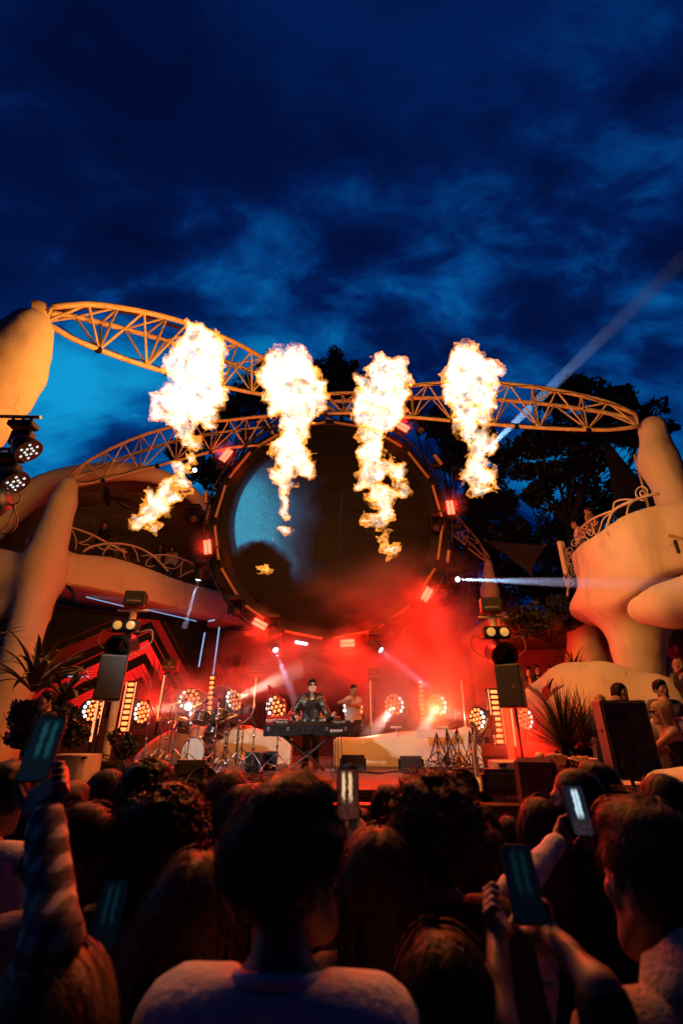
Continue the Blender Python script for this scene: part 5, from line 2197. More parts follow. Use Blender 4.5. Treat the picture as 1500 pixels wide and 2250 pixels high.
sail('tall grey shade sail beside the right column', (pt(1314, 946, 12.2), pt(1352, 1140, 11.0), pt(1470, 1120, 11.8)), sagk=.35)
sail('low dark shade sail left of the right balcony', (pt(1062, 1186, 17), pt(1198, 1198, 15), pt(1165, 1262, 15.5)), sagk=.2)
m = MB()
m.tube(pt(1393, 1000, 11.4), pt(1425, 1120, 11.4), .035)
tag(m.build('sail_mast', cream_paint, None, smooth=40, loc=pt(1425, 1120, 11.4)), 'thin cream mast of the tall sail by the right column', 'mast')
m = MB()
m.tube(pt(1228, 1190, 12.2), pt(1243, 1262, 12.2), .07, n=10)
tag(m.build('balcony_post', plaster, None, smooth=40, loc=pt(1243, 1262, 12.2)), 'short pale post left of the right balcony', 'post')

# moving lamps stacked at the left edge on scaffold stubs
for k, (bx0, bx1, by, hx, hy) in enumerate(((2, 90, 915, 52, 975), (-30, 62, 986, 22, 1045), (-60, 32, 1062, -5, 1118))):
    Y = 5.6
    t = thing('wash_mover', ['top wash lamp on the scaffold stub at the left edge', 'middle wash lamp on the scaffold stub at the left edge', 'lowest dark lamp at the left edge, with looping cable'][k], 'lamp', tuple(pt(hx, hy, Y)), 'wash lamps at the left edge')
    m = MB()
    m.tube(pt(bx0, by, Y), pt(bx1, by + 2, Y), .028, n=12)
    m.build('scaffold_stub', cream_paint, t, smooth=40)
    s = mpp(hy, Y)
    m = MB()
    m.box(pt((hx * 2 + 0) / 2, by + 20, Y), (56 * s, .2, 14 * s), None, .015)
    m.build('base', black_metal, t)
    for q in (-22, 0, 18):
        m = MB()
        m.tube(pt(hx + q, by + 4, Y), pt(hx + q, by + 16, Y), .022, n=8)
        m.build('clamp', black_metal, t)
    if k < 2:
        m = MB()
        m.box(pt(hx, by + 50, Y) + (-.02, 0, 0), (45 * s, .16, 36 * s), None, .02)
        m.build('yoke', black_metal, t)
        cc = pt(hx + 4, hy + 8, Y - .05)
        d = unit((.72, .12, -.68))
        m = MB()
        m.lathe(cc - d * .12, [(.10, -.05), (.16, .05), (.20, .18), (.20, .215), (.18, .215)], d, 22)
        m.build('head', black_metal, t, smooth=40)
        m = MB()
        m.lathe(cc + d * .07, [(.18, 0), (.175, .012), (.02, .02)], d, 22)
        m.build('lens', mat('pale_lens', (.6, .7, .66), .2, emit=(.62, .80, .72), estr=.5, scale=30), t, smooth=40)
        x_, y_, z_ = frame(d)
        for q in range(12):
            a = q * math.pi / 6
            rr = .125 if q % 2 else .06
            m = MB()
            m.ball(cc + d * .088 + (x_ * math.cos(a) + y_ * math.sin(a)) * rr, .022, 8, 5)
            m.build('led_cell', emit_mat('pale_cell', (.8, .95, .9), .95), t, smooth=True)
        # this lamp lights the players from the front
        lamp('front_light', 'SPOT', cc + d * .12, 1700, (.98, .97, 1.0), .15, (-2.4 + 3.4 * k, 11.0, 1.6), 36, 1.0)
    else:
        m = MB()
        cc = pt(-5, 1098, Y)
        m.lathe(cc, [(.16, 0), (.2, .05), (.2, .3), (.16, .36)], (.3, -.7, -.6), 20)
        m.build('head', black_metal, t, smooth=40)
        for q in ([(5, 1080), (30, 1078), (46, 1090), (40, 1105), (20, 1110), (0, 1112)], [(18, 1100), (34, 1122), (38, 1150), (28, 1168), (8, 1172), (-6, 1166)], [(-4, 1170), (20, 1150), (34, 1110)]):
            m = MB()
            m.path(curve([pt(*e, Y - .1) for e in q], 24), .009, 6)
            m.build('cable_loop', mat('copper_cable', (.25, .12, .06), .5), t, smooth=True)
m = MB()
m.tube(pt(-30, 900, 5.7), pt(-48, 1240, 5.7), .05, n=10)
tag(m.build('scaffold_pole', cream_paint, None, smooth=40, loc=pt(-48, 1240, 5.7)), 'scaffold upright at the left picture edge', 'pole')
# ================================================================== PEOPLE
skin_m = mat('skin', (.19, .095, .06), .5, var=.08, scale=9, bump=.05, bscale=120)  # crowd copy, darkened: their dim light is put into the skin colour
skin_guest = mat('skin_guest', (.36, .19, .12), .5, var=.08, scale=9)
skin_dim = mat('skin_dim', (.25, .14, .10), .5, var=.08, scale=9)  # paler crowd skin, dimmed in the colour the same way
skin_pale = mat('skin_pale', (.44, .28, .21), .5, var=.06, scale=9)


def cloth(name, col, rough=.85, bump=.25, bscale=60):
    return mat('cloth_' + name, col, rough, var=.1, scale=7, bump=bump, bscale=bscale)


def hair_mat(name, col):
    if 'hair_' + name in MATS:
        return MATS['hair_' + name]
    m, t, b = mat_new('hair_' + name)
    co = N(t, 'ShaderNodeTexCoord').outputs['Object']
    mp = N(t, 'ShaderNodeMapping')
    mp.inputs['Scale'].default_value = (90, 90, 6)
    t.links.new(co, mp.inputs[0])
    nz = N(t, 'ShaderNodeTexNoise')
    nz.inputs['Scale'].default_value = 1.0
    nz.inputs['Detail'].default_value = 3
    t.links.new(mp.outputs[0], nz.inputs['Vector'])
    t.links.new(ramp(t, nz.outputs[0], [(.3, tuple(c * .45 for c in col)), (.7, tuple(min(1, c * 1.4) for c in col))]), b.inputs['Base Color'])
    b.inputs['Roughness'].default_value = .52
    b.inputs['Specular IOR Level'].default_value = .28
    bp = N(t, 'ShaderNodeBump')
    bp.inputs['Strength'].default_value = .55
    bp.inputs['Distance'].default_value = .006
    t.links.new(nz.outputs[0], bp.inputs['Height'])
    t.links.new(bp.outputs[0], b.inputs['Normal'])
    MATS['hair_' + name] = m
    return m


HC = {'gold': hair_mat('gold', (.55, .36, .15)), 'black': hair_mat('black', (.008, .006, .005)), 'dark': hair_mat('dark', (.011, .006, .004)), 'brown': hair_mat('brown', (.026, .012, .006)),
      'light': hair_mat('light', (.06, .032, .014)), 'blonde': hair_mat('blonde', (.22, .12, .045)), 'red': hair_mat('red', (.055, .018, .008))}


def mx(P, f):
    """mirror-symmetric feature"""
    Q = P.copy()
    Q[:, 0] = np.abs(Q[:, 0])
    return f(Q)


def f_head(P):
    o = ell(P, (0, -.015, .03), (.076, .098, .095))
    o = smin(o, ell(P, (0, .032, -.045), (.060, .066, .082)), .035)
    o = smin(o, rc(P, (-.018, .066, -.108), (.018, .066, -.108), .022), .03)          # chin
    o = smin(o, mx(P, lambda Q: rc(Q, (.062, .0, -.045), (.03, .06, -.105), .018)), .03)  # jaw
    o = smin(o, mx(P, lambda Q: ell(Q, (.046, .062, -.02), (.022, .024, .022))), .02)    # cheekbone
    o = smin(o, rc(P, (-.034, .082, .028), (.034, .082, .028), .012), .018)              # brow
    o = smax(o, -mx(P, lambda Q: ell(Q, (.032, .104, .006), (.019, .018, .012))), .014)  # sockets
    o = smin(o, mx(P, lambda Q: ell(Q, (.032, .080, .006), (.0135, .0135, .0135))), .003)
    o = smin(o, rc(P, (0, .088, .012), (0, .106, -.028), .008, .011), .014)             # nose
    o = smin(o, mx(P, lambda Q: ell(Q, (.011, .096, -.033), (.008, .009, .007))), .006)
    o = smin(o, rc(P, (-.019, .088, -.062), (.019, .088, -.062), .0075), .008)           # lips
    o = smin(o, rc(P, (-.015, .087, -.073), (.015, .087, -.073), .0085), .006)
    ear = mx(P, lambda Q: ell(Q, (.082, -.008, -.004), (.010, .021, .034)))
    ear = smax(ear, -mx(P, lambda Q: ell(Q, (.094, -.004, .002), (.008, .012, .020))), .005)
    o = smin(o, ear, .008)
    o = smin(o, rc(P, (0, -.022, -.05), (0, -.035, -.22), .050, .052), .03)
    return o


HEAD = surf(f_head, (-.11, -.14, -.235), (.11, .15, .145), .0095)
HEAD_LO = surf(f_head, (-.11, -.14, -.235), (.11, .15, .145), .016)


def f_cap(P, t):
    return ell(P, (0, -.015, .03), (.076 + t, .098 + t, .095 + t))


def ears(P):
    return mx(P, lambda q: ell(q, (.092, .0, -.008), (.026, .024, .040)))


def f_hair(P, style):
    hl = lambda a, b: (P[:, 1] - a - b * (P[:, 2] - .02)) * .68
    if style == 'short':
        o = f_cap(P, .013) + .006 * fbm(P, 26, 2, 3)
        o = smin(o, ell(P, (0, .015, .105), (.066, .082, .036)), .03)
        return smax(smax(o, hl(.028, .78), .012), -ears(P), .008)
    if style == 'buzz':
        return smax(smax(f_cap(P, .006) + .002 * fbm(P, 60, 1), hl(.028, .8), .01), -ears(P), .008)
    if style == 'thick':
        o = f_cap(P, .020) + .007 * fbm(P, 24, 3, 5)
        o = smin(o, ell(P, (0, .025, .110), (.074, .092, .046)) + .007 * fbm(P, 30, 2, 1), .03)
        return smax(smax(o, hl(.035, .8), .015), -ears(P), .008)
    if style == 'curly':
        o = f_cap(P, .046) + .034 * (np.abs(vnoise(P, 26, 1)) + .6 * np.abs(vnoise(P, 50, 4)) - .5)
        o = smin(o, ell(P, (0, .02, .11), (.09, .10, .06)) + .03 * np.abs(vnoise(P, 30, 2)), .04)
        return smax(o, hl(.06, .9), .02)
    if style == 'bigcurly':
        o = f_cap(P, .06)
        o = smin(o, ell(P, (0, -.03, -.06), (.13, .11, .13)), .06)
        o = o + .040 * (np.abs(vnoise(P, 24, 1)) + .6 * np.abs(vnoise(P, 46, 4)) - .5)
        return smax(o, hl(.06, .55), .02)
    if style == 'bun':
        o = f_cap(P, .010) + .003 * fbm(P * (1, 1, .4), 40, 2)
        o = smin(o, ell(P, (0, -.118, -.01), (.040, .036, .045)), .012)
        return smax(o, hl(.05, 1.0), .012)
    # long
    o = f_cap(P, .016)
    if style == 'topknot':
        o = smin(o, ell(P, (-.055, -.02, .13), (.035, .035, .03)), .012)
        o = smin(o, ell(P, (.04, -.01, .128), (.05, .06, .035)), .02)
    Q = P * np.array((.92, 1.25, 1), np.float32)
    o = smin(o, rc(Q, (0, -.06, .0), (0, -.095, -.20), .090, .100), .05)
    o = smin(o, rc(Q, (0, -.095, -.20), (0, -.12, -.42), .100, .070), .05)
    o = smin(o, mx(P, lambda q: rc(q, (.074, .012, .0), (.088, -.01, -.2), .022, .030)), .03)
    fall = np.clip((.09 - P[:, 2]) / .08, 0, 1)
    o = o + fall * (.007 * vnoise(P * (1, 1, .12), 60, 2) + .006 * vnoise(P * (1, 1, .15), 28, 6))
    # parting
    o = o + .005 * np.exp(-(P[:, 0] / .008) ** 2) * np.clip((P[:, 2] - .07) / .04, 0, 1)
    cut = (P[:, 1] - .055 - .9 * np.maximum(P[:, 2] - .02, 0)) * .7
    return smax(o, cut, .015)


HBOX = {'long': ((-.15, -.2, -.52), (.15, .15, .16)), 'topknot': ((-.15, -.2, -.52), (.15, .15, .19)), 'bigcurly': ((-.2, -.2, -.24), (.2, .18, .24))}
_HAIR = {}


def hair_geo(style, near, seed):
    key = (style, near, seed % 3)
    if key in _HAIR:
        return _HAIR[key]
    lo, hi = HBOX.get(style, ((-.17, -.19, -.16), (.17, .19, .22)))
    v, f = surf(lambda P: f_hair(P, style), lo, hi, {2: .0095, 1: .013, 0: .018}[near])
    if near and style != 'buzz':
        rng = np.random.default_rng(100 + seed % 3)
        n = {1: 420, 2: 1500}[near]
        steps = 16 if style in ('long', 'topknot') else 7
        step = .032 if style in ('long', 'topknot') else .013
        d = rng.normal(size=(n, 3))
        d[:, 2] = np.abs(d[:, 2]) * .9 - .15
        d /= np.linalg.norm(d, axis=1)[:, None]
        if style in ('long', 'topknot'):
            d = d * (.6, 1, 1)
        P = (np.array((0, -.015, .03)) + d * .11).astype(np.float32)
        off = rng.uniform(-.001, {'long': .008, 'thick': .016, 'short': .009}.get(style, .014), n).astype(np.float32)
        stray = rng.random(n) < .10
        off[stray] += rng.uniform(.004, .022, stray.sum()).astype(np.float32)
        F = lambda Q: f_hair(Q, style)

        def grad(Q):
            e = .004
            g = np.stack([F(Q + np.eye(3, dtype=np.float32)[k] * e) - F(Q - np.eye(3, dtype=np.float32)[k] * e) for k in range(3)], 1)
            return g / (np.linalg.norm(g, axis=1)[:, None] + 1e-6)
        for _ in range(4):
            g = grad(P)
            P = P - g * (F(P) - off)[:, None]
        pts, nrm = [P], [grad(P)]
        ph = rng.uniform(0, 6.28, n)
        sway = rng.normal(size=(n, 3)) * .18
        for s in range(steps):
            g = nrm[-1]
            if style in ('long', 'topknot'):
                fl = np.stack((np.sign(P[:, 0]) * np.clip(.9 - s * .16, 0, 1), np.full(n, -.25), np.full(n, -.35 - .2 * s)), 1) + sway * .4
            elif style == 'thick' or style == 'short':
                fl = np.stack((.5 * np.sin(ph * 1.3), .7 + .4 * np.cos(ph), -.9 * np.ones(n)), 1) + sway
                fl[P[:, 1] < -.04] = np.array((.05, -.1, -1)) + sway[P[:, 1] < -.04]
            elif style == 'bun':
                fl = np.array((0, -.118, -.01)) - P
            else:
                fl = np.stack((np.cos(ph + s * 1.5), np.sin(ph * 2 + s * 1.5), np.cos(ph * 3 + s * 1.7) - .3), 1)
            t_ = fl - g * (fl * g).sum(1)[:, None]
            t_ /= np.linalg.norm(t_, axis=1)[:, None] + 1e-6
            P = (P + t_ * step).astype(np.float32)
            if style in ('curly', 'bigcurly'):
                P = P + (g * (.011 * np.sin(ph + s * 1.9))[:, None]).astype(np.float32)
                if s % 2:
                    gg = grad(P)
                    P = P - gg * np.clip(F(P) - off - .012, 0, 1)[:, None]
            else:
                gg = grad(P)
                P = P - gg * np.clip(F(P) - off, -.02, .02)[:, None]
            pts.append(P)
            nrm.append(grad(P))
        A = np.stack(pts, 1)
        G = np.stack(nrm, 1)
        T = np.gradient(A, axis=1)
        S = np.cross(T, G)
        S /= np.linalg.norm(S, axis=2)[..., None] + 1e-9
        w = np.linspace(1, .25, steps + 1)[None, :, None] * rng.uniform(.0011, .0024, n)[:, None, None]
        m_ = steps + 1
        V = np.concatenate((A - S * w, A + S * w), 2).reshape(n * m_ * 2, 3)
        i = (np.arange(n)[:, None] * m_ + np.arange(steps)[None]).reshape(-1) * 2
        Q = np.stack((i, i + 1, i + 3, i + 2), 1)
        v, f = join((v, f), (V, Q))
    _HAIR[key] = (v, f)
    return v, f


# ---- hands: wrist at origin, fingers along +Z, palm towards -Y, thumb at -X
def f_hand(P, kind):
    o = rc(P, (0, 0, -.05), (0, 0, .02), .027, .025)
    for x in (-.024, 0, .024):
        o = smin(o, rc(P, (x * .7, 0, .02), (x * 1.1, .002, .082), .0165, .0135), .014)
    bx, bz, ln = (-.031, -.0105, .0105, .030), (.086, .092, .090, .082), (.068, .077, .071, .055)
    if kind == 'grip':
        for i in range(4):
            z = .075 - i * .021
            pts = [(.026, .006, z), (.047, .002, z + .012), (.050, -.020, z + .020), (.036, -.030, z + .024)]
            for a, b, r in zip(pts, pts[1:], (.0095, .0088, .008)):
                o = smin(o, rc(P, a, b, r, r * .92), .006)
        o = smin(o, rc(P, (-.024, -.006, .025), (-.046, -.012, .062), .015, .012), .014)
        o = smin(o, rc(P, (-.046, -.012, .062), (-.046, -.030, .098), .0115, .009), .006)
        return o
    bend = {'relax': (.35, .45, .4), 'flat': (.08, .12, .1), 'play': (.75, .6, .4)}[kind]
    for i in range(4):
        p = np.array((bx[i], 0, bz[i]))
        a = bend[0] + .06 * i
        spread = (i - 1.5) * .05
        for j, (fr, r) in enumerate(((.44, .0092), (.31, .0084), (.25, .0074))):
            q = p + ln[i] * fr * np.array((spread, -math.sin(a), math.cos(a)))
            o = smin(o, rc(P, p, q, r, r * .93), .007)
            p = q
            a += bend[min(j + 1, 2)]
    o = smin(o, rc(P, (-.022, -.006, .022), (-.048, -.016, .052), .015, .0115), .014)
    o = smin(o, rc(P, (-.048, -.016, .052), (-.056, -.026, .085), .011, .0085), .006)
    return o


_HAND = {}


def hand(kind, left):
    if kind not in _HAND:
        _HAND[kind] = surf(lambda P: f_hand(P, kind), (-.09, -.13, -.06), (.09, .05, .19), .0062)
    v, f = _HAND[kind]
    if left:
        return v * (-1, 1, 1), f[:, ::-1]
    return v, f


def f_torso(P, inf=0.0):
    o = rc(P, (-.09, 0, 1.30), (.09, 0, 1.30), .105 + inf)
    o = smin(o, rc(P, (-.15, -.012, 1.415), (.15, -.012, 1.415), .052 + inf), .09)
    o = smin(o, rc(P, (-.066, 0, 1.10), (.066, 0, 1.10), .098 + inf), .1)
    o = smin(o, rc(P, (-.078, -.005, .95), (.078, -.005, .95), .112 + inf), .1)
    o = smin(o, rc(P, (-.12, -.02, 1.425), (0, -.012, 1.468), .030 + inf, .042 + inf), .05)
    o = smin(o, rc(P, (.12, -.02, 1.425), (0, -.012, 1.468), .030 + inf, .042 + inf), .05)
    return o


def f_arm(P, s, e, w, inf=0.0, upto=2.0):
    s, e, w = [np.asarray(q, float) for q in (s, e, w)]
    u1 = min(upto, 1.0)
    o = rc(P, s, s + (e - s) * u1, .052 + inf, .052 + (.043 - .052) * u1 + inf)
    if upto > 1:
        u2 = min(upto - 1, 1)
        o = smin(o, rc(P, e, e + (w - e) * u2, .043 + inf, .043 + (.029 - .043) * u2 + inf), .03)
    return o


def f_legs(P, inf=0.0):
    def one(Q):
        o = rc(Q, (.088, 0, .90), (.10, .015, .50), .086 + inf, .058 + inf)
        return smin(o, rc(Q, (.10, .015, .50), (.105, -.015, .09), .058 + inf * 1.3, .042 + inf * 1.6), .03)
    return mx(P, one)


m = MB()
sv, sf = surf(lambda P: smax(smin(rc(P, (0, -.05, .045), (0, .12, .035), .05, .042), rc(P, (0, -.03, .06), (0, -.03, .11), .05, .052), .03), -(P[:, 2] - .002), .006), (-.09, -.13, -.01), (.09, .2, .18), .016)
SHOE = None
_BODY = {}


TOPOFF = {'long': .145, 'topknot': .16, 'curly': .175, 'bigcurly': .185, 'thick': .165, 'short': .145, 'buzz': .132, 'bun': .137, None: .127}


def person(label, head_px, Y=None, depth=None, yaw=0.0, hyaw=0.0, hpitch=0.0, hroll=0.0, hair='short', hcol='dark', top=None, sleeve='short', legs=None, arms=None, hands=None, skin=None, near=1, H=None, group=None, k=None, under=None, jacket=False, strap=False, seed=0, palm=None, at_top=True, zoom=None):
    """arms: {'L': (elbow, wrist), 'R': ...} in world metres; without it the arms hang"""
    global SHOE
    skin = skin or skin_m
    px, py = head_px
    if Y is None:
        v_ = (1125 - py) / 1000
        Y = depth * (CP - v_ * SP)
    if depth is not None and at_top:
        v_ = (1125 - py) / 1000
        tp_ = pt(px, py, (depth + TOPOFF[hair] * SP) * (CP - v_ * SP))
        hc = tp_ - (0, 0, TOPOFF[hair])
    else:
        hc = pt(px, py, Y)
    if k is None:
        k = (hc[2]) / 1.625 if H is None else H / 1.75
    Rb = rotz(yaw)
    hl = np.array((0, .03, 1.625))
    root = hc - Rb @ hl * k
    if H is None:
        root[2] = 0.0
    inv = lambda p: Rb.T @ (np.asarray(p, float) - root) / k
    A = {}
    for s, sg in (('L', -1), ('R', 1)):
        sh = np.array((sg * .178, -.012, 1.405))
        if arms and s in arms:
            e, w = inv(arms[s][0]), inv(arms[s][1])
        else:
            e, w = np.array((sg * .225, -.03, 1.12)), np.array((sg * .215, .07, .89))
        A[s] = (sh, e, w)
    Rh = rotz(hyaw) @ rotx(hpitch) @ roty(hroll)
    neckp = np.array((0, .0, 1.50))
    hv, hf = HEAD if near else HEAD_LO
    head = (hv @ Rh.T + hl, hf)
    res = .027 if near else .04
    akey = tuple(np.round(np.concatenate([np.concatenate(A[s][1:]) for s in 'LR']), 2)) + (res,)
    lo = np.minimum.reduce([A[s][q] for s in 'LR' for q in range(3)] + [np.array((-.3, -.2, .0))]) - .08
    hi = np.maximum.reduce([A[s][q] for s in 'LR' for q in range(3)] + [np.array((.3, .25, 1.5))]) + .08
    lo[2] = -.02

    def f_all(P):
        o = f_torso(P)
        o = smin(o, rc(P, (0, -.012, 1.42), (0, .0, 1.54), .053, .048), .028)
        for s in 'LR':
            o = smin(o, f_arm(P, *A[s]), .045)
        o = smin(o, f_legs(P), .05)
        o = smin(o, mx(P, lambda Q: rc(Q, (.105, -.03, .05), (.115, .12, .035), .045, .035)), .03)
        return o
    if ('b',) + akey not in _BODY:
        _BODY[('b',) + akey] = surf(f_all, lo, hi, res)
    parts = [_BODY[('b',) + akey], head]
    GR = {}
    for s in 'LR':
        kind = (hands or {}).get(s, 'relax')
        if near or (hands and s in hands):
            v, f = hand(kind, s == 'L')
            d = unit(A[s][2] - A[s][1])
            pal = np.asarray((palm or {}).get(s, (0, -1, 0)), float)          # where the palm faces
            yv = -(pal - d * np.dot(pal, d))
            if np.linalg.norm(yv) < .1:
                yv = np.array((0, 0, 1.0)) - d * d[2]
            yv = unit(yv)
            xv = np.cross(yv, d)
            parts.append((v @ np.stack((xv, yv, d), 1).T + A[s][2], f))
            GR[s] = (root + Rb @ A[s][2] * k, Rb @ xv, Rb @ yv, Rb @ d, k)
    v, f = join(*parts)
    body = mesh_obj('person', v, f, skin, None, smooth=True, local=True)
    body.location = root
    body.rotation_euler = (0, 0, yaw)
    body.scale = (k, k, k)
    WL[body.name] = root
    tag(body, label, 'person', group)

    def child(name, v, f, mt, sm_=True):
        o = mesh_obj(name, v, f, mt, body, smooth=sm_, local=True)
        return o
    # hair
    if hair:
        v, f = hair_geo(hair, near, seed)
        child('hair', v @ Rh.T + hl, f, HC[hcol])
    # eyes: dark irises
    for sg in (-1, 1):
        mb = MB()
        mb.ball(hl + Rh @ np.array((sg * .032, .0895, .006)), (.006, .006, .006), 8, 6)
        mb.build('eye', black_plastic, body, True, True)
    # clothes
    ulen = {'none': 0.0, 'short': .62, 'elbow': .95, 'long': 1.93}[sleeve]
    inf = .034 if jacket else .017
    if top is not None:
        sk = ('s', sleeve, jacket, strap, seed % 3) + akey
        if sk not in _BODY:
            def f_top(P):
                o = f_torso(P, inf)
                nz_ = (.016 if jacket else .007) * fbm(P * (1, 1, .5), 8, 2, seed % 3) + (.004 if jacket else .0015) * vnoise(P, 24, 2)
                zn = 1.32 if strap else 1.497
                o = smax(o + nz_, P[:, 2] - zn + (0 if strap else .55) * np.maximum(P[:, 1], 0), .012)
                if not strap:
                    o = smax(o, -(rc(P, (0, .02, 1.40), (0, .0, 1.60), .060, .078)), .010)
                if ulen > 0:
                    for s in 'LR':
                        o = smin(o, f_arm(P, *A[s], inf * (.95 if jacket or ulen < 1 else .55), ulen) + nz_ * .8, .04)
                o = smax(o, .86 - P[:, 2], .012)
                if jacket:
                    o = smax(o, -smax(np.abs(P[:, 0]) - .055 - .10 * (P[:, 2] - 1.2), .0 - P[:, 1], .02), .012)
                return o
            _BODY[sk] = surf(f_top, lo, hi, res * .86)
        child('jacket' if jacket else 'top', *_BODY[sk], top)
    if under is not None:
        uk = ('u',) + akey
        if uk not in _BODY:
            _BODY[uk] = surf(lambda P: smax(smax(smax(f_torso(P, .012), P[:, 2] - 1.47, .01), .90 - P[:, 2], .01), -rc(P, (0, .03, 1.40), (0, .0, 1.60), .066, .075), .01), (-.3, -.25, .85), (.3, .25, 1.55), .022)
        child('undershirt', *_BODY[uk], under)
    lk = ('l', res)
    if lk not in _BODY:
        _BODY[lk] = surf(lambda P: smax(smax(smin(smax(f_torso(P, .014), P[:, 2] - 1.02, .02), f_legs(P, .016), .05) + .006 * fbm(P, 8, 2), P[:, 2] - .99, .01), .04 - P[:, 2], .01), (-.26, -.2, .0), (.26, .2, 1.05), res * 1.15)
    child('trousers', *_BODY[lk], legs or cloth('black', (.012, .012, .013)))
    for sg in (-1, 1):
        if SHOE is None:
            SHOE = mesh_obj('shoe', sv, sf, black_plastic, body, smooth=True, local=True)
            o = SHOE
        else:
            o = share(SHOE, body, 'shoe')
        o.location = (sg * .108, .0, 0)
    body['_k'] = k
    INFO[body.name] = (root, Rb, k, hl, Rh)
    GRIP[body.name] = GR
    del body['_k']
    return body


INFO = {}
GRIP = {}


def on_head(p, mbfn, name, mt, smooth=True):
    """attach a small part given in head coordinates"""
    root, Rb, k, hl, Rh = INFO[p.name]
    mb = MB()
    mbfn(mb)
    v = np.vstack(mb.v) @ Rh.T + hl
    return mesh_obj(name, v, mb.f, mt, p, smooth, local=True)


def sunglasses(p, up=0.0):
    dark = mat('sunglass_lens', (.008, .008, .009), .12)

    def fn(mb):
        for s in (-1, 1):
            mb.box((s * .034, .101 - up * .05, .010 + up), (.048, .012, .032), None, .005)
            mb.tube((s * .058, .100 - up * .05, .014 + up), (s * .083, .0, .014 + up), .004, n=5)
        mb.tube((-.012, .106 - up * .05, .014 + up), (.012, .106 - up * .05, .014 + up), .004, n=5)
    return on_head(p, fn, 'sunglasses', dark, 40)


def phone(label, c, right, up, lit=True, size=(.076, .155), img=0, cam_back=False):
    """a phone whose screen faces the photographer"""
    c = np.asarray(c, float)
    x, z = unit(right), unit(up)
    z = unit(z - x * np.dot(x, z))
    y = np.cross(z, x)
    R = np.stack((x, y, z), 1)
    t = thing('phone', label, 'phone', tuple(c), 'phones held up by the crowd')
    w, h = size
    n = 6
    pr = []
    rr = .012
    for sx, sz, a0 in ((1, 1, 0), (-1, 1, 90), (-1, -1, 180), (1, -1, 270)):
        for q in range(n):
            a = rad(a0 + 90 * q / (n - 1))
            pr.append((sx * (w / 2 - rr) + rr * math.cos(a), sz * (h / 2 - rr) + rr * math.sin(a)))
    pr = np.array(pr)
    m = MB()
    m.loft([np.stack((pr[:, 0] * s, np.full(len(pr), yy), pr[:, 1] * s), 1) @ R.T + c for yy, s in ((-.0045, .975), (-.003, 1), (.003, 1), (.0045, .975))])
    m.build('case', black_plastic, t, smooth=40)
    sp = np.stack((pr[:, 0] * .93, np.full(len(pr), -.0052), pr[:, 1] * .955), 1)
    o = mesh_obj('screen', sp @ R.T + c, [tuple(range(len(pr)))], phone_mat(img), t)
    l = o.data.uv_layers.new(name='UVMap')
    for lp in o.data.loops:
        q = pr[lp.vertex_index]
        l.data[lp.index].uv = (q[0] / w + .5, q[1] / h + .5)
    return t


def phone_mat(img):
    nm = 'phone_screen_%d' % img
    if nm in MATS:
        return MATS[nm]
    m, t, b = mat_new(nm)
    uv = N(t, 'ShaderNodeTexCoord').outputs['UV']
    s = N(t, 'ShaderNodeSeparateXYZ')
    t.links.new(uv, s.inputs[0])
    nz = N(t, 'ShaderNodeTexNoise')
    nz.inputs['Scale'].default_value = 9
    nz.inputs['Detail'].default_value = 4
    t.links.new(uv, nz.inputs['Vector'])
    nn = M(t, 'MULTIPLY', M(t, 'SUBTRACT', nz.outputs[0], .5), .22)
    tot = None
    for cx in {0: (.40, .74), 1: (.62, .45), 2: (.35, .65), 3: (.62, .3)}[img]:
        d = M(t, 'ABSOLUTE', M(t, 'ADD', M(t, 'SUBTRACT', s.outputs[0], cx), nn))
        k = M(t, 'MULTIPLY', smooth01(t, d, .13, .03), smooth01(t, s.outputs[1], .28, .45))
        tot = k if tot is None else M(t, 'MAXIMUM', tot, k)
    tot = M(t, 'MULTIPLY', tot, smooth01(t, s.outputs[1], .97, .86))
    cols = {0: ((.002, .006, .01), (.006, .048, .055)), 1: ((.01, .012, .02), (.55, .75, .85)), 2: ((.0008, .002, .004), (.0015, .012, .016)), 3: ((.05, .012, .008), (.9, .55, .28))}[img]
    base = ramp(t, tot, [(0, cols[0]), (1, cols[1])])
    if img in (1, 3):
        wn = N(t, 'ShaderNodeTexNoise')
        wn.inputs['Scale'].default_value = 24
        wn.inputs['Detail'].default_value = 3
        t.links.new(uv, wn.inputs['Vector'])
        low = M(t, 'MULTIPLY', smooth01(t, s.outputs[1], .40, .2), smooth01(t, wn.outputs[0], .55, .75))
        mxn = N(t, 'ShaderNodeMixRGB')
        t.links.new(low, mxn.inputs[0])
        t.links.new(base, mxn.inputs[1])
        mxn.inputs[2].default_value = (.35, .12, .06, 1)
        base = mxn.outputs[0]
    b.inputs['Base Color'].default_value = (.01, .01, .01, 1)
    b.inputs['Roughness'].default_value = .12
    t.links.new(base, b.inputs['Emission Color'])
    b.inputs['Emission Strength'].default_value = 1.0
    m.cycles.emission_sampling = 'NONE'
    MATS[nm] = m
    return m


# ------------------------------------------------------------ the crowd in front
CG = 'people in the crowd before the stage'
black_c = cloth('black', (.012, .012, .013))
white_c = cloth('white', (.62, .60, .62))
cream_c = mat('cloth_knit', (.55, .47, .40), .9, var=.15, scale=30, bump=.9, bscale=150)
navy_c = cloth('navy', (.02, .025, .06))
grey_c = cloth('grey', (.13, .12, .12))
maroon_c = cloth('maroon', (.10, .02, .02))
denim = cloth('denim', (.04, .06, .11))


def W(hair):
    return {'long': .205, 'topknot': .205, 'curly': .225, 'bigcurly': .255, 'thick': .195, 'short': .178, 'buzz': .166, 'bun': .175}[hair]


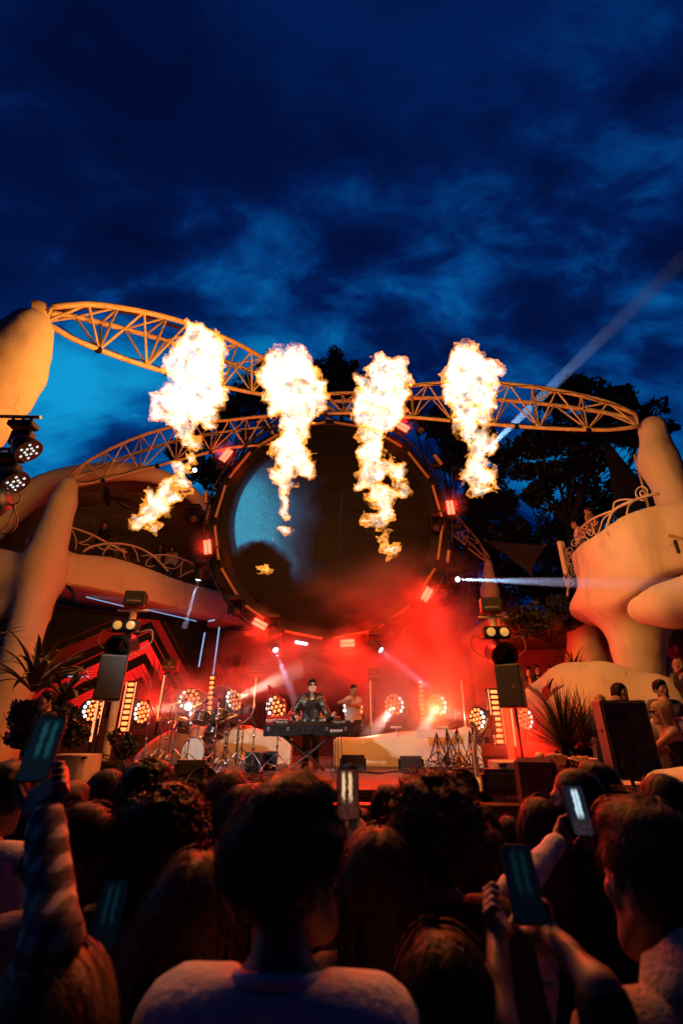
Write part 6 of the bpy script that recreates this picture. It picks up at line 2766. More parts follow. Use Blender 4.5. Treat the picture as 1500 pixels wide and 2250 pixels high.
CROWD = [  # label, head x, top y, head width px, hair, colour, top, head yaw, near
    ('person with smooth pulled-back brown hair beside the plaid sleeve', 197, 1757, 130, 'bun', 'brown', grey_c, -.75, 2),
    ('short haired person half hidden behind the raised plaid arm', 163, 1708, 84, 'short', 'dark', black_c, 0, 1),
    ('person in a white shirt at the left picture edge', 30, 1668, 96, 'short', 'dark', white_c, .2, 1),
    ('long haired person left of the curly heads', 246, 1682, 82, 'long', 'brown', black_c, -.2, 1),
    ('dark curly head nearest the bass drum', 335, 1662, 104, 'curly', 'black', black_c, -.2, 1),
    ('biggest dark curly head, left of the blonde', 377, 1714, 176, 'bigcurly', 'black', black_c, -.1, 2),
    ('blonde person with dark glasses pushed up on the head', 508, 1684, 96, 'long', 'blonde', maroon_c, .1, 2),
    ('long brown haired person right of the blonde with glasses', 536, 1712, 104, 'long', 'dark', black_c, .0, 1),
    ('person with very long light brown hair, near left of centre', 448, 1850, 205, 'long', 'light', black_c, .05, 2),
    ('person with straight black hair before the stage planks', 848, 1712, 74, 'long', 'black', black_c, 0, 1),
    ('person with tousled reddish curly hair and dark shirt, right of centre', 940, 1690, 168, 'curly', 'red', black_c, .35, 2),
    ('person with long dark blonde hair right of the big dark head', 832, 1800, 172, 'long', 'light', black_c, 0, 2),
    ('dark haired person half hidden behind the parted hair', 1046, 1752, 92, 'long', 'dark', black_c, .1, 1),
    ('long dark haired person below the red chair', 1176, 1738, 114, 'long', 'dark', black_c, .1, 1),
    ('person with cropped dark hair, dark jacket, near the lit phone', 1252, 1684, 92, 'buzz', 'black', black_c, .8, 1),
    ('short haired person in front of the big loudspeaker', 1300, 1668, 78, 'short', 'dark', grey_c, .5, 1),
    ('person with long dark brown hair low at the right of centre', 962, 2005, 255, 'long', 'dark', black_c, 0, 2),
    ('dark short haired person behind the knit shirt man', 1372, 1724, 82, 'short', 'black', black_c, 0, 1),
    ('long black haired person below the big loudspeaker', 1440, 1690, 104, 'long', 'black', black_c, .1, 1),
    ('reddish short haired head cut by the right edge', 1494, 1786, 104, 'short', 'red', grey_c, .2, 1),
    ('long blonde head in the bottom left corner', 158, 2045, 285, 'long', 'blonde', black_c, .1, 2),
    ('person with twisted auburn hair buns at the bottom centre', 735, 2112, 245, 'topknot', 'red', black_c, -.1, 2),
    ('long haired person deep in the crowd left of the big dark head', 596, 1722, 80, 'long', 'dark', black_c, .1, 1),
    ('person in dark top between the curly head and the stage', 690, 1728, 78, 'short', 'black', black_c, .1, 1),
    ('dark head low between the plaid arm and the long hair', 92, 1742, 74, 'short', 'black', grey_c, 0, 1),
    ('dark bowed head just under the two curly heads', 290, 1752, 72, 'short', 'black', black_c, .2, 1),
    ('brown head between the biggest curls and the blonde', 462, 1764, 80, 'long', 'brown', black_c, .1, 1),
    ('small dark head left of the dark blonde hair', 792, 1764, 68, 'short', 'black', black_c, -.1, 1),
    ('small brown head right of the parted hair', 1112, 1776, 74, 'long', 'brown', black_c, .1, 1),
    ('dark head squeezed in below the lit phone', 1330, 1792, 84, 'short', 'black', black_c, .2, 1),
    ('blonde hair behind the cropped head', 1216, 1748, 84, 'long', 'blonde', black_c, .1, 1),
]
for i, (lab, x, yt, w, hr, hcx, tp, hy, nr) in enumerate(CROWD):
    d = 1000 * W(hr) / w
    person(lab, (x, yt), depth=d, yaw=random.uniform(-.15, .15), hyaw=hy, hpitch=-.0 + random.uniform(-.05, .12), hair=hr, hcol=hcx, top=tp, sleeve='short' if tp is not black_c else 'long', near=nr, group=CG, seed=i)

# sunglasses on the blonde
sunglasses(bpy.data.objects['person.006'], .085)

# the man in the middle
main = person('tall dark haired person in a white t-shirt at the centre, seen from behind', (642, 1688), depth=.87, yaw=-.12, hyaw=-.62, hpitch=.12, hair='thick', hcol='dark', top=white_c, sleeve='short', near=2, group=CG, seed=40)
on_head(main, lambda mb: mb.torus((0, -.03, -.175), .066, .0035, (0, .25, 1), 40, 5), 'neck_chain', black_metal)

mb = MB()
mb.torus((0, -.012, 1.482), .071, .011, (0, .28, 1), 40, 8)
mb.build('neck_band', white_c, main, True, True)

# the man at the right in the knit shirt
rm = person('short brown haired person in a cream knit collared shirt at the right edge', (1400, 1752), depth=.88, yaw=.1, hyaw=.28, hpitch=.02, hair='short', hcol='brown', top=cream_c, sleeve='short', near=2, group=CG, seed=41)


def collar(p, mt, zc=1.49, r=.092, tilt=.35):
    mb = MB()
    n = 40
    rings = []
    for rr, dz in ((r * .78, .045), (r * .86, .05), (r * 1.08, -.01), (r * 1.18, -.045), (r * 1.1, -.045)):
        a = np.linspace(.35, 2 * math.pi - .35, n) + math.pi / 2
        rings.append(np.stack((np.cos(a) * rr, np.sin(a) * rr - .005, zc + dz + -.06 * np.sin(a) * 1.0 + .004 * np.sin(a * 5)), 1))
    mb.loft(rings, closed=False)
    return mb.build('collar', mt, p, True, True)


collar(rm, cream_c)

# raised phones and their owners
# 1: plaid sleeve at the left
plaid, t_, b_ = mat_new('plaid')
co = N(t_, 'ShaderNodeTexCoord').outputs['Object']
sx = N(t_, 'ShaderNodeSeparateXYZ')
t_.links.new(co, sx.inputs[0])
bands = []
for ax, sc_ in ((0, 150), (2, 130)):
    bands.append(smooth01(t_, M(t_, 'SINE', M(t_, 'MULTIPLY', sx.outputs[ax], sc_)), -.2, .35))
t_.links.new(ramp(t_, M(t_, 'MULTIPLY', M(t_, 'ADD', bands[0], bands[1]), .5), [(0, (.01, .014, .03)), (.5, (.10, .09, .09)), (1, (.50, .42, .34))]), b_.inputs['Base Color'])
b_.inputs['Roughness'].default_value = .85
pl_el, pl_wr = pt(112, 2075, .98), pt(102, 1788, 1.12)
pl = person('person in a plaid shirt at the left edge raising a phone', (-75, 1900), depth=.95, yaw=-.1, hyaw=0, hair='short', hcol='dark', top=plaid, sleeve='long', near=1, group=CG, seed=42,
            arms={'R': (pl_el, pl_wr)}, hands={'R': 'grip'}, palm={'R': (0.25, -1, 0)})
def in_hand(p, side, label, img, size=(.076, .155), lift=.118):
    w_, x_, y_, d_, k_ = GRIP[p.name][side]
    c_ = w_ + d_ * lift * k_ - y_ * .018 * k_
    return phone(label, c_, x_, d_, size=(size[0] * k_, size[1] * k_), img=img)


w_, x_, y_, d_, k_ = GRIP[pl.name]['R']
phone('phone with teal flame picture held up in the plaid arm', w_ + d_ * .195 * k_ - y_ * .018 * k_ + np.array((.006, 0, 0)), (1, .05, 0), (-.40, .2, 1), size=(.070, .140), img=0)
# 2: two hands on a dark phone, near right
own = person('person below the frame holding a dark phone with both hands', (1205, 2290), depth=.70, yaw=0, hair='long', hcol='dark', top=black_c, sleeve='elbow', near=1, group=CG, seed=43,
             arms={'L': (pt(1100, 2290, 1.02), pt(1092, 2062, 1.15)), 'R': (pt(1320, 2180, 1.02), pt(1206, 2050, 1.15))}, hands={'L': 'grip', 'R': 'grip'}, palm={'L': (.55, -1, 0), 'R': (-.55, -1, 0)}, skin=skin_dim)
phone('dark phone held in two hands at the lower right', pt(1147, 1940, 1.15), (1, 0, 0), (.29, .35, 1), size=(.064, .128), img=2)
# 3: white cuff and lit phone
cuff = person('person with parted dark hair and white sleeves raising a lit phone', (1055, 1795), depth=1.62, yaw=-.1, hyaw=-.1, hair='long', hcol='dark', top=white_c, sleeve='long', near=1, group=CG, seed=44,
              arms={'R': (pt(1128, 1965, 1.66), pt(1226, 1845, 1.9))}, hands={'R': 'grip'}, palm={'R': (.1, -1, 0)})
phone('lit phone filming a bright flame, held up right of centre', pt(1268, 1780, 1.90), (1, .05, 0), (.28, .2, 1), size=(.075, .152), img=1)
# 4: phone ahead of the tall man
ph4 = person('person ahead of the tall dark haired man filming with a phone', (705, 1770), depth=1.75, yaw=-.3, hyaw=-.2, hair='long', hcol='dark', top=cloth('mustard', (.5, .3, .08)), sleeve='long', near=1, group=CG, seed=45,
             arms={'R': (pt(800, 1870, 1.95), pt(778, 1812, 2.05))}, hands={'R': 'grip'}, palm={'R': (0, -1, 0)})
phone('phone showing the red stage beside the tall dark head', pt(764, 1744, 2.04), (1, .05, 0), (0, .2, 1), size=(.085, .172), img=3)
# 5: lower phone by the smooth pulled-back hair
ph5 = phone('dim phone held low behind the pulled-back hair', pt(240, 2010, 1.55), (1, 0, .05), (0, .4, 1), size=(.075, .15), img=2)

# ------------------------------------------------------------ terrace and balconies
TGp = 'guests on the terrace and balconies'
TER = [  # label, head px, Y, yaw, head yaw, hair, colour, top, sleeve, skin
    ('bald guest in a navy polo bending by the big loudspeaker', (1318, 1545), 6.9, 2.2, .3, None, 'dark', navy_c, 'short'),
    ('smiling guest with long wavy dark hair behind the big loudspeaker', (1362, 1520), 7.6, 3.4, .2, 'long', 'dark', black_c, 'elbow'),
    ('bald guest just behind the top of the big loudspeaker', (1352, 1550), 6.6, 1.2, .2, None, 'dark', navy_c, 'short'),
    ('smiling dark haired guest in a grey polo at the right', (1451, 1515), 7.3, 2.9, .3, 'short', 'black', grey_c, 'short'),
    ('bald bearded guest behind the blonde with sunglasses', (1462, 1552), 6.5, 2.6, .3, None, 'dark', cloth('pale', (.5, .42, .38)), 'short'),
    ('bald guest in black standing at the right edge under the balcony', (1489, 1462), 8.6, 1.6, 0, None, 'dark', black_c, 'long'),
    ('guest in a white shirt seated in the dark arcade at the far right', (1488, 1425), 10.9, 2.4, 0, 'short', 'black', white_c, 'short'),
    ('leftmost long haired guest on the far bench', (1160, 1476), 12.2, 3.0, 0, 'long', 'dark', maroon_c, 'none'),
    ('long haired guest in dark on the far bench', (1178, 1472), 12.0, 3.3, 0, 'long', 'black', black_c, 'none'),
    ('long haired guest nearest the far palm', (1207, 1474), 11.8, 2.8, 0, 'long', 'brown', grey_c, 'none'),
    ('guest leaning in before the far pillar, leftmost', (1290, 1478), 12.6, 2.0, 0, 'short', 'black', grey_c, 'short'),
    ('guest with bowed head between two before the far pillar', (1311, 1483), 12.4, 2.6, 0, 'short', 'dark', black_c, 'short'),
    ('guest before the far pillar turned to the stage', (1327, 1475), 12.5, 2.3, 0, 'short', 'black', maroon_c, 'short'),
    ('rightmost seated guest before the flared pillar', (1343, 1477), 12.3, 2.2, 0, 'short', 'dark', black_c, 'short'),
    ('guest in a white top bending over the right balcony railing', (1262, 1152), 11.9, 1.2, 0, 'short', 'dark', white_c, 'none'),
    ('guest with bare back standing on the right balcony', (1291, 1122), 11.2, .4, .2, 'bun', 'dark', None, 'none'),
    ('guest in black with folded arms on the left balcony', (232, 1153), 16.2, 3.0, -.3, 'short', 'black', black_c, 'long'),
    ('guest in a cap behind the left balcony railing', (262, 1196), 16.6, 3.2, 0, 'short', 'dark', grey_c, 'short'),
    ('guest in a brown top low behind the left balcony railing', (275, 1212), 16.4, 3.2, 0, 'long', 'dark', cloth('brown', (.15, .07, .05)), 'short'),
    ('dark clothed guest at the ring end of the left balcony', (354, 1202), 17.2, 3.1, 0, 'long', 'black', black_c, 'long'),
    ('long haired guest in a pale jacket on the left balcony', (379, 1206), 17.2, 3.2, 0, 'long', 'dark', cloth('pale', (.5, .42, .38)), 'long'),
    ('guest in shade behind the left table', (104, 1540), 7.2, 2.6, 0, 'short', 'black', black_c, 'long'),
]
for i, (lab, hp, Yq, yw, hy, hr, hcx, tp, sl) in enumerate(TER):
    p = person(lab, hp, Y=Yq, yaw=yw, hyaw=hy, hair=hr, hcol=hcx, top=tp, sleeve=sl, H=1.72, near=1 if Yq < 8.7 else 0, group=TGp, skin=skin_guest, seed=i, legs=denim if i % 3 else black_c)
bl = person('blonde guest in dark sunglasses and a strapless black top at the right', (1450, 1566), Y=5.9, yaw=1.25, hyaw=.1, hair='long', hcol='gold', top=black_c, sleeve='none', strap=True, H=1.70, near=1, group=TGp, seed=60, skin=skin_guest,
            arms={'L': (pt(1432, 1650, 5.7), pt(1440, 1652, 5.5)), 'R': (pt(1488, 1640, 5.9), pt(1432, 1654, 5.7))}, legs=denim)
sunglasses(bl)
# ================================================================== THE PLAYER, HIS DESK, THE BAND GEAR
leather = mat('leather', (.018, .017, .017), .30, var=.2, scale=14, bump=.35, bscale=40, spec=.6)
dj = person('player in dark sunglasses and open black leather jacket behind the keyboard desk', (686, 1508), Y=10.45, yaw=math.pi + .08, hyaw=.1, hpitch=.16, hair='short', hcol='black', top=leather, sleeve='long', jacket=True, under=black_c, H=1.80, near=2, legs=black_c, skin=skin_pale, seed=70,
            arms={'R': (pt(641, 1572, 10.35), pt(651, 1574, 10.05)), 'L': (pt(722, 1582, 10.25), pt(729, 1573, 10.02))}, hands={'R': 'play', 'L': 'relax'}, palm={'R': (0, 0, -1), 'L': (-1, .3, 0)})
sunglasses(dj)
collar(dj, leather, 1.50, .10)
# necklace
root, Rb, k, hl, Rh = INFO[dj.name]
mb = MB()
mb.path(curve([(-.06, .06, 1.46), (-.03, .115, 1.40), (0, .13, 1.375), (.03, .115, 1.40), (.06, .06, 1.46)], 20), .003, 5)
mb.ball((0, .135, 1.365), (.014, .006, .016), 10, 6)
mb.build('necklace', chrome, dj, True, True)

gt = person('band member in a pale sleeveless top playing in the smoke, right of the player', (777, 1516), Y=12.0, yaw=math.pi + .5, hyaw=.2, hpitch=-.3, hair='buzz', hcol='black', top=cloth('pale', (.5, .42, .38)), sleeve='none', H=1.78, near=1, seed=71, legs=black_c, skin=skin_guest,
            arms={'R': (pt(745, 1545, 11.9), pt(765, 1540, 11.6)), 'L': (pt(790, 1550, 12.0), pt(772, 1548, 11.7))})

# ---- the desk ------------------------------------------------------------------------
dk = thing('keyboard_desk', 'black flight case keyboard desk on a crossed stand before the player', 'desk', (pt(676, 1602, 9.9)[0], 9.9, STAGE_Z))
c = pt(676, 1604, 9.9)
DW = 185 * mpp(1604, 9.9)
DH = 24 * mpp(1604, 9.9)
case_m = mat('flight_case', (.014, .014, .018), .4, var=.2, scale=15, bump=.1, bscale=120)
m = MB()
m.box(c, (DW, .48, DH), None, .012)
m.build('case', case_m, dk)
for s in (-1, 1):
    m = MB()
    m.box(c + (s * DW * .488, 0, 0), (.05, .50, DH * 1.06), None, .012)
    m.build('corner_guard', black_metal, dk)
m = MB()
m.box(c + (0, -.243, DH * .44), (DW * .98, .012, .018))
m.build('edge_trim', mat('edge_trim', (.25, .12, .06), .3, .8), dk)
m = MB()
m.box(c + (0, -.246, -.01), (.24, .016, DH * .72), None, .006)
m.build('handle_plate', mat('handle_plate', (.03, .045, .08), .35, .5), dk)
m = MB()
m.path(curve([c + (-.07, -.27, .02), c + (-.07, -.29, -.05), c + (.07, -.29, -.05), c + (.07, -.27, .02)], 12), .010, 6)
m.build('handle', black_plastic, dk, True)
for x in (-.74, -.36, .38, .74):
    m = MB()
    m.box(c + (x, -.245, .02), (.055, .012, .075), None, .004)
    m.build('latch', grey_metal, dk)
m = MB()
for q in range(7):
    m.box(c + (.46 + q * .034, -.244, -.012), (.022, .006, .05 - .012 * (q % 2)))
m.build('socket_row', print_white, dk)['kind'] = 'stuff'
for s in (-1, 1):
    for yy in (-.16, .16):
        m = MB()
        a = c + (s * .46, yy, -DH * .5)
        b = np.array((c[0] - s * .34, c[1] + yy, STAGE_Z + .03))
        m.path([a + (s * .06, 0, .0), a, b], .022, 8)
        m.build('stand_leg', black_metal, dk, 40)
for yy in (-.16, .16):
    m = MB()
    m.tube((c[0], c[1] + yy - .02, STAGE_Z + .33), (c[0], c[1] + yy + .02, STAGE_Z + .33), .05, n=12)
    m.build('pivot', black_metal, dk, 40)
ztop = c[2] + DH / 2
red_case = mat('red_instrument', (.42, .02, .012), .35, var=.05)
kb = thing('keyboard', 'red stage keyboard standing behind the left end of the desk', 'keyboard', (c[0] - .58, 10.3, ztop))
kc = np.array((c[0] - .55, 10.28, ztop + .085))
m = MB()
m.box(kc, (.62, .26, .14), rotx(.1), .01)
m.build('body', red_case, kb)
letter('nord stage 2', .105, kc + (-.06, -.137, -.012), rotx(.1), print_white, kb)
m = MB()
for q in range(14):
    m.box(kc + (-.27 + q * .04, -.02, .075), (.03, .12, .01))
m.build('knob_row', black_plastic, kb)['kind'] = 'stuff'
for s, xx, nm in ((0, -.50, 'black deck player at the left end of the desk'), (1, .62, 'black deck player at the right end of the desk')):
    t = thing('deck_player', nm, 'player', (c[0] + xx, 9.95, ztop))
    dc = np.array((c[0] + xx, 9.93, ztop + .028))
    m = MB()
    m.box(dc, (.34, .36, .052), None, .008)
    m.build('body', black_plastic, t)
    m = MB()
    m.lathe(dc + (0, -.03, .026), [(.11, 0), (.11, .012), (.03, .016)], n=26)
    m.build('jog_wheel', mat('jog_wheel', (.1, .1, .1), .3, .8), t, 40)
    letter('Pioneer DJ', .048, dc + (.0, -.184, .004), np.eye(3), print_white, t)
mxr = thing('mixer', 'black mixer with knobs at the middle of the desk', 'mixer', (c[0] + .05, 9.95, ztop))
m = MB()
m.box((c[0] + .05, 9.95, ztop + .025), (.62, .34, .05), None, .008)
m.build('body', black_plastic, mxr)
for q in range(11):
    for r_ in range(2):
        m = MB()
        m.lathe((c[0] - .22 + q * .054, 9.86 + r_ * .1, ztop + .05), [(.012, 0), (.010, .03), (.004, .032)], n=8)
        m.build('knob', chrome if (q + r_) % 3 else print_white, mxr, 40)
t = thing('synthesizer', 'grey synthesizer with an orange lid right of the player', 'keyboard', (c[0] + .42, 10.4, ztop))
m = MB()
m.box((c[0] + .42, 10.35, ztop + .07), (.42, .3, .10), None, .01)
m.build('body', grey_metal, t)
m = MB()
m.box((c[0] + .42, 10.4, ztop + .135), (.44, .3, .02), None, .004)
m.build('lid', mat('orange_lid', (.6, .16, .03), .4), t)
# cables hanging off the desk
for q, xx in enumerate((.50, .55, .60, .66)):
    m = MB()
    a = c + (xx, -.26, -.02)
    m.path(curve([a, a + (.0, -.03, -.3), a + (.03 * (q - 1), -.02, -.75), (a[0] + .1 * q, a[1] - .02, STAGE_Z + .03), (a[0] + .4 + .12 * q, a[1] + .1, STAGE_Z + .015)], 24), .008, 5)
    tag(m.build('cable', cable_mat, None, True, loc=a), 'black cable hanging from the right end of the desk, %s' % ('first', 'second', 'third', 'last')[q], 'cable', 'cables hanging off the desk')
lt = thing('barn_door_lamp', 'barn door lamp left of the player, red light put into its colour', 'lamp', tuple(pt(606, 1570, 11.6)))
cc = pt(608, 1540, 11.6)
m = MB()
m.box(cc + (0, 0, .13), (.62, .04, .06), roty(.75), .01)
m.build('barn_door', red_case, lt)  # the red light falling on it is put into this colour
m = MB()
m.tube(cc + (-.2, 0, .3), cc + (-.2, .0, -.35), .02)
m.tube(cc + (.22, 0, -.05), cc + (.22, .0, -.35), .02)
m.build('frame', red_case, lt)

# ---- drum kit ------------------------------------------------------------------------
skin_d = mat('drum_skin', (.70, .62, .52), .5, var=.05, scale=4)
shell_m = mat('drum_shell', (.06, .03, .025), .25, var=.15, coat=.4)
hoop_m = mat('drum_hoop', (.30, .18, .10), .3, .5)


def drum(label, c, r, dpt, axis, name='drum', port=False):
    t = thing(name, label, 'drum', tuple(c), 'drums of the kit')
    ax = unit(axis)
    c = np.asarray(c, float)
    m = MB()
    m.lathe(c, [(r * .985, 0), (r * .985, dpt)], ax, 32)
    m.build('shell', shell_m, t, 40)
    for h_ in (0, dpt):
        m = MB()
        m.torus(c + ax * h_, r, r * .045 + .006, ax, 40, 8)
        m.build('hoop', hoop_m if port else chrome, t, True)
        m = MB()
        m.lathe(c + ax * (h_ + (-.006 if h_ == 0 else -.004)), [(r * .96, 0), (r * .96, .01)], ax, 32)
        m.build('drumhead', skin_d, t, 40)
    x, y, z = frame(ax)
    for q in range(8):
        a = q * math.pi / 4 + .3
        o_ = (x * math.cos(a) + y * math.sin(a)) * (r * 1.04)
        m = MB()
        m.tube(c + ax * .02 + o_, c + ax * (dpt - .02) + o_, .008, n=6)
        m.build('tension_rod', chrome, t, True)
    return t


bd = pt(424, 1652, 10.9)
bd[2] = STAGE_Z + .30
tb = drum('bass drum with cream front skin facing the crowd', bd, .29, .42, (.35, 1, .02), port=True)
ax = unit((.35, 1, .02))
m = MB()
m.lathe(bd - ax * .015 + (.13, 0, -.1), [(.085, 0), (.085, .008), (.06, .01)], ax, 24)
m.build('port_ring', black_plastic, tb, 40)
for px, py, Y, r, d_, lab in ((438, 1588, 11.1, .17, .2, 'left rack tom above the bass drum'), (478, 1586, 11.0, .18, .22, 'right rack tom above the bass drum'), (470, 1616, 11.3, .22, .3, 'floor tom right of the bass drum'), (398, 1605, 11.4, .18, .14, 'snare drum left of the bass drum')):
    drum(lab, pt(px, py, Y), r, d_, (.1, .35, 1))


def tripod_stand(t, x, y, z0, z1, r=.42, matl=chrome, az=0.0, tube=.014):
    m = MB()
    m.tube((x, y, z0 + .12), (x, y, z1), tube, tube * .7, n=8)
    m.build('pole', matl, t, 40)
    for k in range(3):
        a = az + k * 2 * math.pi / 3
        m = MB()
        hub = np.array((x, y, z0 + r * 1.0))
        mid = np.array((x + math.cos(a) * r * .62, y + math.sin(a) * r * .62, z0 + r * .52))
        ft = np.array((x + math.cos(a) * r, y + math.sin(a) * r, z0 + .015))
        m.path([hub, mid, ft], .010, 6)
        m.tube((x, y, z0 + r * .35), mid, .007, n=5)
        m.build('leg', matl, t, 40)
    for q in (.45, .7):
        m = MB()
        zz = z0 + (z1 - z0) * q
        m.lathe((x, y, zz), [(.018, 0), (.024, .01), (.024, .05), (.018, .06)], n=8)
        m.build('collar', matl, t, 40)


cym_m = mat('bronze', (.55, .36, .14), .25, .95, var=.1)
for k, (px, py, Y, r) in enumerate(((392, 1578, 10.9, .22), (505, 1572, 10.9, .24), (360, 1580, 11.3, .2), (535, 1598, 11.2, .2), (440, 1570, 11.6, .24))):
    c_ = pt(px, py, Y)
    t = thing('cymbal_stand', ['cymbal on a stand at the front left of the drums', 'cymbal on a stand right of the rack toms', 'cymbal at the outer left of the drums', 'small cymbal at the outer right of the drums', 'cymbal at the back of the drums'][k], 'cymbal', (c_[0], c_[1], STAGE_Z), 'cymbals of the drum kit')
    tripod_stand(t, c_[0], c_[1], STAGE_Z, c_[2], .36, az=k)
    m = MB()
    m.lathe(c_, [(r, -.012), (r * .6, .008), (r * .2, .018), (r * .18, .035), (.02, .045)], unit((.12 * (-1) ** k, -.2, 1)), 30)
    m.build('cymbal', cym_m, t, 40)
for k, (px, pyt, pyb, Y) in enumerate(((425, 1553, 1680, 10.0), (481, 1540, 1690, 9.9), (530, 1545, 1690, 9.7), (378, 1550, 1670, 10.2), (333, 1555, 1665, 10.4), (560, 1590, 1690, 9.9), (500, 1580, 1700, 9.5), (610, 1620, 1695, 9.6))):
    a = pt(px, pyt, Y)
    t = thing('microphone_stand', ['microphone stand before the bass drum', 'microphone stand right of the bass drum', 'microphone stand nearest the desk', 'microphone stand left of the bass drum', 'microphone stand at the outer left', 'low percussion stand left of the desk', 'chrome stand with looping legs before the toms', 'short chrome stand under the desk end'][k], 'stand', (a[0], a[1], STAGE_Z), 'chrome stands round the drums')
    tripod_stand(t, a[0], a[1], STAGE_Z, a[2], .34, az=.7 * k)
    d_ = np.array((math.cos(k * 2.1) * .25, .12, .12))
    m = MB()
    m.tube(a - d_ * .5, a + d_ * .6, .008, n=6)
    m.build('boom', chrome, t, 40)
    m = MB()
    m.lathe(a + d_ * .6, [(.012, 0), (.016, .06), (.024, .09), (.026, .12), (.012, .14)], d_, 12)
    m.build('microphone', black_plastic, t, 40)
# clear acrylic discs round the drums


def clear_mat():
    m = bpy.data.materials.new('clear_acrylic')
    m.use_nodes = True
    t = m.node_tree
    t.nodes.clear()
    tr_ = N(t, 'ShaderNodeBsdfTransparent')
    tr_.inputs[0].default_value = (.95, .95, .95, 1)
    gl = N(t, 'ShaderNodeBsdfGlossy')
    gl.inputs['Roughness'].default_value = .12
    df = N(t, 'ShaderNodeBsdfDiffuse')
    df.inputs[0].default_value = (.6, .6, .62, 1)
    nz = N(t, 'ShaderNodeTexNoise')
    nz.inputs['Scale'].default_value = 9
    nz.inputs['Detail'].default_value = 8
    t.links.new(N(t, 'ShaderNodeNewGeometry').outputs['Position'], nz.inputs['Vector'])
    m1 = N(t, 'ShaderNodeMixShader')
    t.links.new(M(t, 'MULTIPLY', smooth01(t, nz.outputs[0], .5, .75), .22), m1.inputs[0])
    t.links.new(tr_.outputs[0], m1.inputs[1])
    t.links.new(df.outputs[0], m1.inputs[2])
    m2 = N(t, 'ShaderNodeMixShader')
    m2.inputs[0].default_value = .10
    t.links.new(m1.outputs[0], m2.inputs[1])
    t.links.new(gl.outputs[0], m2.inputs[2])
    out = N(t, 'ShaderNodeOutputMaterial')
    t.links.new(m2.outputs[0], out.inputs[0])
    return m


ACR = clear_mat()
for k, (px, py, r_px, Y, az) in enumerate(((424, 1553, 36, 11.2, .25), (484, 1545, 36, 11.6, .1), (528, 1550, 36, 11.0, -.35), (385, 1553, 34, 11.9, .5))):
    c_ = pt(px, py, Y)
    r = r_px * mpp(py, Y)
    t = thing('clear_disc', ['clear round screen disc in front of the white flare', 'clear round screen disc behind the rack toms', 'rightmost clear round screen disc', 'leftmost clear round screen disc'][k], 'disc', (c_[0], c_[1], STAGE_Z), 'clear discs round the drums')
    axd = RT(az, .1) @ np.array((0, -1.0, 0))
    m = MB()
    m.lathe(c_, [(r, 0), (r, .006)], axd, 40)
    m.build('pane', ACR, t)
    m = MB()
    m.torus(c_, r, .007, axd, 48, 6)
    m.build('rim', mat('acrylic_edge', (.6, .55, .55), .15), t, True)
    m = MB()
    m.tube(c_ - (0, 0, r), (c_[0], c_[1], STAGE_Z), .016, n=8)
    m.build('pole', chrome, t, 40)

# ---- cable thickets on the right and extra stands --------------------------------------
rng = np.random.default_rng(5)
for k, (px, py, Y) in enumerate(((980, 1600, 9.9), (1003, 1600, 9.7), (1030, 1605, 9.5), (958, 1610, 10.2))):
    a = pt(px, py, Y)
    t = thing('cable_stand', ['black stand hung with cables behind the fan', 'black stand hung with cables beside the painted board', 'black stand hung with cables next to the pedestal', 'leftmost black stand hung with cables'][k], 'stand', (a[0], a[1], STAGE_Z), 'stands hung with cables at the right')
    tripod_stand(t, a[0], a[1], STAGE_Z, a[2], .36, black_metal, k * .9)
    for q in range(5):
        b = a + (rng.uniform(-.35, .35), rng.uniform(-.2, .2), rng.uniform(-.25, 0))
        e = np.array((a[0] + rng.uniform(-.6, .7), a[1] + rng.uniform(-.5, .2), STAGE_Z + .02))
        m = MB()
        m.path(curve([a, (a + b) / 2 + (0, 0, -.25), b + (0, 0, -.45), (b + e) / 2 + (rng.uniform(-.2, .2), 0, -.2), e], 22), .008, 5)
        m.build('hanging_cable', cable_mat, t, True)
    m = MB()
    m.tube((a[0] - .04, a[1], STAGE_Z + .36), (a[0] + .04, a[1], STAGE_Z + .36), .03, n=8)
    m.build('clamp', mat('yellow_clamp', (.6, .38, .04), .5), t, 40)
m = MB()
for q in range(34):
    c0 = ptz(1000 + rng.uniform(-60, 130), 1722 + rng.uniform(-14, 14), STAGE_Z)
    pts_ = [c0 + (rng.uniform(-.5, .5), rng.uniform(-.3, .3), rng.uniform(.01, .10)) for _ in range(5)]
    m.path(curve(pts_, 20), .008, 5)
tag(m.build('cable_tangle', cable_mat, None, True, loc=ptz(1020, 1725, STAGE_Z)), 'tangle of black cables on the deck at the right stage corner', 'cables', kind='stuff')
m = MB()
for q in range(16):
    c0 = ptz(480 + rng.uniform(-90, 140), 1712 + rng.uniform(-14, 10), STAGE_Z)
    pts_ = [c0 + (rng.uniform(-.5, .5), rng.uniform(-.3, .3), .012 + rng.uniform(0, .03)) for _ in range(5)]
    m.path(curve(pts_, 20), .008, 5)
tag(m.build('cable_tangle', cable_mat, None, True, loc=ptz(480, 1712, STAGE_Z)), 'black cables lying on the deck before the drums', 'cables', kind='stuff')
m = MB()
m.path(curve([ptz(800, 1697, STAGE_Z) + (0, 0, .01), ptz(830, 1701, STAGE_Z) + (0, 0, .01), ptz(870, 1696, STAGE_Z) + (0, 0, .01), ptz(905, 1700, STAGE_Z) + (0, 0, .01), ptz(950, 1695, STAGE_Z) + (0, 0, .01)], 30), .011, 6)
tag(m.build('cable', cable_mat, None, True, loc=ptz(800, 1697, STAGE_Z)), 'black cable running along the deck between the right wedges', 'cable')
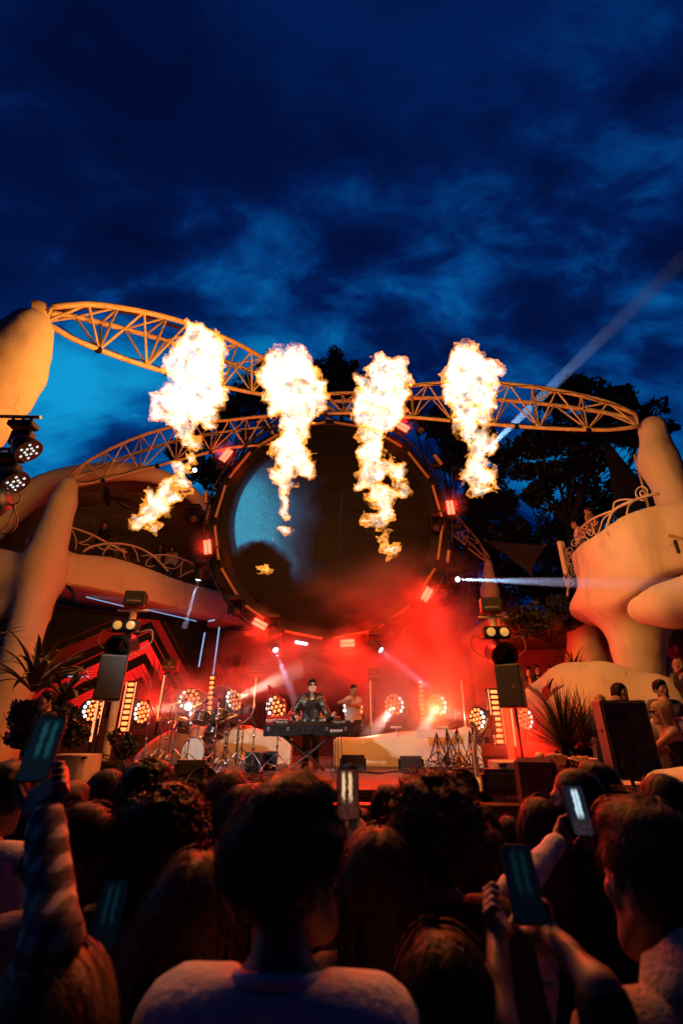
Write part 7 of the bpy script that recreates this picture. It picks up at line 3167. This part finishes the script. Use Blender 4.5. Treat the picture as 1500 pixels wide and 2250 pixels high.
# water bottle
b = ptz(628, 1700, STAGE_Z)
t = thing('water_bottle', 'small water bottle with a teal cap on the deck left of the player', 'bottle', tuple(b))
m = MB()
m.lathe(b, [(.03, 0), (.032, .02), (.032, .13), (.014, .17), (.013, .19)], n=16)
m.build('bottle', ACR, t, 40)
m = MB()
m.lathe(b + (0, 0, .19), [(.016, 0), (.016, .03)], n=14)
m.build('cap', mat('teal_cap', (.05, .4, .42), .4), t, 40)
# amps between drums and desk
for k, (px, py) in enumerate(((555, 1700), (585, 1697))):
    b = ptz(px, py - 3, STAGE_Z)
    t = thing('amplifier', ['small black amplifier behind the chrome stands', 'small black amplifier beside the desk legs'][k], 'amplifier', tuple(b))
    m = MB()
    m.box(b + (0, .2, .17), (.36, .25, .33), None, .015)
    m.build('cabinet', spk_side, t)
    m = MB()
    m.box(b + (0, .07, .16), (.32, .015, .26), None, .005)
    m.build('grille', spk_front, t)
# ================================================================== STAGE SMOKE
def smoke(label, px, py, rx, ry, Y, ry_m, dens, col, ns, thr, off):
    c = pt(px, py, Y)
    m = MB()
    m.ball((0, 0, 0), 1.0, 20, 12)
    o = m.build('smoke', volume_mat('smoke', col, dens, ns, thr, .2, off=off), None, local=True)
    o.location = c
    o.scale = (rx * mpp(py, Y), ry_m, ry * mpp(py, Y))
    tag(o, label, 'smoke', kind='stuff')


smoke('red lit smoke billowing at the right back of the stage', 945, 1490, 210, 190, 12.3, 2.0, 1.5, (.9, .9, .9), 1.5, (.40, .66), (0, 0, 0))
smoke('thin red smoke rising in front of the round screen', 890, 1325, 270, 165, 12.4, 1.0, .72, (.9, .9, .9), 1.6, (.42, .70), (2.2, 0, 0))
smoke('grey smoke drifting behind the player', 640, 1465, 240, 105, 12.4, 1.2, 1.1, (.9, .9, .9), 1.7, (.40, .66), (5, 1, 0))
smoke('red haze over the drum kit', 410, 1545, 190, 90, 12.2, 1.0, .95, (.9, .9, .9), 1.7, (.36, .66), (7, 3, 0))
smoke('red glowing smoke under the right loudspeaker', 1185, 1615, 140, 110, 8.6, .9, 1.2, (.9, .9, .9), 1.6, (.34, .62), (9, 5, 0))
for k, c in enumerate(GLOWS):  # haze balls added so that each strobe shows a glow
    m = MB()
    m.ball((0, 0, 0), 1.0, 16, 10)
    o = m.build('smoke', volume_mat('glow_haze', (.9, .9, .9), .24, 2.5, (.2, .6), 0.0), None, local=True)
    o.location = c + (0, -.25, 0)
    o.scale = (.62, .5, .62)
    tag(o, 'haze ball added for the red glow of the ' + STROBES[k][2].split(',')[0], 'smoke', kind='stuff')
RED = (1.0, .005, .001)
for px, py, Y, w, col in ((985, 1500, 12.4, 110, RED), (900, 1420, 12.9, 60, RED), (930, 1330, 12.3, 34, RED), (1050, 1430, 12.6, 45, RED), (780, 1480, 13.2, 50, RED), (560, 1500, 13.2, 50, RED), (330, 1540, 12.8, 60, RED), (470, 1560, 13.0, 40, RED),
                     (1150, 1630, 8.7, 60, RED), (800, 1390, 12.6, 40, RED), (640, 1420, 13.2, 40, RED), (430, 1500, 13.2, 40, RED), (960, 1560, 12.2, 60, (1, .16, .03))):
    lamp('red_smoke_fill', 'POINT', pt(px, py, Y), w * 1.75, col, .2)  # bare points added in the smoke to light it, without any fixture

# ------------------------------------------------------------------ pieces of parts go under their part
NEST = {'led_cell': ('head',), 'hot_cell': ('head',), 'lens': ('head',), 'lamp_lens': ('lamp_head',), 'blinder_lens': ('blinder_housing',), 'light_bar': ('housing',), 'light_cell': ('housing',), 'dot_row': ('housing', 'pole'),
        'lettering': ('body',), 'knob_row': ('body',), 'knob': ('body',), 'jog_wheel': ('body',), 'faded_print': ('emblem_box', 'case'), 'emblem': ('grille', 'case'), 'hoop': ('shell',), 'drumhead': ('shell',),
        'tension_rod': ('shell',), 'port_ring': ('shell',), 'microphone': ('boom',), 'latch': ('case',), 'handle_plate': ('case',), 'edge_trim': ('case',), 'corner_guard': ('case',), 'socket_row': ('case',), 'screen': ('case',),
        'cap': ('bottle',), 'blade': ('hub',), 'ceiling_disc': ('ceiling',), 'ceiling_fan': ('ceiling',), 'eye': (), 'bread_roll': ('basket',)}
stem_of = lambda o: o.name.split('.')[0]
for top_ in [o for o in COL.objects if o.parent is None]:
    kids = list(top_.children)
    for ch in kids:
        for want in NEST.get(stem_of(ch), ()):
            host = [q for q in kids if stem_of(q) == want and q is not ch]
            if host and host[0].location.length < 1e-6:
                ch.parent = host[0]
                break
